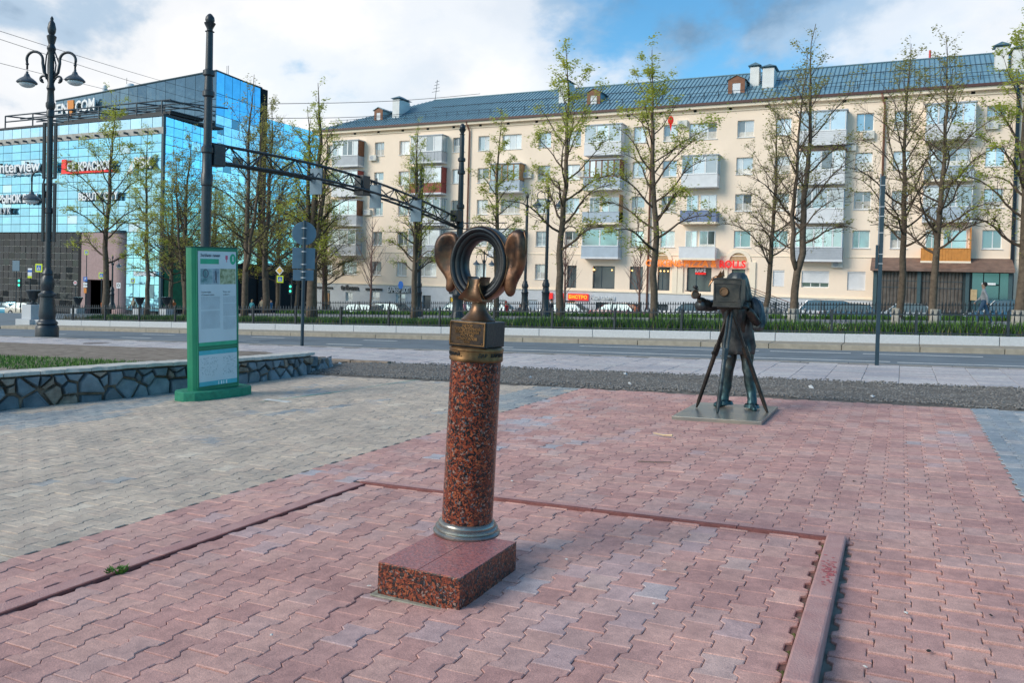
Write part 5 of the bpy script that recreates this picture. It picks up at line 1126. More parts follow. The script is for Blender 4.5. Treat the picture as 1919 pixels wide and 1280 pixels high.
# windows
fcache = {}
def window(h, Y=BY, par_=bld, org=BO, d=.22, gm=None, name='window', mull=None, frame=.07, sill=True):
    x0, x1, z0, z1 = h[:4]; w, hh = round(x1 - x0, 2), round(z1 - z0, 2); kind = h[5]
    key = (w, hh, kind, mull, sill)
    n = mull or {'w': 2, 'w3': 3, 'shop': 2, 'door': 1, 'vent': 1, 'shutter': 3}[kind]; mid = .45 + .08 * (hash((round(x0, 1), round(z0, 1))) % 3 - 1) if n == 2 else None
    fm = 'white_plastic' if kind in ('w', 'w3', 'shutter') else 'dark_pole'
    b = MB()
    b.box(0, 0, 0, frame, .06, hh); b.box(w - frame, 0, 0, w, .06, hh); b.box(frame, 0, 0, w - frame, .06, frame); b.box(frame, 0, hh - frame, w - frame, .06, hh)
    xs = [w * mid] if n == 2 else [w * k / n for k in range(1, n)]
    for x in xs: b.box(x - frame * .45, -.002, frame, x + frame * .45, .058, hh - frame)
    if sill and kind in ('w', 'w3'): b.box(-.06, -d - .08, -.05, w + .06, .0, -.002)
    loc = Vector((x0, Y + d, z0)) - org
    o = inst(name, b.mesh(name, M[fm]), loc, par_)
    gz_ = gm or (rnd.choice(['win_bright', 'win_bright', 'win_glass']) if h[4] >= 4 else rnd.choice(['win_glass', 'win_glass', 'win_dark', 'win_bright'])) if kind in ('w', 'w3') else 'shop_glass'
    edges = [0] + xs + [w]
    for i in range(len(edges) - 1):
        q = MB(); q.box(edges[i] + frame * .4, .025, frame * .9, edges[i + 1] - frame * .4, .035, hh - frame * .9)
        g2 = gz_ if rnd.random() < .7 else ('win_glass' if gz_ != 'shop_glass' else gz_)
        oo = q.build('pane', M[g2], o)
    if kind in ('w', 'w3') and rnd.random() < .5:
        q = MB(); q.box(frame, .010, frame, w - frame, .0235, frame + (hh - 2 * frame) * rnd.choice((.0, .3, .45)) + .02); q.build('curtain', M['curtain'], o)
    if kind == 'shutter':
        q = MB(); zc_ = hh * .28 if w > 2 else .02; q.box(-.03, -.10, zc_, w + .03, -.03, hh + .05); q.box(-.06, -.16, hh - .12, w + .06, -.03, hh + .1); q.build('roller_shutter', M['white_panel'], o)
    return o
for h in holes: window(h)
for h in low: window(h, Y=BY - .06, gm=None if h[5] == 'w' else 'shop_glass', sill=False)
# lamps glowing inside the cafe
mat('warm_lamp', (1, .6, .2), .5, emit=((1, .55, .15), 6))
for px_ in (1112, 1114, 1147, 1185, 1238, 1245, 1252):
    b = B(); p = aty(px_, 508, BY + .18); b.sphere((p.x, BY + .14, 2.85), .05, 8, 5); b.build('glowing_bulb', M['warm_lamp'], bld)
# glazed balconies and bays
def slats(b, x0, x1, z0, z1, y, n, t=.015):
    for k in range(n): a = z0 + (z1 - z0) * k / n; b.box(x0, y - t, a + .01, x1, y, a + (z1 - z0) / n - .01)
def balcony(x0, x1, f, low_m, top='glazed', side_m=None, n=3, frame_m='white_plastic', lab=None, slatn=0, gl=None, roof_m=None, depth=1.05, vert=False, lowh=.95):
    z = SILL[f] - lowh - .02; Yf = BY - depth; zt = SILL[f] + WH + .12
    s = MB(); s.T = Matrix.Translation(-BO); s.box(x0 - .05, Yf - .05, z - .16, x1 + .05, BY - .002, z)
    base = s.build('balcony', M['stucco_trim' if top == 'open' else 'white_panel'], bld)
    if lab: base['label'] = lab
    def P(nm, m, fn):
        q = MB(); q.T = Matrix.Translation(-BO); fn(q); o = q.build(nm, M[m], base); return o
    def lowf(q):
        if slatn and not vert: slats(q, x0, x1, z, SILL[f] - .05, Yf, slatn, .03); q.box(x0, Yf + .001, z, x1, Yf + .03, SILL[f] - .05)
        elif vert:
            q.box(x0, Yf + .001, z, x1, Yf + .02, SILL[f] - .05)
            for k in range(slatn): a = x0 + (x1 - x0) * k / slatn; q.box(a + .01, Yf - .025, z, a + (x1 - x0) / slatn - .015, Yf, SILL[f] - .06)
        else: q.box(x0, Yf - .03, z, x1, Yf + .03, SILL[f] - .05)
        for x in (x0, x1): q.box(x - .03 if x == x0 else x + .001, Yf - .03, z, x - .001 if x == x0 else x + .03, BY - .002, SILL[f] - .05)
        q.box(x0 - .06, Yf - .06, SILL[f] - .05, x1 + .06, Yf + .06, SILL[f] - .0)
    P('parapet_panel', low_m, lowf)
    if top == 'glazed':
        def fr(q):
            w = .06
            for k in range(n + 1): x = x0 + (x1 - x0) * k / n; q.box(max(x0, x - w), Yf - .03, SILL[f], min(x1, x + w), Yf + .03, zt)
            q.box(x0, Yf - .031, zt - .08, x1, Yf + .031, zt); q.box(x0, Yf - .031, SILL[f], x1, Yf + .031, SILL[f] + .07)
        P('frame', frame_m, fr)
        for k in range(n):
            a, c = x0 + (x1 - x0) * k / n + .07, x0 + (x1 - x0) * (k + 1) / n - .07
            P('pane', gl or rnd.choice(('win_glass', 'win_bright')), lambda q: q.box(a, Yf - .005, SILL[f] + .07, c, Yf + .005, zt - .08))
        if side_m: P('side_panel', side_m, lambda q: q.box(x1 - .02, Yf + .04, SILL[f], x1 + .03, BY - .002, zt))
        else:
            P('side_frame', frame_m, lambda q: (q.box(x1 - .02, Yf + .04, SILL[f], x1 + .03, Yf + .12, zt), q.box(x1 - .02, BY - .1, SILL[f], x1 + .03, BY - .002, zt), q.box(x1 - .02, Yf + .5, SILL[f], x1 + .025, Yf + .56, zt)))
            P('pane', 'win_glass', lambda q: q.box(x1, Yf + .05, SILL[f], x1 + .01, BY - .05, zt))
        P('side_panel', side_m or 'white_panel', lambda q: q.box(x0 - .03, Yf + .04, SILL[f], x0 + .02, BY - .002, zt))
        P('bay_roof', roof_m or 'grey_panel', lambda q: q.box(x0 - .12, Yf - .12, zt, x1 + .12, BY - .002, zt + .09))
    else:
        for (a, c) in ((x0 + .25, x0 + 1.25), (x0 + 1.45, x1 - .2)):
            window((a, c, SILL[f] - .3, SILL[f] + WH, f, 'w'), Y=BY - .3, d=.25, sill=False)
        if side_m: P('side_panel', side_m, lambda q: q.box(x1 - .02, Yf, z, x1 + .03, BY - .002, zt))
A0, A1 = -54.35, -51.12
balcony(A0, A1, 5, 'grey_panel', side_m='brown_wood', n=5, lab='top left bay with a brown side wall'); balcony(A0, A1, 4, 'white_panel', side_m='red_panel', n=4); balcony(A0, A1, 3, 'grey_panel', side_m='brown_wood', n=3); balcony(A0, A1, 2, 'grey_panel', side_m='grey_panel', n=3)
A0, A1 = -44.7, -41.1
balcony(A0, A1, 5, 'grey_panel', n=4, slatn=9, vert=True); balcony(A0, A1, 4, 'red_panel', n=4, side_m='red_panel', lab='bay with a dark red parapet'); balcony(A0, A1, 3, 'white_panel', n=4); balcony(A0, A1, 2, 'grey_panel', n=3)
balcony(-35.7, -32.6, 4, 'lightblue_panel', n=5, frame_m='tan_wood', side_m='tan_wood', gl='win_glass', lab='bay of tan wood above a pale blue parapet'); balcony(-35.7, -32.6, 2, 'white_panel', n=3)
A0, A1 = -26.2, -22.8
balcony(A0, A1, 5, 'white_panel', n=3, side_m='white_panel', gl='win_bright'); balcony(A0, A1, 4, 'lightblue_panel', n=6, frame_m='brown_wood', side_m='brown_wood'); balcony(A0, A1, 3, 'lightblue_panel', top='open', side_m='tan_wood'); balcony(A0, A1, 2, 'lightblue_panel', n=2, gl='win_glass')
A0, A1 = -17.3, -14.3
balcony(A0, A1, 4, 'white_panel', n=3, roof_m='grey_panel'); balcony(A0, A1, 3, 'blue_panel', top='open', lab='open balcony with a slate blue parapet'); balcony(A0, A1, 2, 'white_panel', top='open')
A0, A1 = -7.9, -4.4
balcony(A0, A1, 5, 'white_panel', n=3, slatn=6, gl='win_bright'); balcony(A0, A1, 4, 'white_panel', n=4, roof_m='gutter_brown'); balcony(A0, A1, 3, 'white_panel', n=3); balcony(A0, A1, 2, 'grey_panel', n=5, slatn=7, lab='bay with a grey slatted parapet')
A0, A1 = 1.21, 4.45
balcony(A0, A1, 5, 'white_panel', n=4, slatn=6, gl='win_bright'); balcony(A0, A1, 4, 'lightblue_panel', top='open'); balcony(A0, A1, 3, 'lightblue_panel', n=3); balcony(A0, A1, 2, 'orange_panel', top='open', side_m='orange_panel', slatn=16, vert=True, lab='open balcony with an orange parapet')
# drainpipes and air conditioners
for px_, m_ in ((880, 'pipe_brown'), (1221, 'pipe_brown'), (1655, 'pipe_brown'), (1904, 'dark_pole')):
    x = fx(px_, 300, BY); b = B(); b.tube([(x - .25, BY - .5, 17.0), (x - .1, BY - .3, 16.5), (x, BY - .16, 16.1), (x, BY - .16, gz(x) + .1)], .085 if px_ != 1904 else .14, 8); b.build('drainpipe', M[m_], bld, smooth=True)
b = MB(); b.box(-.42, -.30, -.28, .42, 0, .28); acme = b.mesh('air_conditioner', M['ac_white']); b = MB(); b.T = Matrix.Translation((-.1, -.302, 0)) @ Matrix.Rotation(PI / 2, 4, 'X'); b.lathe([(.21, 0), (.21, .01), (.17, .01), (.165, .002), (.05, .002), (.04, .012), (.001, .012)], n=18); fme = b.mesh('fan_grille', M['grey_panel'])
for (px_, py_) in ((701, 296), (690, 398), (990, 328), (1090, 326), (1280, 232), (1628, 254), (1594, 276), (1858, 235), (1569, 495), (766, 352)):
    p = aty(px_, py_, BY - .02); o = inst('air_conditioner', acme, p - BO, bld); inst('fan_grille', fme, (0, 0, 0), o)
# roof: front slope, hipped left end, back slope, standing seams
RX_, RY_, RZ_ = -46.5, 76.2, 21.05
b = B(); e0 = BY - .55; zb = 17.12
b.add([(BX0 - .6, e0, zb), (BX1, e0, zb), (BX1, RY_, RZ_), (RX_, RY_, RZ_), (BX0 - .6, BY + 12.5, zb), (BX1, BY + 12.5, zb)], [(0, 1, 2, 3), (0, 3, 4), (3, 2, 5, 4)]); b.build('roof', M['roof_metal'], bld)
sl = math.atan2(RZ_ - zb, RY_ - e0); LR = math.hypot(RZ_ - zb, RY_ - e0)
b = MB(); b.box(-.025, 0, 0, .025, LR, .06); rme = b.mesh('roof_rib', M['roof_rib'])
k = 0; x = RX_
while x < 13: inst('roof_rib', rme, Vector((x, e0, zb)) - BO, bld, rot=(sl, 0, 0)); x += .36
x = RX_ - .36
while x > BX0:
    f_ = (x - (BX0 - .6)) / (RX_ - BX0 + .6); inst('roof_rib', rme, Vector((x, e0, zb)) - BO, bld, rot=(sl, 0, 0), scale=(1, f_, 1)); x -= .36
b = B(); b.box(RX_, RY_ - .12, RZ_ - .02, BX1, RY_ + .12, RZ_ + .06); b.build('ridge_cap', M['roof_rib'], bld)
def on_roof(x, s): return Vector((x, e0 + s * (RY_ - e0), zb + s * (RZ_ - zb)))
# snow guards
mat('guard', (.05, .07, .085), .5)
g = MB(); g.tube([(0, 0, 0), (0, .05, .62)], .025, 4); g.tube([(0, .05, .60), (0, .45, .22)], .02, 4); gme = g.mesh('guard_post', M['guard'])
x = -55.0
while x < 13: inst('guard_post', gme, on_roof(x, .15) - BO, bld); x += 1.22
for dz in (.30, .58): b = B(); p0, p1 = on_roof(-56, .15), on_roof(14, .15); b.tube([p0 + Vector((0, .04, dz)), p1 + Vector((0, .04, dz))], .022, 4); b.build('guard_rail', M['guard'], bld)
x = -44
while x < 13: b = MB(); inst('guard_post', gme, on_roof(x, .58) - BO, bld, scale=(1, 1, .4)); x += 1.5
b = B(); p0, p1 = on_roof(-45, .58), on_roof(14, .58); b.tube([p0 + Vector((0, 0, .18)), p1 + Vector((0, 0, .18))], .035, 4); b.build('guard_rail', M['guard'], bld)
# dormers and chimneys
def dormer(x, s, w, h):
    p = on_roof(x, s); b = B(); y = p.y; z = p.z - .1
    b.box(x - w / 2, y, z, x + w / 2, y + 1.8, z + h); o = b.build('dormer', M['roof_metal'], bld)
    b = B(); b.box(x - w / 2 - .03, y - .06, z, x - w * .25, y - .002, z + h); b.box(x + w * .25, y - .06, z, x + w / 2 + .03, y - .002, z + h); b.box(x - w * .25, y - .06, z + h * .75, x + w * .25, y - .002, z + h); b.add([(x - w / 2 - .03, y - .06, z + h), (x + w / 2 + .03, y - .06, z + h), (x, y - .06, z + h + w * .25), (x - w / 2 - .03, y, z + h), (x + w / 2 + .03, y, z + h), (x, y, z + h + w * .25)], [(0, 1, 2), (5, 4, 3), (0, 2, 5, 3), (1, 4, 5, 2)]); b.build('gable_front', M['brown_wood'], o)
    b = B(); b.box(x - w * .25, y - .03, z, x + w * .25, y - .003, z + h * .75); b.build('hatch', M['white_panel'], o)
    b = B(); q = .18
    for sg in (-1, 1): b.add([(x, y - .15, z + h + w * .27), (x + sg * (w / 2 + q), y - .15, z + h - .06), (x + sg * (w / 2 + q), y + 2, z + h - .06), (x, y + 2, z + h + w * .27)] + [(x, y - .15, z + h + w * .27 + .05), (x + sg * (w / 2 + q), y - .15, z + h - .01), (x + sg * (w / 2 + q), y + 2, z + h - .01), (x, y + 2, z + h + w * .27 + .05)], [(0, 1, 2, 3), (4, 7, 6, 5), (0, 4, 5, 1), (1, 5, 6, 2), (2, 6, 7, 3)])
    b.build('dormer_roof', M['roof_rib'], o)
dormer(fx(712, 230, 71.6), .28, 1.0, 1.15); dormer(fx(1114, 200, 71.6), .28, 1.25, 1.2); dormer(fx(1381, 178, 71.8), .30, 1.35, 1.25)
def chimney(x, s, w, d, zt, capm='roof_rib'):
    p = on_roof(x, s); b = B(); b.box(x - w / 2, p.y, p.z - .3, x + w / 2, p.y + d, zt); o = b.build('chimney', M['chimney_white'], bld)
    b = B(); b.box(x - w / 2 + .1, p.y + .1, zt, x + w / 2 - .1, p.y + d - .1, zt + .12); q = .18
    b.add([(x - w / 2 - q, p.y - q, zt + .12), (x + w / 2 + q, p.y - q, zt + .12), (x + w / 2 + q, p.y + d + q, zt + .12), (x - w / 2 - q, p.y + d + q, zt + .12), (x, p.y + d * .3, zt + .5), (x, p.y + d * .7, zt + .5)], [(0, 1, 4), (1, 2, 5, 4), (2, 3, 5), (3, 0, 4, 5), (3, 2, 1, 0)]); b.build('cowl', M[capm], o)
chimney(fx(744, 235, 71.9), .32, .85, 2.0, 20.3); chimney(fx(1057, 200, 72.5), .42, .95, 1.6, 20.75); chimney(fx(1415, 160, 73.3), .50, .75, 1.0, 20.75); chimney(fx(1440, 170, 72.4), .38, .95, 2.0, 20.35); chimney(fx(1876, 120, 72.8), .42, .85, 1.0, 20.5); chimney(fx(1914, 130, 72.0), .30, 1.2, 2.0, 20.0)
b = B(); x = fx(815, 190, RY_); b.tube([(x, RY_, RZ_ - .2), (x + .25, RY_, RZ_ + 2.2)], .03, 5); 
for k in range(4): b.tube([(x + .05 + .05 * k - .45 + .08 * k, RY_, RZ_ + .9 + .35 * k), (x + .12 + .05 * k + .45 - .08 * k, RY_, RZ_ + 1.0 + .35 * k)], .022, 4)
b.build('antenna', M['guard'], bld)
b = B(); x = fx(1743, 95, RY_); b.tube([(x, RY_, RZ_), (x, RY_, RZ_ + .7)], .09, 8); b.build('flue', M['sign_red'], bld)
# cafe frontage: pilasters, arched niches, lettering
def arch_ring(b, xc, zc, r0, r1, y0, y1, n=16):
    vs = []; 
    for k in range(n + 1):
        a = PI * k / n
        for r, y in ((r0, y0), (r1, y0), (r1, y1), (r0, y1)): vs.append((xc + r * math.cos(a), y, zc + r * math.sin(a)))
    fs = [(k * 4 + i, k * 4 + (i + 1) % 4, (k + 1) * 4 + (i + 1) % 4, (k + 1) * 4 + i) for k in range(n) for i in range(4)]; b.add(vs, fs)
for xa in (fxx(1238, 480), fxx(1384, 480)):
    b = B(); arch_ring(b, xa, 3.75, .75, 1.05, BY - .12, BY - .002)
    for s in (-1, 1): b.box(xa + s * .9 - .15, BY - .12, 3.2, xa + s * .9 + .15, BY - .002, 3.75)
    b.build('arch', M['stucco_trim'], bld)
    b = B(); vs = [(xa, BY - .01, 3.75)] + [(xa + .75 * math.cos(PI * k / 14), BY - .01, 3.75 + .75 * math.sin(PI * k / 14)) for k in range(15)]; b.add(vs, [tuple(range(16))]); b.build('arch_niche', mat('niche_ochre', (.50, .36, .20), .9), bld)
for px_ in (1265, 1275, 1358, 1410):
    x = fxx(px_); b = B(); b.box(x - .25, BY - .15, .98, x + .25, BY - .002, 3.75); b.build('pilaster', M['stucco_trim'], bld)
b = B(); b.box(fxx(1290), BY - .45, 3.95, fxx(1350), BY - .002, 4.1); b.build('cafe_cornice', M['stucco_trim'], bld)
mat('letter_red', (.78, .02, .02), .4, emit=((.9, .03, .02), .35)); mat('letter_yellow', (.85, .50, .03), .4, emit=((.9, .5, .05), .3)); mat('letter_dark', (.05, .055, .06), .5); mat('letter_white', (.85, .85, .85), .5)
def sign_text(s, xl, xr, z, size, Y, m, name='lettering', par_=bld, org=BO, ext=.05, bold=.02):
    o = text(s, size, FRONT, M[m], par_, name, ext, 'LEFT', bold); me = o.data; x0 = min(v.co.x for v in me.vertices); x1 = max(v.co.x for v in me.vertices); k = (xr - xl) / (x1 - x0)
    for v in me.vertices: v.co.x = (v.co.x - x0) * k + xl - org.x; v.co.y += Y - org.y; v.co.z += z - org.z
    return o
mat('letter_orange', (.85, .22, .03), .4, emit=((.95, .25, .03), .35))  # orange puts the leaves' reflection into the colour of red letters
sign_text('CHIKENS-PIZZA &', fxx(1212, 495), fxx(1345, 495), 3.50, .80, BY - .35, 'letter_orange', bold=.018)
sign_text('ROLLS', fxx(1350, 495), fxx(1399, 495), 3.50, .84, BY - .35, 'letter_red', bold=.03)
sign_text('КАФЕ', fxx(1302), fxx(1322), 2.95, .42, BY + .15, 'letter_white'); sign_text('ОТКРЫТО', fxx(1302), fxx(1322), 2.68, .2, BY + .15, 'letter_red')
sign_text('tribuna', fx(640, 540, BY), fx(674, 540, BY), .45, .75, BY - .14, 'letter_dark'); sign_text('магазин часов', fx(687, 540, BY), fx(718, 540, BY), .38, .36, BY - .14, 'letter_dark'); sign_text('магазин часов', fx(596, 540, BY), fx(625, 540, BY), .38, .34, BY - .14, 'letter_dark')
sign_text('БАРБЕРШОП', fx(729, 540, BY), fx(770, 540, BY), .33, .72, BY - .14, 'letter_dark', bold=.01); sign_text('БАРБЕРШОП', fx(729, 540, BY) - .05, fx(770, 540, BY) - .05, .38, .70, BY - .20, 'letter_white', ext=.01)
sign_text('ТАТУ', fx(842, 545, BY), fx(853, 545, BY), .4, .6, BY - .14, 'letter_dark'); sign_text('Наши кальяны', fx(1108, 555, BY), fx(1153, 555, BY), .32, .55, BY - .14, 'letter_white', bold=.005)
for (a, c, nm, t_) in ((1024, 1037, 'red_sign', '♦'), (1051, 1058, 'red_sign', ''), (1066, 1104, 'red_sign', 'БИСТРО')):
    x0, x1 = fx(a, 556, BY), fx(c, 556, BY); b = B(); b.box(x0, BY - .25, .02, x1, BY - .12, .62); o = b.build(nm, M['letter_red'], bld)
    if t_ and t_ != '♦': sign_text(t_, x0 + .1, x1 - .1, .30, .42, BY - .27, 'letter_yellow', par_=o, ext=.005)
# posters in shop openings
for px_, m_, w in ((611, 'tan_wood', .7), (850, 'gold', .8), (1000, 'lightblue_panel', 1.0)):
    x = fx(px_, 565, BY); b = B(); b.box(x - w / 2, BY + .05, -1.4, x + w / 2, BY + .1, -.2); b.build('window_poster', M[m_], bld)
# outside stair with railing right of the cafe door
st_ = thing('stair', (-9, BY - .8, 0), label='dark metal stair with thin railings going down beside the cafe door', cat='stair')
b = MB(); xa, xb = fxx(1398, 540), fxx(1500, 590)
for k in range(8): x = xa + (xb - xa) * k / 8; z = 1.0 - .2 * k - .2; b.box(x + 9, -.2, z - .06, x + 9 + (xb - xa) / 8, .8, z)
b.build('tread', M['grey_panel'], st_)
for dz in (.9, .7, .5, .3, .1): b = MB(); b.tube([(xa + 9, -.2, .9 + dz), (xb + 9, -.2, -.7 + dz)], .03, 5); b.build('rail', M['pipe_brown' if dz == .9 else 'guard'], st_)
for k in range(6): x = xa + 9 + (xb - xa) * k / 5; b = MB(); b.tube([(x, -.2, .9 - .32 * k), (x, -.2, 1.8 - .32 * k)], .03, 5); b.build('post', M['guard'], st_)
# shop under the brown canopy at the right
cx0, cx1 = fx(1636, 530, 68.2), fx(1897, 530, 68.2); shp = thing('canopy_shop', ((cx0 + cx1) / 2, 69, gz(3)), label='single storey shop with brown canopy, ribbed dark shutters and a teal glass door', cat='shop'); so_ = Vector(shp.location)
def S(): b = MB(); b.T = Matrix.Translation(-so_); return b
b = S(); b.add([(cx0 - .2, 67.6, 3.35), (cx1 + .1, 67.6, 3.35), (cx1 + .1, BY - .02, 4.25), (cx0 - .2, BY - .02, 4.25), (cx0 - .2, 67.6, 3.15), (cx1 + .1, 67.6, 3.15), (cx1 + .1, BY - .02, 3.2), (cx0 - .2, BY - .02, 3.2)], [(0, 1, 2, 3), (7, 6, 5, 4), (4, 5, 1, 0), (5, 6, 2, 1), (7, 4, 0, 3)]); b.build('canopy', mat('canopy_brown', (.20, .12, .09), .6, var=.25, scale=2), shp)
b = S(); b.box(cx0, 68.3, -.3, cx1, BY - .05, 3.16); b.build('shop_body', mat('shop_dark', (.035, .05, .055), .4), shp)
mat('shutter_brown', (.12, .10, .085), .5, metal=.2, var=.3, scale=2.5)
xr = fx(1810, 530, 68.2); q = MB(); q.add([(0, 0, 0), (.06, -.05, 0), (.18, -.05, 0), (.24, 0, 0), (0, 0, 3.0), (.06, -.05, 3.0), (.18, -.05, 3.0), (.24, 0, 3.0)], [(0, 1, 5, 4), (1, 2, 6, 5), (2, 3, 7, 6)]); sme = q.mesh('shutter_rib', M['shutter_brown'])
x = cx0 + .5
while x < xr - .3: inst('shutter_rib', sme, Vector((x, 68.24, .12)) - so_, shp); x += .24
b = S()
for z in (1.9, 2.4): b.box(cx0 + .5, 68.15, z, xr - .2, 68.18, z + .05)
b.build('cross_bar', M['guard'], shp)
for px_ in (1640, 1722, 1813, 1894): x = fx(px_, 530, 68.0); b = S(); b.box(x - .12, 68.0, gz(x) - .1, x + .12, 68.2, 3.2); b.build('post', mat('post_teal', (.05, .09, .10), .5) if px_ == 1640 else M['post_teal'], shp)
glass_mat('teal_glass', (.10, .20, .23), .5, .05)
for (a, c, z0, z1) in ((1822, 1842, .3, 3.1), (1844, 1872, .3, 2.2), (1844, 1872, 2.3, 3.1), (1874, 1892, .3, 3.1)): b = S(); b.box(fx(a, 530, 68.1), 68.12, z0, fx(c, 530, 68.1), 68.17, z1); b.build('pane', M['teal_glass'], shp)
b = S(); b.box(fx(1819, 550, 68), 68.05, 1.1, fx(1831, 550, 68), 68.11, 1.9); b.build('notice', M['niche_ochre'], shp); b = S(); b.box(fx(1840, 530, 68), 68.02, 2.25, fx(1866, 530, 68), 68.1, 2.4); b.build('lamp_tube', M['letter_white'], shp)

# ------------------------------------------------------------------ glass shopping centre
glass_mat('cyan_glass', (.36, .76, .94), .92, .04, wav=.03, rand=.12); glass_mat('pale_glass', (.62, .85, .95), .92, .04, wav=.03, rand=.1); glass_mat('blue_glass', (.18, .55, .80), .92, .04, wav=.03, rand=.12); glass_mat('grey_glass', (.16, .27, .34), .85, .07, wav=.02, rand=.1); glass_mat('dark_glass', (.02, .028, .032), .5, .06, wav=.02, rand=.4)
mat('mullion', (.03, .07, .09), .5); mat('mullion_pale', (.40, .38, .34), .6); mat('pink_granite', (.36, .24, .23), .6, var=.1, scale=4, bump=.1); mat('roof_dark', (.05, .055, .06), .7)
gb = thing('glass_building', (-100, 80, -3), label='mirrored cyan glass shopping centre with roof steel and white shop lettering', cat='building'); GO = Vector((-100, 80, -3))
def G(): b = MB(); b.T = Matrix.Translation(-GO); return b
def curtain_wall(p0, p1, z0, z1, nu, nz, gm, mm, name='pane', inset=.035, cap=True, tw=.0045, mix=None):
    p0, p1 = Vector(p0), Vector(p1); u = (p1 - p0); ln = u.length; u /= ln; n = Vector((u.y, -u.x)); ang = math.atan2(u.y, u.x); w, h = ln / nu, (z1 - z0) / nz
    q = MB(); q.box(-w / 2 + inset, -.02, -h / 2 + inset, w / 2 - inset, .02, h / 2 - inset); mes = [q.mesh(name, M[g]) for g in ((gm,) if not mix else (gm, *mix))]
    back = G(); a = p0 - n * .06; c = p1 - n * .06; back.quad((a.x, a.y, z0), (c.x, c.y, z0), (c.x, c.y, z1), (a.x, a.y, z1)); back.build('mullion_grid', M[mm], gb)
    for i in range(nu):
        for j in range(nz):
            p = p0 + u * w * (i + .5); me = mes[0] if len(mes) == 1 or rnd.random() < .93 else rnd.choice(mes[1:])
            inst(name, me, Vector((p.x, p.y, z0 + h * (j + .5))) - GO, gb, rot=(rnd.gauss(0, tw), 0, ang + rnd.gauss(0, tw)))
GT = 20.3; GX = -80.4
curtain_wall((-126, 70), (GX, 70), 6.4, 18.2, 24, 11, 'cyan_glass', 'mullion', mix=('pale_glass',))
curtain_wall((-126, 70), (GX, 70), 19.0, GT, 24, 1, 'pale_glass', 'mullion')
b = G(); b.box(-126, 69.85, 18.2, GX + .1, 70.3, 19.0); b.build('pale_band', mat('band_stone', (.42, .40, .36), .8, var=.2, scale=1.5), gb)
for k in range(26): b = G(); x = -125 + k * 1.75; b.box(x, 69.3, 18.35, x + .12, 69.85, 18.6); b.build('bracket', M['guard'], gb)
b = G(); b.box(-126, 69.8, GT, GX + .15, 79.3, GT + .25); b.box(-126, 70.4, -4, GX - 1.2, 79.0, GT); b.build('core', M['roof_dark'], gb)
b = G(); b.box(GX - .2, 69.86, -4, GX + .14, 70.2, GT + .1); b.build('corner_post', M['mullion'], gb)
curtain_wall((GX, 70.1), (GX - .9, 79.3), 1.5, GT, 6, 17, 'cyan_glass', 'mullion', mix=('pale_glass',))
# lower storeys: dark ribbon glazing, pink granite entrance, clear glass
xd = fx(145, 480, 70)
curtain_wall((-126, 70.2), (xd, 70.2), -3.2, 6.3, 26, 11, 'dark_glass', 'mullion_pale', inset=.035, tw=.02)
b = G(); b.box(xd, 70.15, -4, fx(158, 480, 70), 70.3, 6.35); b.build('dark_strip', M['dark_hole'], gb)
xa, xb = fx(158, 480, 70), fx(222, 480, 70)
b = G(); b.box(xa, 69.6, .4, xb, 70.6, 6.3); b.box(xa, 69.6, -4, xa + .8, 70.6, .4); b.build('granite_wall', M['pink_granite'], gb)
b = G(); b.lathe([(1.35, -4), (1.35, 6.5)], (fx(222, 480, 70), 70.9, 0), 26); b.build('round_column', M['pink_granite'], gb, smooth=True, auto=40)
b = G(); b.lathe([(1.6, 6.3), (1.6, 6.6)], (fx(222, 480, 70), 70.9, 0), 26); b.build('column_cap', M['dark_pole'], gb, smooth=True, auto=40)
b = G(); b.box(xa + .8, 70.4, -4, xb, 70.5, .4); b.build('entrance_recess', M['dark_hole'], gb)
curtain_wall((fx(236, 480, 70), 70.1), (GX, 70.1), -3.2, 6.4, 5, 6, 'cyan_glass', 'mullion', mix=('dark_glass', 'grey_glass'))
mat('green_net', (.012, .12, .055), .8, var=.25, scale=1.5)
b = G(); b.box(GX - .7, 70.6, -4, GX - .12, 80, 1.6); b.build('dark_base', M['dark_hole'], gb)
b = G(); b.box(GX + .15, 70.3, -3, GX + .3, 74.5, 6.0); b.build('green_hoarding', M['green_net'], gb)
# upper stepped block
UA, UL, UR = (-81.6, 79.3), (-121.1, 84.7), (-82.9, 89.0)
curtain_wall(UL, UA, 24.4, 28.0, 18, 1, 'grey_glass', 'mullion'); curtain_wall(UL, UA, GT + .3, 24.4, 18, 2, 'grey_glass', 'mullion', mix=('dark_glass',))
curtain_wall(UA, UR, 25.2, 28.0, 6, 1, 'blue_glass', 'mullion'); curtain_wall(UA, UR, 22.4, 25.2, 6, 1, 'blue_glass', 'mullion'); curtain_wall(UA, UR, 3.0, 22.4, 6, 16, 'pale_glass', 'mullion', mix=('pale_glass', 'grey_glass'))
b = G(); b.add([(*p, z) for z in (GT, 28.15) for p in (UL, UA, UR, (-121, 96))], [(4, 5, 6, 7), (2, 3, 7, 6), (3, 0, 4, 7)]); b.build('upper_core', M['roof_dark'], gb)
b = G(); b.tube([(*UL, 28.1), (*UA, 28.1), (*UR, 28.1)], .14, 6); b.build('parapet_trim', M['mullion'], gb)
b = G(); b.box(-83.4, 88.9, -4, -82.7, 90.0, 28.0); b.build('dark_gap', M['dark_hole'], gb)  # black box paints in the shade of the gap between the blocks
for (px_, py_, w, h) in ((418, 215, 1.6, 1.2), (422, 272, 2.2, 1.0), (425, 300, 2.6, 1.2)):
    p = aty(px_, py_, 82.0); b = G(); b.box(p.x, 82.2, p.z - h / 2, p.x + .2, 82.2 + w, p.z + h / 2); b.build('open_vent_window', M['dark_pole'], gb)
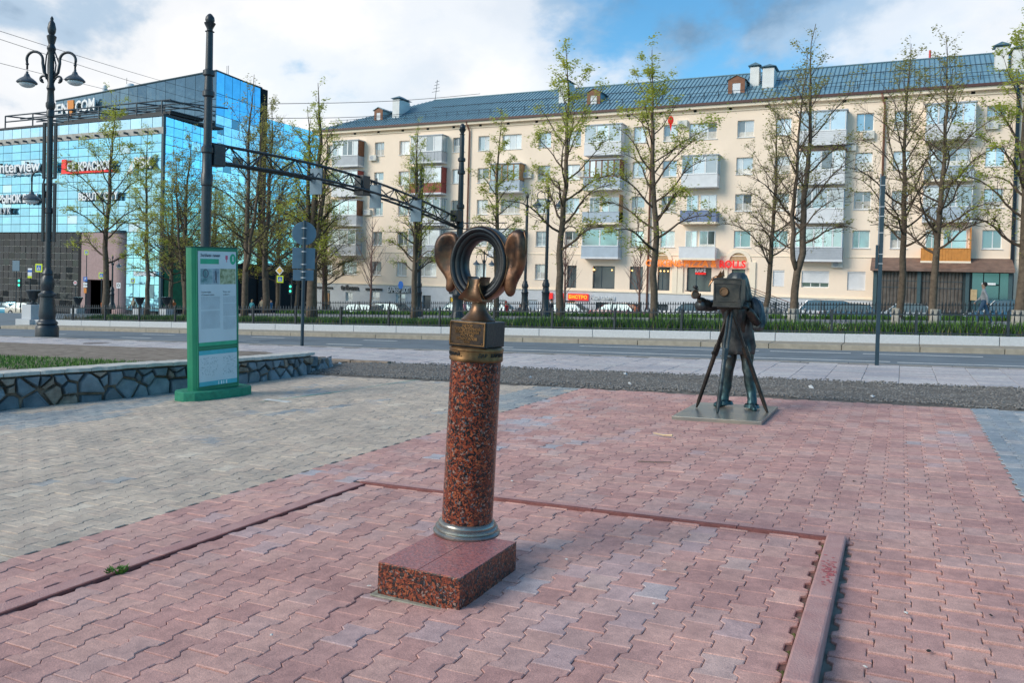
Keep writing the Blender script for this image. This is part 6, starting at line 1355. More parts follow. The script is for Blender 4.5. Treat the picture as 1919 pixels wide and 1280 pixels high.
curtain_wall((-82.9, 90.0), (-82.9, 112), 3.0, 24.0, 12, 18, 'cyan_glass', 'mullion', mix=('blue_glass', 'pale_glass'))
b = G(); b.box(-100, 90, -4, -83.1, 112, 24); b.build('rear_core', M['roof_dark'], gb)
b = G(); b.box(-83.3, 79.5, -4, -82.95, 112, 3.0); b.build('dark_base', M['dark_hole'], gb)
# roof-terrace steelwork
XS_ = [-114.9, -108.9, -101.5, -95.5, -88.5, -84.0]
for x in XS_:
    b = G(); b.tube([(x, 72.8, GT), (x, 72.8, 23.0)], .10, 5); b.build('steel_post', M['guard'], gb)
    b = G(); b.tube([(x, 72.8, 23.0), (x + 3.8, 80, 23.2)], .10, 5); b.build('steel_beam', M['guard'], gb)
for y, z in ((72.8, 23.0), (75, 23.05), (77.4, 23.1), (72.9, 22.2)): b = G(); b.tube([(-114.9, y, z), (-82.5, y, z)], .10, 5); b.build('steel_beam', M['guard'], gb)
b = G(); b.box(-103, 73.2, 21.4, -83.0, 78.5, 21.75); b.build('terrace_roof', M['roof_dark'], gb)
for x in (-92, -86.2, -83.2): b = G(); b.tube([(x, 73.3, GT), (x, 73.3, 21.5)], .08, 5); b.build('steel_post', M['guard'], gb)
b = G(); b.tube([(-82.8, 73, 23.0), (-82.8, 84, 23.0)], .1, 5); b.tube([(-82.8, 73, 21.7), (-82.8, 84, 21.7)], .1, 5); b.build('steel_beam', M['guard'], gb)
# rooftop items
for px_, w, h in ((190, .8, 1.6), (238, 1.6, 1.4)):
    p = aty(px_, 160, 84); b = G(); b.lathe([(w / 2, 28), (w / 2, 28 + h * .6), (w * .3, 28 + h)], (p.x, 84.6, 0), 14); b.build('roof_ventilator', M['white_panel'], gb, smooth=True, auto=40)
for px_ in (227, 415, 418): p = aty(px_, 130, 84); b = G(); b.tube([(p.x, 85, 28), (p.x, 85, 30.5)], .04, 4); b.build('aerial', M['guard'], gb)
# lettering
def gtext(s, px0, px1, py, size_px, Y, m, bold=.03, shadow=True, par_=gb):
    a, c = aty(px0, py, Y), aty(px1, py, Y); size = size_px / (FPX / (a - EYE).dot(fw)) * 1.35
    if shadow: sign_text(s, a.x + .12, c.x + .12, (a.z + c.z) / 2 - .05, size, Y + .3, 'letter_dark', org=GO, par_=gb, ext=.1, bold=bold)  # dark copy behind the letters stands in for their shadow on the glass
    return sign_text(s, a.x, c.x, (a.z + c.z) / 2, size, Y, m, org=GO, par_=gb, ext=.1, bold=bold)
gtext('interview', -4, 76, 313, 22, 69.4, 'letter_white'); gtext('ресторан — бар — караоке', 12, 60, 326, 5, 69.4, 'letter_white', 0, False)
gtext('СЕ КРАСНОЕ', 127, 210, 312, 16, 69.4, 'letter_white', .05); gtext('РБК', 252, 284, 306, 20, 69.4, 'letter_white', .04)
gtext('РЫНОК ЕДЫ', -2, 70, 373, 15, 69.4, 'letter_white', .05); gtext('BEAUTY CITY', 148, 222, 368, 15, 69.4, 'letter_white'); gtext('КОФЕЙНЯ', 252, 292, 514, 8, 69.6, 'letter_white', .02, False); gtext('Ж У К', -4, 20, 396, 12, 69.4, 'letter_white', .0)
a, c = aty(116, 312, 69.6), aty(211, 318, 69.6)
b = G(); b.box(a.x, 69.55, a.z - .9, a.x + .8, 69.7, a.z + .9); b.build('red_logo', M['letter_red'], gb); b = G(); b.box(a.x, 69.5, a.z - .95, c.x, 69.55, a.z - .72); b.build('red_underline', M['letter_red'], gb)
a = aty(237, 312, 69.5); b = G(); b.add([(a.x, 69.5, a.z - .9), (a.x + 1.1, 69.5, a.z - .9), (a.x + 1.1, 69.5, a.z + .9)], [(0, 1, 2)]); b.build('white_logo', M['letter_white'], gb)
a = aty(60, 314, 69.7); b = G(); b.box(a.x + 2.2, 69.62, a.z - .8, a.x + 5.2, 69.7, a.z + .6); b.build('cyan_banner', M['poster_cyan'], gb)
# roof letters on the upper block face (the face is slightly turned)
ua, ul = Vector(UA), Vector(UL); uu = (ua - ul).normalized()
def ublock(px, z):
    r = ray(px, 180); den = r.x * uu.y - r.y * uu.x; t = ((ul.x) * uu.y - (ul.y) * uu.x) / den; return Vector((r.x * t, r.y * t))
la, lb = ublock(104, 0), ublock(184, 0)
for word, f0, f1 in (('LEN', 0, .40), ('COM', .56, 1.0)):
    o = text(word, 2.5, FRONT, M['letter_white'], gb, 'lettering', .12, 'LEFT', .05); x0 = min(v.co.x for v in o.data.vertices); x1 = max(v.co.x for v in o.data.vertices); ln = (lb - la).length
    for v in o.data.vertices: s = ((v.co.x - x0) / (x1 - x0) * (f1 - f0) + f0) * ln; yy = v.co.y; v.co = Vector((la.x + uu.x * s, la.y + uu.y * s - .5 + yy, 26.3 + v.co.z)) - GO
pm_ = la + uu * ln * .475
b = G(); pts = [(-.7, 1.0), (.7, 1.0), (.75, -.1), (.1, -1.6), (-.6, -.3)]; vs = [(pm_.x + x, pm_.y - .8 + d, 26.5 + z) for d in (0, .2) for x, z in pts]; b.add(vs, [(4, 3, 2, 1, 0), (5, 6, 7, 8, 9)] + [(i, (i + 1) % 5, 5 + (i + 1) % 5, 5 + i) for i in range(5)]); b.build('orange_emblem', M['sign_orange'], gb)
# far building between the two blocks, with a red shop banner
fb = thing('far_building', (-78, 118, -3), label='dark distant shop building with a red banner seen beside the round sign back', cat='building'); FO = Vector((-78, 118, -3))
def Fb(): b = MB(); b.T = Matrix.Translation(-FO); return b
b = Fb(); b.box(-135, 118, -6, -66, 126, 3.5); b.build('wall', mat('dark_brick', (.055, .045, .045), .8, var=.3, scale=1), fb)
a, c = aty(488, 498, 114), aty(548, 498, 114); b = Fb(); b.box(a.x, 113.5, a.z - 1.2, c.x, 118, a.z + 1.3); b.build('red_banner', mat('banner_red', (.33, .02, .02), .5), fb)
o = sign_text('БАНКО', aty(524, 500, 113.4).x, aty(546, 500, 113.4).x, a.z, 1.4, 113.3, 'letter_white', par_=fb, org=FO)
b = Fb(); b.box(a.x - .4, 113.3, a.z - 1.5, c.x + .2, 118, a.z - 1.2); b.build('canopy_edge', M['white_panel'], fb)
for k in range(7): x = a.x + (c.x - a.x) * k / 7; b = Fb(); b.box(x, 117.6, -4.5, x + 1.0, 117.9, a.z - 1.6); b.build('window', M['dark_glass' if k % 3 else 'grey_glass'], fb)
b = Fb(); a2, c2 = aty(553, 545, 112), aty(606, 545, 112); b.box(a2.x, 112, -6, c2.x, 120, aty(580, 528, 112).z); b.build('pale_annex', M['plinth_grey'], fb)
b = Fb(); b.box(a2.x, 111.9, -6, c2.x, 112, aty(580, 570, 112).z); b.build('red_plinth', M['red_panel'], fb)
# houses that close the street at the far left and right, and a wooded skyline
hb = thing('far_block', (-150, 150, -4), label='long pale grey far block closing the street at the left', cat='building')
b = MB(); b.box(-60, 0, -6, 40, 12, 12); b.build('wall', M['plinth_grey'], hb)
# ------------------------------------------------------------------ trees
mat('bark', (.085, .062, .045), .9, col2=(.16, .12, .085), scale=7, bump=1.4, bscale=16, obj=True)
mat('bark_thin', (.075, .050, .036), .9, col2=(.12, .085, .06), scale=5)
mat('bark_red', (.20, .10, .08), .8, col2=(.26, .15, .12), scale=5); mat('lime', (.36, .34, .30), .9, var=.2, scale=9)
def leafmat(name, c1, c2):
    m = mat(name, c1, .55, col2=c2, scale=1.1); t = m.node_tree; b = t.nodes['Principled BSDF']; src = b.inputs['Base Color'].links[0].from_socket
    tr = t.nodes.new('ShaderNodeBsdfTranslucent'); mx = t.nodes.new('ShaderNodeMixShader'); mx.inputs[0].default_value = .5; out = [n for n in t.nodes if n.type == 'OUTPUT_MATERIAL'][0]
    t.links.new(src, tr.inputs[0]); t.links.new(b.outputs[0], mx.inputs[1]); t.links.new(tr.outputs[0], mx.inputs[2]); t.links.new(mx.outputs[0], out.inputs[0])
leafmat('leaf_green', (.42, .48, .06), (.66, .66, .14)); leafmat('leaf_olive', (.34, .33, .08), (.50, .46, .15)); leafmat('leaf_brown', (.22, .15, .07), (.34, .25, .11))
def make_tree(seed, H, R, start, stems, leafy, droop=.55, tr=.21, dens=1.0, lsize=.053):
    R_ = random.Random(seed); T = MB(); K = MB(); Lf = MB(); U = R_.uniform
    def leafc(p, n, s):
        for _ in range(n):
            q = p + Vector((R_.gauss(0, .09), R_.gauss(0, .09), R_.gauss(0, .07))); a, e = U(0, 6.28), U(-.9, .9); u = Vector((math.cos(a), math.sin(a), 0)) * s * U(.6, 1.3); w = Vector((-math.sin(a) * math.cos(e), math.cos(a) * math.cos(e), math.sin(e))) * s * U(.5, .9)
            Lf.add([q - u, q - w, q + u, q + w], [(0, 1, 2, 3)])
    def twig(p, d, ln, r, lv):
        n = 3 if lv < 2 else 2; pts = [p]; c = p
        for i in range(n): d = (d + Vector((R_.gauss(0, .16), R_.gauss(0, .16), R_.gauss(0, .10) + .04))).normalized(); c = c + d * ln / n; pts.append(c)
        K.tube(pts, [r * (1 - .75 * i / n) for i in range(n + 1)], 3, cap=False)
        if lv < 2:
            for _ in range(R_.randint(1, 3)):
                f = U(.25, 1); q = pts[min(n, int(f * n))].lerp(pts[min(n, int(f * n) + 1)], U(0, 1)) if int(f * n) < n else pts[n]
                dd = (d + Vector((R_.gauss(0, .6), R_.gauss(0, .6), R_.gauss(0, .45) + .1))).normalized(); twig(q, dd, ln * U(.4, .65), r * .55, lv + 1)
        if R_.random() < leafy: leafc(c, R_.randint(3, 6), lsize)
        if R_.random() < leafy * .5: leafc(pts[n - 1], R_.randint(1, 4), lsize)
    on = None
    for si in range(stems):
        lean = Vector((0, 0, 0)) if si == 0 else Vector((math.cos(si * 6.28 / stems + .6), math.sin(si * 6.28 / stems + .6), 0)) * (.30 + .1 * si)
        Hs = H * (1 - .10 * si); z = 0; p = Vector((0, 0, -.15)); n = 16; pts = []; base_z = start * H * .75 if stems > 1 and si else 0
        wob = Vector((0, 0, 0)); o0 = on(base_z)[0].copy() if si else None
        for i in range(n + 1):
            f = i / n; zz_ = base_z + (Hs - base_z) * f
            wob += Vector((R_.gauss(0, .045), R_.gauss(0, .045), 0)); pts.append(Vector((0, 0, zz_ - (.15 if i == 0 and not si else 0))) + wob * (1 if i else 0) + lean * (f ** .75) * H * .12 + (Vector((o0.x, o0.y, 0)) if si else Vector((0, 0, 0))))
        r0_ = tr * (1 if si == 0 else .62); rad = [max(.012, r0_ * (1 - f / n) ** .85 * (1.22 if f == 0 and si == 0 else 1)) for f in range(n + 1)]
        T.tube(pts, rad, 9)
        def on(h, pts=pts, base_z=base_z, Hs=Hs, r0_=r0_):
            t = (h - base_z) / (Hs - base_z) * n; i = min(n - 1, max(0, int(t))); return pts[i].lerp(pts[i + 1], t - i), r0_ * max(.03, (1 - t / n)) ** .85
        nb = int((26 if stems == 1 else 17) * dens); ga = U(0, 6.28)
        for k in range(nb):
            f = (k + U(0, .8)) / nb; h = max(start * H, base_z + .3) + (Hs * .985 - max(start * H, base_z + .3)) * f; o, rr = on(h); ga += 2.4 + U(-.5, .5); a = ga
            L_ = R * (.55 + .6 * math.sin(PI * min(1, .25 + f * .85))) * U(.75, 1.15) * (1 - .55 * f ** 2); up = (.22 + 1.05 * f) * U(.7, 1.3); d = Vector((math.cos(a), math.sin(a), up)).normalized()
            m = 7; bp = [o]; c = o
            for i in range(m):
                ft = i / m; d = (d + Vector((R_.gauss(0, .11), R_.gauss(0, .11), (.18 if ft < .35 else -droop * (1 - f) * .45) + R_.gauss(0, .05)))).normalized(); c = c + d * L_ / m; bp.append(c)
            br = min(rr * .45, .014 + .017 * L_); K.tube(bp, [br * (1 - .82 * i / m) for i in range(m + 1)], 5, cap=False)
            ns = int((3.4 * L_ + 3) * dens)
            for j in range(ns):
                t = U(.18, 1.0) * m; i = min(m - 1, int(t)); q = bp[i].lerp(bp[i + 1], t - i); bd = (bp[i + 1] - bp[i]).normalized()
                dd = (bd * .7 + Vector((R_.gauss(0, .55), R_.gauss(0, .55), R_.gauss(0, .35) + .22))).normalized(); twig(q, dd, L_ * U(.18, .36) * (1.15 - .5 * t / m), br * .42 * (1.1 - .6 * t / m), 0 if L_ > .9 else 1)
            if R_.random() < leafy: leafc(bp[-1], 5, lsize)
        # small shoots hugging the trunk
        for k in range(int(26 * leafy * dens)):
            h = U(start * H * .8 + base_z * .3, Hs * .8)
            if h > base_z: o, rr = on(h); a = U(0, 6.28); twig(o, Vector((math.cos(a), math.sin(a), .8)).normalized(), U(.2, .5), .012, 2)
    return T, K, Lf
TV = {}
def variant(key, leafm, *a, **k):
    T, K, Lf = make_tree(*a, **k); TV[key] = (T.mesh('trunk', M['bark'], True), K.mesh('crown', M['bark_thin']), Lf.mesh('leaves', M[leafm]), a[1])
variant('g1', 'leaf_green', 11, 12, 2.7, .26, 1, .78, tr=.18)
variant('g2', 'leaf_green', 12, 12, 2.9, .24, 1, .80, tr=.18)
variant('g3', 'leaf_green', 13, 12, 2.5, .24, 3, .55, tr=.25, dens=.95)
variant('slim', 'leaf_green', 14, 12, 1.6, .25, 1, .9, tr=.15)
variant('o1', 'leaf_olive', 15, 12, 2.9, .25, 2, .24, tr=.17, dens=1.1)
variant('o2', 'leaf_olive', 16, 12, 3.0, .27, 1, .22, tr=.165, dens=1.25)
variant('o3', 'leaf_olive', 19, 12, 2.8, .25, 1, .26, tr=.165, dens=1.25)
variant('d1', 'leaf_green', 17, 12, 3.2, .20, 2, .42, tr=.2, dens=1.35)
variant('d2', 'leaf_olive', 18, 12, 3.4, .18, 2, .50, tr=.2, dens=1.3)
def tree(px, Y, ytop, key, lab, rz=0, wide=1, lime=False, grp='linden trees in the park', thick=1):
    x = fx(px, 575, Y); z = gz(x) + .12; H = aty(px, ytop, Y).z - z; tm, km, lm, H0 = TV[key]; s = H / H0
    t_ = thing('linden_tree', (x, Y, z), rz, lab, 'tree', grp)
    sc = (s * wide, s * wide, s)
    inst('trunk', tm, (0, 0, 0), t_, scale=(s * thick, s * thick, s)); c = inst('crown', km, (0, 0, 0), t_, scale=sc); inst('leaves', lm, (0, 0, 0), c)
    if lime: b = MB(); b.lathe([(.27 * s * thick, 0), (.225 * s * thick, .4), (.214 * s * thick, .8)], n=12); b.build('lime_wash', M['lime'], t_, smooth=True, auto=40)
tree(200, 34, 175, 'g2', 'green leafed tree with a forked trunk right of the black street lamp', 1.0, .95)
tree(275, 44, 235, 'slim', 'thin dark tree in front of the last cyan glass before the corner', 2.0, 1.2)
tree(347, 36, 245, 'd2', 'olive tree directly left of the green board', .4, .85)
tree(458, 35, 135, 'o1', 'tall tree rising above the green board right of the gantry post', 3.0, .95)
tree(500, 50, 190, 'd2', 'dense tree in front of the far cyan wing of the glass building', 1.4, .85)
tree(585, 34, 155, 'g3', 'big many stemmed tree hiding the left end of the apartment block', 1.2, .95, thick=1.15)
tree(776, 36, 225, 'g3', 'tree with a thin leader beside the lamp post left of the bronze ear', 2.6, .8, thick=.8)
tree(930, 40, 205, 'slim', 'narrow green tree whose trunk shows through the oval bronze frame', .7, 1.25, thick=1.2)
tree(1050, 34, 85, 'g1', 'tall green tree leaning beside the slender black lamp post', .3, 1.05)
tree(1224, 34, 92, 'g2', 'broad green tree left of the statue before the red cafe sign', 2.2, 1.12)
tree(1433, 37, 190, 'o3', 'bare looking tree with a bent trunk just right of the bronze photographer', 4.1, .9, True)
tree(1487, 34, 50, 'o1', 'tallest olive brown tree right of the statue', .9, .95, True)
tree(1682, 36, 85, 'o2', 'bare tree directly right of the tall steel pole', 3.3, .95, True)
tree(1753, 34, 65, 'o3', 'bare tree before the ribbed shutters of the canopy shop', 5.2, 1.0, True)
tree(1912, 33, 20, 'g1', 'green tree cut by the right edge of the picture', 3.9, 1.0, True, thick=1.3)
for px_, Y, yt, key, lab, rz in ((320, 52, 330, 'd1', 'brownish tree in the gap between the corner and the board', 1), (395, 58, 330, 'd1', 'brownish tree behind the gantry post', 2.2), (432, 66, 350, 'd1', 'low brownish tree above the right edge of the board', 3), (520, 68, 330, 'd1', 'brown budding tree above the red banner shop', 4.4), (555, 60, 340, 'd2', 'olive tree behind the round sign back', 5), (610, 64, 350, 'd2', 'olive tree at the far corner of the apartment block', .3)):
    tree(px_, Y, yt, key, lab, rz, 1.35, grp='budding trees along the side street')
# young bare saplings
def sapling(px, Y, ytop, lab, seed):
    R_ = random.Random(seed); x = fx(px, 575, Y); z = gz(x) - .3; H = aty(px, ytop, Y).z - z; t_ = thing('sapling', (x, Y, z), 0, lab, 'tree', 'young bare trees')
    b = MB(); b.tube([(0, 0, 0), (.03, 0, H * .3), (0, .02, H * .6), (.02, 0, H)], [.085, .07, .045, .01], 6); b.build('trunk', M['bark_red'], t_, smooth=True)
    b = MB()
    for k in range(34):
        h = H * R_.uniform(.30, .9); a = R_.uniform(0, 6.28); L_ = H * .42 * (1.1 - h / H) + .2; c = Vector((0, 0, h)); d = Vector((math.cos(a) * .75, math.sin(a) * .75, 1)).normalized(); pts = [c]
        for i in range(4): d = (d + Vector((R_.gauss(0, .08), R_.gauss(0, .08), .10))).normalized(); c = c + d * L_ / 4; pts.append(c)
        b.tube(pts, [.022, .017, .012, .008, .004], 3, cap=False)
        for j in range(3): q = pts[R_.randint(1, 3)]; dd = (d + Vector((R_.gauss(0, .4), R_.gauss(0, .4), .2))).normalized(); b.tube([q, q + dd * L_ * .35], [.009, .004], 3, cap=False)
    b.build('crown', M['bark_red'], t_)
sapling(694, 46.9, 405, 'reddish bare sapling in front of the tribuna lettering', 1); sapling(1057, 46.9, 440, 'reddish bare sapling beside the red shop sign', 2); sapling(1197, 46.9, 455, 'reddish bare sapling left of the broad green tree', 3); sapling(604, 62, 420, 'thin bare sapling between the round sign and the first shop window', 4)
# red carnival mask shape caught in the tree and a small orange emblem ribbon
p = aty(1257, 225, 34.5); b = MB(); b.sphere((0, 0, 0), .16, 10, 7, (.8, .5, 1.2)); b.add([(-.05, 0, -.15), (.05, 0, -.15), (.02, .02, -.5)], [(0, 1, 2), (2, 1, 0)]); o = b.build('balloon', M['letter_red'], smooth=True); o.location = p
tag(o, 'small deflated red balloon caught in the top of the broad green tree', 'balloon')

# ------------------------------------------------------------------ cars
mat('tyre', (.02, .02, .022), .85); mat('rim', (.45, .46, .48), .3, metal=.8); glass_mat('car_glass', (.10, .16, .18), .35, .04); mat('tail_red', (.5, .02, .02), .3); mat('head_lamp', (.7, .72, .75), .15)
def paint(n, c): mat(n, c, .28, var=.02, coat=1, spec=.6); return n
def car(px, Y, col_, lab, kind='sedan', rz=0.0, off=-.62):
    x = fx(px, 580, Y); t_ = thing('parked_car', (x, Y, gz(x) + off), rz, lab, 'car', 'cars parked along the far side of the boulevard')
    Lc, hw = (4.4, .87) if kind == 'sedan' else (4.6, .92); belt = .88 if kind == 'sedan' else .98; top_ = 1.43 if kind == 'sedan' else 1.68
    # body: side outline lofted across the width
    so = [(-2.2, .35), (-2.2, .62), (-2.12, .80), (-1.5, belt), (1.3 if kind == 'sedan' else 1.9, belt + .04), (2.05, belt - .02), (2.2, .66), (2.18, .35), (1.75, .22), (-1.75, .22)]
    b = MB(); vs = []; k = len(so)
    for y, s, dz in ((-hw + .0, .97, 0), (-hw * .97, 1.0, 0), (hw * .97, 1.0, 0), (hw, .97, 0)):
        vs += [(px_ * s, y if abs(y) < hw else y * 1.0, .5 + (pz - .5) * (1 if abs(s - 1) < .01 else .9)) for px_, pz in so]
    fs = [tuple(range(k)), tuple(range(3 * k, 4 * k))[::-1]] + [(j * k + i, (j + 1) * k + i, (j + 1) * k + (i + 1) % k, j * k + (i + 1) % k) for j in range(3) for i in range(k)]
    b.add(vs, fs); body = b.build('body', M[col_], t_, smooth=True, bevel=.05)
    g0 = [(-1.25, belt - .02), (-.65, top_ - .05), (-.2, top_), (.7 if kind == 'sedan' else 1.5, top_), (1.1 if kind == 'sedan' else 1.9, top_ - .12), (1.65 if kind == 'sedan' else 2.1, belt)]
    b = MB(); vs = []; k = len(g0)
    for y0, s in ((-1, 1), (1, 1)):
        for (a, z) in g0: f = (z - belt) / (top_ - belt); vs.append((a, y0 * (hw * .96 - .17 * max(0, f)), z))
    b.add(vs, [tuple(range(k)), tuple(range(k, 2 * k))[::-1]] + [(i, k + i, k + (i + 1) % k, (i + 1) % k) for i in range(k)]); b.build('greenhouse', M['car_glass'], t_, bevel=.02)
    b = MB(); r = [g0[1], g0[2], g0[3], g0[4]]; w = hw * .80
    vs = [(a, s * w, z + .012 + dz) for dz in (0, .02) for s in (-1, 1) for a, z in r]; b.add(vs, [(8, 9, 13, 12), (9, 10, 14, 13), (10, 11, 15, 14), (0, 1, 9, 8), (1, 2, 10, 9), (2, 3, 11, 10), (4, 12, 13, 5), (5, 13, 14, 6), (6, 14, 15, 7), (0, 8, 12, 4), (3, 7, 15, 11)]); b.build('roof', M[col_], t_)
    for xp in ((g0[0], g0[1]), (g0[4], g0[5])):
        for s in (-1, 1): b = MB(); b.tube([(xp[0][0], s * (hw * .95), xp[0][1]), (xp[1][0], s * (hw * .82), xp[1][1])] if xp[0][1] < xp[1][1] else [(xp[0][0], s * hw * .82, xp[0][1]), (xp[1][0], s * hw * .95, xp[1][1])], .035, 5); b.build('pillar', M[col_], t_)
    for s in (-1, 1): b = MB(); b.tube([(.15, s * hw * .955, belt), (.15, s * hw * .80, top_)], .035, 5); b.build('pillar', M['guard'], t_); b = MB(); b.box(-.85, s * (hw + .1) - .08, belt, -.70, s * (hw + .1) + .08, belt + .13); b.build('mirror', M[col_], t_, bevel=.03)
    for wx in (-1.38, 1.35):
        for s in (-1, 1):
            b = MB(); b.T = Matrix.Translation((wx, s * (hw - .08), .33)) @ Matrix.Rotation(PI / 2, 4, 'X'); b.lathe([(.25, -.11), (.33, -.09), (.335, .09), (.25, .11)], n=20); o = b.build('wheel', M['tyre'], t_, smooth=True, auto=40); b = MB(); b.T = Matrix.Translation((wx, s * (hw - .08), .33)) @ Matrix.Rotation(PI / 2, 4, 'X'); b.lathe([(.20, -.115), (.20, .115)], n=14); b.build('rim', M['rim'], o)
    for s in (-1, 1):
        b = MB(); b.box(-2.24, s * .62 - .16, .60, -2.1, s * .62 + .16, .74); b.build('headlight', M['head_lamp'], t_, bevel=.03); b = MB(); b.box(2.1, s * .66 - .14, .66, 2.24, s * .66 + .14, .84); b.build('tail_light', M['tail_red'], t_, bevel=.03)
paint('p_teal', (.05, .22, .28)); paint('p_beige', (.55, .50, .40)); paint('p_silver', (.42, .46, .48)); paint('p_red', (.22, .02, .04)); paint('p_white', (.72, .73, .74)); paint('p_dark', (.04, .05, .065)); paint('p_blue', (.03, .12, .20)); paint('p_cyan', (.02, .28, .42)); paint('p_brown', (.16, .12, .09))
car(12, 58, 'p_cyan', 'bright blue car at the far left edge', off=-.75, rz=.1); car(52, 54, 'p_beige', 'beige car behind the granite pier', off=-.7, rz=PI + .1)
car(672, 60, 'p_silver', 'silver estate car with a blue windscreen before the tribuna shop', 'suv', off=-1.05); car(740, 63, 'p_brown', 'dark brown car partly hidden behind the silver estate', 'suv', PI, off=-1.05); car(862, 61, 'p_teal', 'teal car behind the ornate gantry post'); car(925, 62, 'p_white', 'white car seen low under the bronze frame'); car(1060, 60, 'p_white', 'white car below the red shop sign')
car(1165, 57.5, 'p_red', 'dark red car right of the red shop sign', rz=PI); car(1300, 57.5, 'p_white', 'white car directly left of the bronze photographer'); car(1378, 60, 'p_red', 'second red car hidden behind the statue'); car(1535, 57.5, 'p_white', 'white tall car right of the tallest tree', 'suv'); car(1606, 57, 'p_blue', 'dark blue car left of the steel pole', rz=PI); car(1700, 58.5, 'p_silver', 'silver car in front of the ribbed shutters'); car(1885, 57, 'p_blue', 'blue car behind the walking man at the right', 'suv')

# ------------------------------------------------------------------ people
def person(px, Y, off, H, fz, topc, legc, hairc, lab, step=.22, shorts=False, bag=None):
    x = fx(px, 575, Y); t_ = thing('person', (x, Y, gz(x) + off), fz, lab, 'person'); k = H / 1.75; nd = []; ed = []; J = {}
    def jn(nm, a, b_, c, r, q=None):
        J[nm] = len(nd); nd.append((a * k, b_ * k, c * k, r * k))
        if q: ed.append((J[q], J[nm]))
    jn('p', 0, 0, .95, .135); jn('b', 0, 0, 1.12, .125, 'p'); jn('c', 0, 0, 1.33, .145, 'b'); jn('n', 0, -.01, 1.48, .055, 'c'); jn('h', 0, -.02, 1.60, .088, 'n'); jn('t', 0, -.015, 1.69, .075, 'h')
    for s in (-1, 1):
        st_2 = step * s
        jn(f'h{s}', s * .09, 0, .88, .095, 'p'); jn(f'k{s}', s * .10, -st_2 * .7 - .02, .48, .065, f'h{s}'); jn(f'a{s}', s * .10, -st_2 * .9 + (.10 if s * step < 0 else 0), .09, .045, f'k{s}'); jn(f'f{s}', s * .10, -st_2 * .9 - .12, .04, .038, f'a{s}')
        jn(f's{s}', s * .18, 0, 1.39, .062, 'c'); jn(f'e{s}', s * .23, st_2 * .35 + .02, 1.12, .048, f's{s}'); jn(f'w{s}', s * .22, st_2 * .8 - .08, .90, .036, f'e{s}'); jn(f'g{s}', s * .21, st_2 * .85 - .11, .82, .034, f'w{s}')
    me = skin_mesh('body', nd, ed, M[topc], 2)
    for m_ in (legc, 'skin', 'shoe_dark'): me.materials.append(M[m_])
    for p in me.polygons:
        c = p.center / k
        p.material_index = 3 if c.z < .085 else (1 if c.z < (1.0) and abs(c.x) < .19 else 0)
        if c.z > 1.475 or (abs(c.x) > .17 and c.z < .88 and c.z > .7): p.material_index = 2
    inst('body', me, (0, 0, 0), t_)
    b = MB(); b.sphere((0, .012 * k, 1.655 * k), .098 * k, 12, 8, (.92, 1.0, 1.05)); b.v = [v for v in b.v]; o = b.build('hair', M[hairc], t_, smooth=True); o.location = (0, .014, .012)
    b = MB(); b.sphere((0, -.108 * k, 1.60 * k), .014 * k, 6, 4, (.8, 1, 1.3)); b.build('nose', M['skin'], t_, smooth=True)
    if bag: b = MB(); b.box(-.14, .10, 1.05, .14, .26, 1.42); b.build('backpack', M[bag], t_, bevel=.04)
mat('skin', (.50, .29, .20), .6, var=.05); mat('shoe_dark', (.05, .045, .045), .7); mat('hair_dark', (.03, .02, .015), .7); mat('hair_red', (.28, .03, .02), .7); mat('hair_fair', (.30, .20, .10), .7)
for n_, c_ in (('c_grey', (.42, .42, .43)), ('c_jeans', (.06, .12, .20)), ('c_red', (.60, .02, .02)), ('c_pink', (.60, .28, .32)), ('c_dark', (.03, .035, .05)), ('c_orange', (.55, .16, .05)), ('c_beige', (.25, .22, .16)), ('c_blue', (.04, .16, .32)), ('c_teal', (.05, .25, .30))): mat(n_, c_, .85, var=.12, scale=12)
person(1843, 40, .19, 1.78, -PI / 2, 'c_grey', 'c_jeans', 'hair_dark', 'man in grey sweater and blue jeans walking left past the shop', .26)
person(949, 52, -.7, 1.7, PI / 2, 'c_red', 'c_dark', 'hair_red', 'person in a bright red jacket seen right of the frame foot')
person(871, 50, -.5, 1.65, -PI / 2, 'c_pink', 'c_pink', 'hair_red', 'red haired person in pale pink beside the gantry post')
person(1034, 52, -.6, 1.75, PI / 2, 'c_dark', 'c_dark', 'hair_dark', 'person in dark clothes with backpack near the red shop sign', bag='c_blue')
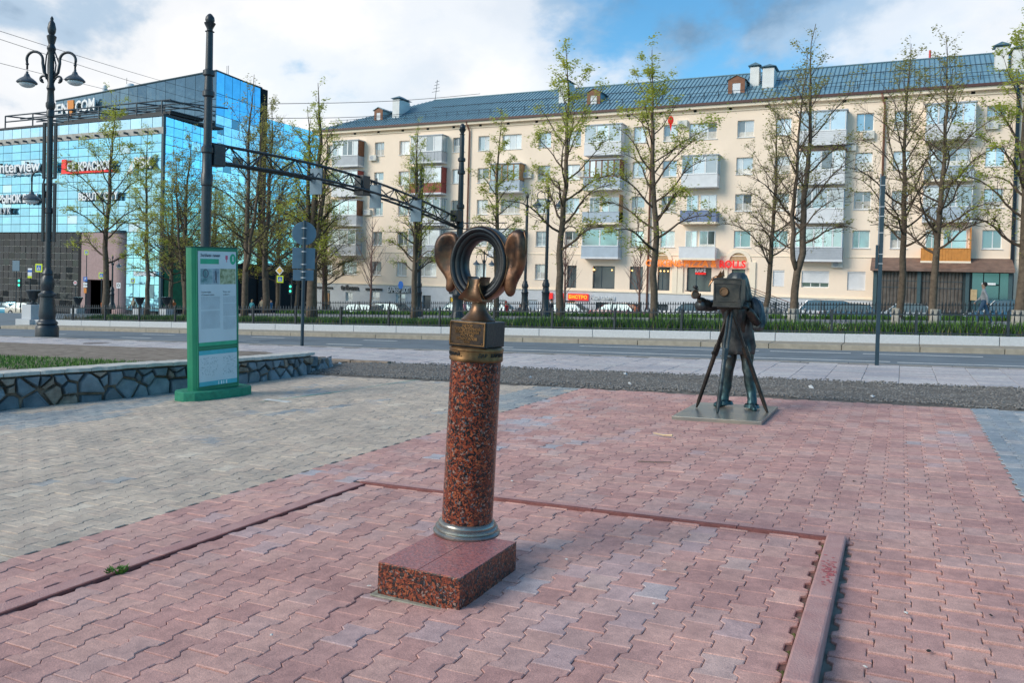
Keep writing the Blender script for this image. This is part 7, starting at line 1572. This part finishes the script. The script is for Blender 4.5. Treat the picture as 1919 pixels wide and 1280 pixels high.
person(250, 50, -.45, 1.72, 0, 'c_beige', 'c_dark', 'hair_fair', 'person in a beige jacket behind the fence near the first tree')
person(193, 53, -.6, 1.68, PI / 2, 'c_orange', 'c_dark', 'hair_red', 'person with a red cap left of the first tree trunk')
person(326, 54, -.6, 1.7, -PI / 2, 'c_orange', 'c_jeans', 'hair_dark', 'person in an orange top just left of the board')
person(472, 52, -.55, 1.65, 0, 'c_teal', 'c_dark', 'hair_fair', 'person in a teal jacket right of the board')
person(491, 53, -.5, 1.75, PI, 'c_beige', 'c_dark', 'hair_dark', 'person in grey brown clothes under the bare tree')
person(508, 56, -.6, 1.65, PI / 2, 'c_blue', 'c_dark', 'hair_dark', 'person in blue near the diamond sign')
person(1573, 60, -.75, 1.78, PI / 2, 'c_beige', 'c_dark', 'hair_dark', 'person whose head shows above the dark blue car')
person(975, 55, -.85, 1.6, 0, 'c_dark', 'c_red', 'hair_dark', 'person bending low right of the person in red')
for px_, Y in ((592 // 1, 47.3),):
    pass
# black planters near the crossing
for k, (px_, lab) in enumerate(((146, 'black planter urn left of the parking sign'), (262, 'black planter urn near the cafe lettering'), (312, 'black planter urn at the glass corner'))):
    x = fx(px_, 575, 50); t_ = thing('planter', (x, 50, gz(x) - .2), label=lab, cat='planter', group='black urns on pale blocks')
    b = MB(); b.box(-.42, -.42, -.3, .42, .42, .55); b.build('block', M['pale_granite'], t_, bevel=.02)
    b = MB(); b.lathe([(.2, .55), (.2, .6), (.1, .7), (.1, .8), (.25, 1.0), (.42, 1.45), (.44, 1.5), (.38, 1.52)], n=18); b.build('urn', M['black_iron'], t_, smooth=True, auto=35)
# guard bollards row beyond the fence near the diamond sign
b = MB(); b.lathe([(.06, 0), (.06, .8), (.02, .86)], n=10); bme = b.mesh('bollard', M['white_plastic'])
for k in range(9):
    px_ = 526 + k * 9; x = fx(px_, 575, 56); o = inst('bollard', bme, (x, 56, gz(x) - .8)); tag(o, 'short white bollard in the row below the diamond sign', 'bollard', 'white bollards along the side street')
